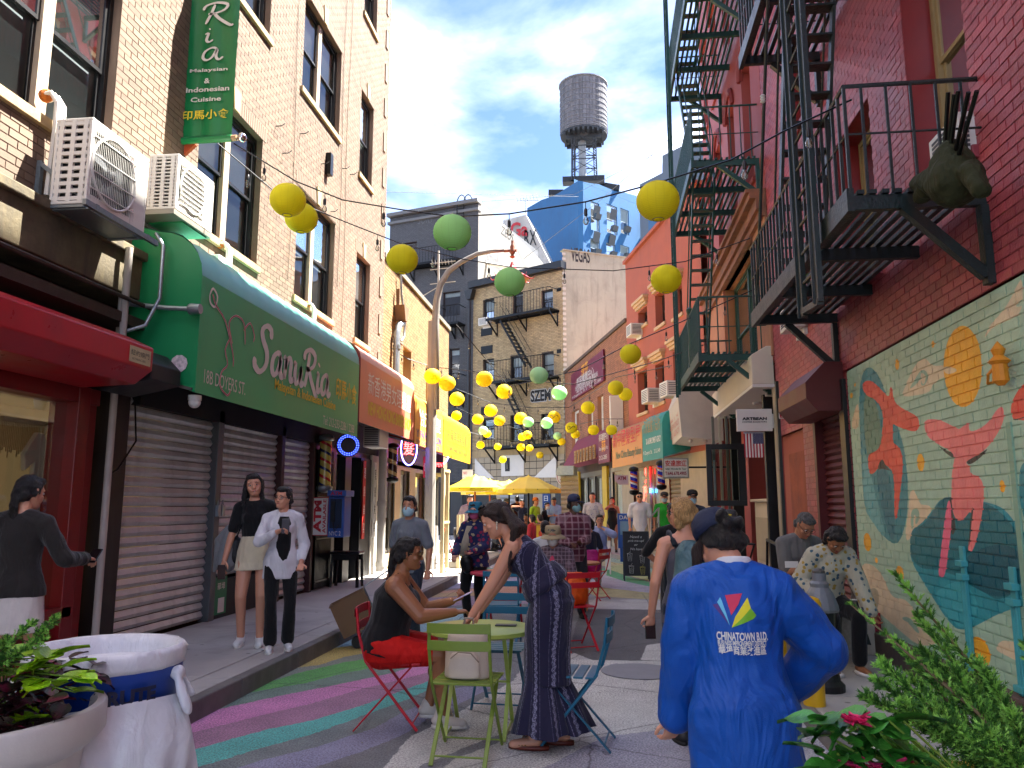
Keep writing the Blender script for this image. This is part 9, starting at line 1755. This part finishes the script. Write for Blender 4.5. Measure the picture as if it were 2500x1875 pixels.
# folded umbrella on the near fire escape
r = T('folded_umbrella', 'olive patio umbrella bundle with black ribs leaning on the platform rail', 'umbrella', C_.p(5.95, 3.8, .45)); q = MB(); P_ = lambda a, b, n=.5: C_.p(*C_.px(a, b, n), n)
limb(q, P_(2240, 450), P_(2330, 430), .05, .15); limb(q, P_(2330, 440), P_(2320, 375), .17, .1); limb(q, P_(2270, 460), P_(2250, 480), .08, .05); limb(q, P_(2370, 420), P_(2395, 460), .08, .05); q.v = [tuple(V(v) - XF[r.name].translation) for v in q.v]; remesh(q, 'cloth', C('olive_canvas', '#2c3018', .8, .9), r, .014, 2, disp=.05)
for a, b in ((2315, 225), (2340, 222), (2365, 225), (2385, 222), (2330, 230)): q = MB(); q.tube([P_(2310 + (a - 2340) * .3, 440), P_(a, b, .55)], .014, 6); q.build('rib', blkm, r)
for lab, a, b in (('potted green plant behind the near fire escape balusters', 1950, 570), ('second leafy pot low behind the balusters', 1925, 640)):
 c_ = ax(a, b, 2.25); c_.z = 3.78; rr = T('potted_plant', lab, 'plant', c_); q = MB(); q.lathe(c_, [(.08, 0), (.1, .18), (.08, .18)], 14); q.build('pot', mat('terracotta', '#5a3a2a', .8), rr); scatter(rr, leafmesh('leaf', .14, .09, gm), [(c_ + V((rn.uniform(-.1, .1), rn.uniform(-.12, .12), .2 + rn.uniform(0, .3))), rn.uniform(0, 6.3), rn.uniform(-.6, .6), 0, 1) for _ in range(22)])
# ---------------------------------------------------------------- lanterns and strings of bulbs
def lmat(name, c, c2):
 m = bpy.data.materials.new(name); t = NT(m); sx = t.new('SeparateXYZ'); ob = t.new('TexCoord').outputs['Object']; t.set(sx.inputs[0], ob)
 k = t.ramp(t.math('PINGPONG', t.math('MULTIPLY', sx.outputs[2], 29), .5), (.0, .84), (.13, 1)); an = t.math('MULTIPLY', t.math('ARCTAN2', sx.outputs[1], sx.outputs[0]), 8 / PI)
 k2 = t.ramp(t.math('PINGPONG', an, .5), (0, .88), (.04, 1)); col = t.mix(1., t.mix(1., c4(c), k, 'MULTIPLY'), k2, 'MULTIPLY'); oi = t.new('ObjectInfo').outputs['Random']; col = t.mix(1., col, t.ramp(oi, (0, .88), (1, 1.08)), 'MULTIPLY')
 t.set(t.b.inputs['Base Color'], col); t.b.inputs['Roughness'].default_value = .75; tr = t.new('BsdfTranslucent'); t.set(tr.inputs[0], col); mx_ = t.new('MixShader'); mx_.inputs[0].default_value = .3; t.set(mx_.inputs[1], t.b.outputs[0]); t.set(mx_.inputs[2], tr.outputs[0]); t.set(t.n['Material Output'].inputs[0], mx_.outputs[0]); return m
LM = dict(y=lmat('paper_yellow', '#fff41a', 0), g=lmat('paper_green', '#b4f296', 0), m=lmat('paper_mint', '#c8f8c0', 0), o=lmat('paper_gold', '#ffe614', 0))
LP_ = {}
def lantern(k):
 r = T('paper_lantern', '', 'lantern'); q = MB(); pr = []
 n_ = 28
 for i in range(n_ + 1): a = .26 + (PI - .52) * i / n_; pr.append((.5 * math.sin(a) * (1 + (.012 if i % 2 else -.004)), -.47 * math.cos(a)))
 q.lathe((0, 0, 0), pr[::1], 32); q.f = [f for f in q.f if len(f) == 4]; q.a = [.5] * len(q.f); q.m = [0] * len(q.f); q.build('paper_shade', LM[k], r, smooth='all', local=True)
 q = MB()
 for z_ in (-.455, .455): q.tube([(.13 * math.cos(a * PI / 8), .13 * math.sin(a * PI / 8), z_) for a in range(17)], .01, 5, cap=False)
 q.tube([(0, 0, .3), (0, 0, .56)], .008, 4); q.bar((-.13, 0, .455), (.13, 0, .455), .01); q.build('wire_ring', mat('lantern_wire', '#7a7a5c', .5), r, local=True); return r
LNS = [(622, 432, 38, 'y', 'big yellow lantern by the tan wall overlapping a lower one'), (651, 471, 35, 'y', 'yellow lantern tucked behind and below the first big one'), (977, 502, 41, 'g', 'largest green lantern in front of the gray building'), (869, 560, 34, 'y', 'yellow lantern at the corner of the tan building'), (1101, 609, 33, 'g', 'green lantern hanging below the red pagoda cap'), (1421, 434, 46, 'y', 'largest yellow lantern next to the tall fire escape'), (1439, 603, 33, 'y', 'yellow lantern in front of the coral wall top windows'), (1362, 765, 23, 'y', 'yellow lantern before the coral building middle windows'),
       (934, 813, 18, 'o', 'gold lantern beside the street lamp shaft'), (966, 828, 18, 'o', 'gold lantern just right of the lamp shaft pair'), (1046, 819, 18, 'o', 'gold lantern by the lower stair landing of the cream house'), (1164, 811, 20, 'm', 'mint lantern on the middle fire escape platform'), (1208, 849, 17, 'm', 'mint lantern over the bubble graffiti'), (1089, 846, 17, 'o', 'gold lantern under the middle platform of the cream house'), (987, 862, 16, 'o', 'gold lantern over the gray wall right of the lamp'), (1060, 887, 14, 'o', 'gold lantern below the left graffiti line'), (986, 898, 11, 'o', 'small gold lantern above the yellow awning end'),
       (1330, 838, 17, 'y', 'yellow lantern on the orange brick beside the light box'), (1351, 852, 15, 'y', 'yellow lantern over the light box sign'), (1270, 881, 15, 'y', 'yellow lantern under the maroon signboard'), (1125, 904, 14, 'o', 'gold lantern overlapping a mint one on the lower stairs'), (1197, 901, 14, 'o', 'gold lantern with a drawn fish at the cream house corner'), (1141, 912, 12, 'm', 'mint lantern behind a gold one on the lower stairs'), (1181, 914, 13, 'm', 'mint lantern left of the fish lantern'), (1079, 909, 12, 'o', 'small gold lantern near the lower left window'), (1032, 906, 12, 'o', 'small gold lantern at the cream house edge'),
       (1044, 930, 10, 'm', 'small mint lantern touching a gold one at the lower left'), (1052, 937, 9, 'o', 'small gold lantern behind the small mint one'), (1234, 924, 13, 'y', 'yellow lantern with a brush drawing at the brick corner'), (1243, 938, 10, 'y', 'yellow lantern just under the brush drawn one'), (1282, 929, 12, 'y', 'yellow lantern before the brick window sill line'), (1321, 929, 12, 'y', 'yellow lantern above the small maroon sign'), (1128, 944, 9, 'o', 'small gold lantern in the centre pair'), (1139, 940, 10, 'o', 'small gold lantern with black print in the centre pair'), (1204, 942, 9, 'm', 'small mint lantern at the lower right window'), (1213, 954, 9, 'o', 'small gold lantern under the small mint one'),
       (1038, 961, 9, 'o', 'small gold lantern low at the left corner'), (1075, 965, 8, 'o', 'small gold lantern over the tiled front'), (1125, 966, 9, 'o', 'small gold lantern over the white panel left side'), (1144, 968, 8, 'o', 'small gold lantern over the white panel'), (1166, 983, 8, 'o', 'small gold lantern right of the bottle sign'), (1086, 993, 8, 'y', 'lowest small lantern left of the bottle sign')]
LZ = []
for a, b, r_, k, lab in LNS:
 a, b, r_ = a * 1.1302, b * 1.1302, r_ * 1.1302; dia = .36 if r_ > 15 else .3; d = ray(a, b).normalized(); dist = F * dia / 2 / r_ * (ray(a, b).length); c = CP + d * dist; lab += ' (%s)' % '' if 0 else ''
 if k not in LP_: o = LP_[k] = lantern(k); o.location = c; o.scale = (dia, dia, dia); o['label'] = lab
 else: o = copy_tree(LP_[k], c, R.uniform(0, 6), lab)
 o.scale = (dia,) * 3; o['group'] = 'round paper lanterns over the lane'; LZ.append((a, b - r_, c.y, c + Z * dia * .56))
 if 'drawn fish' in lab or 'brush drawing' in lab or 'print' in lab:
  tag(MB().tube([c + (CP - c).normalized() * dia * .51 + (_r * math.cos(t_) * .3 + Z * math.sin(t_ * 2) * .14) * dia for t_ in [i * .3 for i in range(16)]], .006, 4).build('brush_drawing', MC['graffiti_black'], o if 0 else None), 'black brush drawing on the ' + ('fish' if 'fish' in lab else 'brush drawn' if 'drawing' in lab else 'small printed') + ' lantern', 'drawing')
bulb_me = None
def string(label, pts, n_b, sag=.0):
 global bulb_me
 P3 = [ay(a * 1.1302, b * 1.1302, y) for a, b, y in pts]; out = []
 for i in range(len(P3) - 1):
  for k in range(8):
   t = k / 8; p = P3[i].lerp(P3[i + 1], t); p = p - Z * sag * 4 * t * (1 - t); out.append(p)
 out.append(P3[-1]); r = T('string_lights', label, 'string lights', out[0]); q = MB(); q.tube(out, .008 if P3[0].y < 12 else .01, 5); q.build('cable', blkm, r)
 Lh = XF[r.name].translation
 if bulb_me is None:
  q = MB(); q.tube([(0, 0, 0), (0, 0, -.07)], .004, 5); q.lathe((0, 0, -.14), [(.014, 0), (.017, .01), (.017, .06), (.008, .075)], 10); o = q.build('socket', blk, r, local=True, smooth=True); q = MB(); q.lathe((0, 0, -.23), [(.0, 0), (.018, .008), (.027, .03), (.026, .05), (.014, .075), (.013, .09)], 12); o2 = q.build('bulb', glassy('bulb_glass', (.9, .9, .85), .95, boost=2.5), o, local=True, smooth='all'); bulb_me = (o.data, o2.data); bpy.data.objects.remove(o2); bpy.data.objects.remove(o)
 for i in range(n_b):
  p = out[int((i + .5) / n_b * (len(out) - 1))]; o = bpy.data.objects.new('socket', bulb_me[0]); o.location = p - Lh; COL.objects.link(o); o.parent = r; o2 = bpy.data.objects.new('bulb', bulb_me[1]); COL.objects.link(o2); o2.parent = o
string('nearest light string from the banner pole up to the near fire escape', [(505, 310, 8), (640, 392, 8), (740, 432, 8), (860, 452, 7.8), (977, 468, 7.6), (1100, 462, 7.4), (1265, 436, 7.0), (1420, 395, 6.5), (1580, 345, 6.1), (1690, 285, 5.9), (1840, 215, 5.6)], 9)
string('second light string sagging past the corner lantern to the coral wall', [(470, 310, 8.2), (600, 420, 8.8), (760, 485, 9.4), (870, 528, 9.8), (1000, 560, 10.4), (1110, 578, 11), (1325, 585, 11.5), (1480, 565, 11.5), (1620, 515, 11)], 8)
string('light string from the lower lanterns up to the teal fire escape', [(985, 700, 17), (1100, 835, 17), (1250, 800, 15.5), (1362, 742, 14.5), (1450, 705, 14), (1640, 620, 13)], 7)
string('light string along the yellow brick wall to the lamp post', [(830, 742, 17), (880, 775, 18), (934, 793, 18.5), (1010, 800, 18.5), (1110, 820, 18), (1240, 830, 18), (1420, 780, 16), (1520, 745, 15)], 14)
string('far light string across the cream house at stair level', [(985, 840, 22), (1060, 870, 23), (1140, 880, 23), (1230, 880, 23), (1330, 815, 18), (1450, 790, 16)], 12)
string('far low light string over the umbrellas', [(985, 880, 25), (1040, 905, 26), (1130, 930, 26), (1215, 925, 26), (1300, 905, 23), (1345, 905, 22)], 12); string('lowest far light string in front of the tiled shop front', [(1000, 930, 27), (1070, 948, 28), (1140, 955, 28), (1215, 935, 28)], 9)
for i, (pts, lab) in enumerate(((((-40, 400, 30), (440, 405, 30), (980, 418, 40), (1250, 425, 50)), 'thin overhead wire crossing the sky above the gray roof'), (((985, 440, 50), (1240, 420, 50), (1480, 300, 30)), 'thin overhead wire rising to the right across the blue building'), (((1130, 560, 40), (1300, 430, 40), (1480, 270, 25)), 'lower thin overhead wire rising to the right'))):
 q = MB(); q.tube([ay(a * 1.1302, b * 1.1302, y) for a, b, y in pts], .014, 4); q.build('overhead_wire', mat('wire_gray', '#5a5f66', .6), None, label=lab, cat='wire')
q = MB()
for i in range(80):
 x, y = R.uniform(-2.9, 1.4), R.uniform(3, 16); s_ = R.uniform(.006, .016); q.obox(V((x, y, .004)), V((s_, 0, 0)), V((0, s_ * R.uniform(.4, 1.5), 0)), V((0, 0, .004)))
q.build('litter', mat('litter', '#8a867c', .9), kind='stuff', label='small scraps of litter scattered on the painted asphalt', cat='litter')
bpy.data.scenes.remove(TMP)
